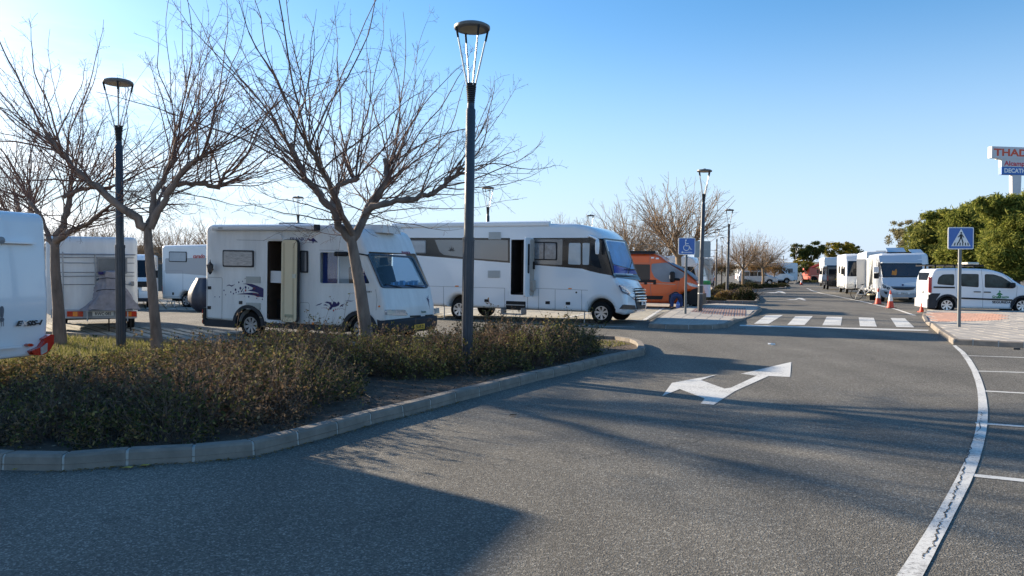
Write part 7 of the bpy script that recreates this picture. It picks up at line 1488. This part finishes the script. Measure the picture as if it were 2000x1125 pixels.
# ================================================================ cones, bin, bottle
CRED = pm('cone_red', (.62, .055, .02), .45, var=.12, vs=6); CWH = pm('cone_white_sleeve', (.75, .74, .72), .4)
def cone(label, px, yb, ht, M=None):
    p = P(px, yb); t = thing('traffic_cone', label, 'traffic cone', Matrix.Translation((p.x, p.y, 0)), 'traffic cones by the parked row'); bw = .20 if ht > .6 else .11; MB().box(-bw, bw, -bw, bw, 0, .035).build('base', pm('dark_cone_foot', (.10, .04, .03), .8) if ht > .6 else CRED, t)
    R_ = lambda z: (.155 if ht > .6 else .085)*(1-z/ht)+.025*(z/ht); MB().lathe([(R_(0), .03), (R_(.4*ht), .4*ht), (R_(.4*ht)-.004, .4*ht)], 20).build('cone_body', CRED, t, smooth=40)
    MB().lathe([(R_(.4*ht), .4*ht), (R_(.78*ht), .78*ht)], 20).build('reflective_sleeve', CWH if ht > .6 else CRED, t, smooth=40); MB().lathe([(R_(.78*ht), .78*ht), (R_(ht), ht), (.012, ht)], 20).build('cone_tip', CRED, t, smooth=40); return t
cone('left one of the two large red and white cones before the facing motorhome', 1715, 594.5, .80); cone('right one of the two large red and white cones, slightly nearer the crossing', 1739, 602, .80); cone('small plain orange cone at the rear bumper of the security car', 1800, 609.5, .36)
cone('tiny orange cone by the kerb below the boom lift', 1565, 556.5, .75)
bp = P(1380, 592); t = thing('litter_bin', 'white litter bin with green bag rim behind the crossing island', 'litter bin', Matrix.Translation((bp.x, bp.y, 0))); k = bp.y/F
MB().lathe([(.19, 12*k), (.20, 12*k), (.20, 38*k), (.185, 38*k)], 24).build('bin_body', SWHITE, t, smooth=40); MB().lathe([(.205, 36*k), (.215, 40*k), (.20, 43*k), (.12, 44*k)], 24).build('bag_rim', pm('green_bag', (.04, .32, .08), .5, var=.2), t, smooth=40)
for sg in (-1, 1): MB().tube([(sg*.12, 0, 0), (sg*.12, 0, 13*k)], .015, 6).build('leg', BLACKP, t)
bt = P(1324, 606.5); t = thing('water_bottle', 'large blue plastic water bottle behind the disabled sign post', 'bottle', Matrix.Translation((bt.x, bt.y, 0))); BB = pm('blue_bottle_plastic', (.05, .14, .45), .12, coat=.8)
MB().lathe([(.0, 0), (.08, .01), (.085, .05), (.08, .14), (.085, .16), (.085, .28), (.06, .34), (.022, .37), (.022, .40)], 18).build('bottle_body', BB, t, smooth=50); MB().lathe([(.028, .395), (.028, .42), (0, .425)], 12).build('cap', pm('blue_cap', (.03, .1, .4), .4), t)
# ================================================================ person bending at the orange van's front wheel
pp = P(1323, 605.5); JE = pm('dark_blue_denim', (.035, .055, .15), .85, var=.3, vs=9, bump=.3, bs=60); SK = pm('skin', (.42, .24, .17), .6); JK = pm('navy_jacket', (.025, .03, .05), .8, var=.3)
t = thing('person', 'person in blue jeans bending down at the front wheel of the orange campervan', 'person', Matrix.Translation((pp.x, pp.y+.15, 0)))
def skin_fig(name, verts, edges, mat, root_i, par, sub=2):
    me = bpy.data.meshes.new(name); me.from_pydata([v[:3] for v in verts], edges, []); o = link(name, me, par); me.materials.append(mat); m = o.modifiers.new('s', 'SKIN'); m.use_smooth_shade = True
    for i, v in enumerate(verts): me.skin_vertices[0].data[i].radius = (v[3], v[4] if len(v) > 4 else v[3])
    me.skin_vertices[0].data[root_i].use_root = True; s_ = o.modifiers.new('u', 'SUBSURF'); s_.levels = sub; s_.render_levels = sub; return o
V_ = [(0, 0, .65, .13, .11), (-.12, -.01, .60, .115), (-.19, .10, .36, .075), (-.20, -.02, .09, .045), (-.20, .10, .03, .035), (.12, -.01, .60, .115), (.19, .10, .36, .075), (.20, -.02, .09, .045), (.20, .10, .03, .035),
      (0, .22, .65, .11, .09), (0, .42, .60, .16, .11), (0, .54, .55, .06), (0, .64, .50, .095), (-.19, .44, .55, .055), (-.20, .40, .32, .04), (-.16, .50, .20, .032), (.19, .44, .55, .055), (.20, .40, .32, .04), (.16, .50, .20, .032)]
E_ = [(0, 1), (1, 2), (2, 3), (3, 4), (0, 5), (5, 6), (6, 7), (7, 8), (0, 9), (9, 10), (10, 11), (11, 12), (10, 13), (13, 14), (14, 15), (10, 16), (16, 17), (17, 18)]
body_ = skin_fig('body', V_, E_, SK, 0, t)
for sg in (-1, 1):
    for k in range(5): MB().tube([(sg*.16+(k-2)*.016, .51, .18), (sg*.16+(k-2)*.018, .54, .14-.005*(k % 2)), (sg*.16+(k-2)*.017, .54, .11)], .0085, 5).build('finger', SK, body_)
skin_fig('jeans', [(0, 0, .665, .165, .15), (-.12, -.01, .60, .14), (-.19, .10, .36, .10), (-.20, -.01, .10, .075), (.12, -.01, .60, .14), (.19, .10, .36, .10), (.20, -.01, .10, .075), (0, .14, .67, .15, .12)], [(0, 1), (1, 2), (2, 3), (0, 4), (4, 5), (5, 6), (0, 7)], JE, 0, t)
skin_fig('jacket', [(0, .10, .675, .165, .14), (0, .42, .61, .18, .13), (-.19, .44, .55, .075), (-.20, .40, .33, .055), (-.17, .48, .23, .045), (.19, .44, .55, .075), (.20, .40, .33, .055), (.17, .48, .23, .045)], [(0, 1), (1, 2), (2, 3), (3, 4), (1, 5), (5, 6), (6, 7)], JK, 0, t)
for sg in (-1, 1): MB().tube([(sg*.2, -.08, .045), (sg*.2, .05, .05), (sg*.2, .18, .03)], [.045, .05, .035], 8).build('shoe', INK, t, smooth=60)
MB().lathe([(.0, .09), (.07, .07), (.10, .0), (.085, -.05), (0, -.04)], 14, Tm(0, .66, .50)@RX(-100)).build('hair', pm('dark_hair', (.03, .02, .015), .7), t, smooth=60)
# ================================================================ bicycle by the facing motorhome
b0 = P(1692, 586); t = thing('bicycle', 'white bicycle standing beside the open side door of the facing motorhome', 'bicycle', Matrix.Translation((b0.x, b0.y, 0))@RZ(-20)@RX(6)); BW = pm('white_bike_paint', (.75, .75, .74), .3, coat=.4)
for x_ in (-.50, .50):
    b = MB(); n = 28
    b.tube([(x_+.33*math.cos(2*math.pi*k/n), 0, .35+.33*math.sin(2*math.pi*k/n)) for k in range(n+1)], .02, 6, False); wl_ = b.build('wheel', RUBBER, t, smooth=60); b = MB()
    for k in range(10): a = 2*math.pi*k/10; b.tube([(x_, 0, .35), (x_+.32*math.cos(a), 0, .35+.32*math.sin(a))], .003, 3)
    b.build('spokes', STEEL, wl_)
b = MB()
for a_, c_ in (((-.50, 0, .35), (-.08, 0, .32)), ((-.50, 0, .35), (-.2, 0, .78)), ((-.08, 0, .32), (-.22, 0, .85)), ((-.08, 0, .32), (.33, 0, .74)), ((-.18, 0, .72), (.32, 0, .80)), ((.33, 0, .70), (.30, 0, .95)), ((.34, 0, .72), (.50, 0, .35))): b.tube([a_, c_], .021, 6)
b.build('frame', BW, t); MB().tube([(.30, -.28, 1.0), (.30, 0, .97), (.30, .28, 1.0)], .014, 6).build('handlebar', BLACKP, t); MB().lathe([(.0, 0), (.09, .02), (.06, .05), (0, .06)], 10, Tm(-.22, 0, .87)@Matrix.Diagonal((1.3, .8, 1, 1))).build('saddle', BLACKP, t)
bg_ = P(1702, 586); t = thing('storage_box', 'dark box with pale items beside the bicycle under the open door', 'box', Matrix.Translation((bg_.x, bg_.y, 0))@RZ(15)); MB().box(-.22, .22, -.15, .15, 0, .28).build('box_body', BLACKP, t); MB().box(-.2, .1, -.13, .13, .29, .36).build('pale_cloth', CREAM, t)
# ================================================================ small things on the ground
lp = P(1507, 675); bb = MB(); rr = random.Random(2); pts = [(rr.uniform(-.09, .09), rr.uniform(-.04, .04), rr.uniform(0, .07)) for _ in range(12)]; bm = bmesh.new(); [bm.verts.new(p) for p in pts]; bmesh.ops.convex_hull(bm, input=bm.verts); me = bpy.data.meshes.new('crumpled_paper'); bm.to_mesh(me); bm.free(); me.materials.append(SWHITE); o = link('crumpled_paper', me); o.location = (lp.x, lp.y, .006); tag(o, 'crumpled white paper lying on the asphalt before the crossing', 'paper')
FL = pm('yellow_fallen_leaf', (.55, .40, .08), .7, var=.3, vs=20)
def fleaf(label, px, py, s_, a, mat=FL, z=.012):
    p = P(px, py); vs = [(0, 0, 0), (.5, .28, .12), (1, .18, .1), (1.25, 0, .16), (1, -.2, .05), (.5, -.26, .14)]; b = MB(); b.add([(v[0]*s_, v[1]*s_, v[2]*s_) for v in vs], [(0, 1, 2), (0, 2, 3), (0, 3, 4), (0, 4, 5)]); o = b.build('fallen_leaf', mat); o.location = (p.x, p.y, z); o.rotation_euler = (0, 0, a); return tag(o, label, 'leaf', 'fallen leaves by the kerb')
fleaf('yellow leaf by the kerb joint left of centre, larger of the close pair', 236, 917, .085, .1); fleaf('yellow leaf just right of the larger one at the kerb', 270, 913, .075, .3); fleaf('yellow leaf at the kerb near the left edge of the photo', 23, 921, .05, 1.2)
fleaf('small curled brown leaf on the sunlit road below the kerb', 993, 814, .09, .5, pm('brown_leaf', (.10, .06, .03), .8)); fleaf('pale scrap at the kerb beside the yellow leaf pair', 290, 908, .035, 2, SWHITE)
hp = [P(*p, .075) for p in ((640, 764), (690, 763), (712, 768), (724, 777), (722, 786))]; tag(MB().tube(hp, .009, 6).build('irrigation_hose', BLACKP, smooth=60), 'thin black irrigation hose lying on the bare soil', 'hose')
kp_ = P(1985, 683); o = MB().box(-.07, .07, -.02, .02, .0, .03).build('dark_scrap', INK); o.location = (kp_.x, kp_.y, .005); tag(o, 'small dark scrap lying below the right pavement kerb', 'litter')
# dry leaves gathered in the gutters
rng = np.random.default_rng(12); allc = []
for (a, c, n, sp) in ((P(1818, 636), P(1842, 652), 350, .10), (P(1440, 634), P(1480, 611), 300, .12), (P(100, 922), P(500, 895), 260, .05), (P(1125, 729), P(1262, 690), 120, .04), (P(500, 893), P(900, 786), 260, .03)):
    u = rng.random(n); p = np.outer(1-u, (a.x, a.y))+np.outer(u, (c.x, c.y))+rng.normal(0, sp, (n, 2)); allc.append(np.column_stack([p, np.full(n, .012)]))
V, Fc = leaf_quads(np.concatenate(allc), .016, rng, 1.1); V[:, 2] = .006+np.abs(V[:, 2]-.006)*.4; tag(quick_mesh('gutter_leaves', V, Fc, OSH, kind='stuff'), 'dry leaf scraps gathered along the kerbs', 'leaf litter', kind='stuff')
# lettering becomes mesh so that every word has its own mask
dg = bpy.context.evaluated_depsgraph_get()
for o in FONTS:
    me = bpy.data.meshes.new_from_object(o.evaluated_get(dg)); n_ = bpy.data.objects.new('lettering', me); C.objects.link(n_); n_.parent = o.parent; n_.matrix_local = o.matrix_local.copy()
for o in FONTS: bpy.data.objects.remove(o)
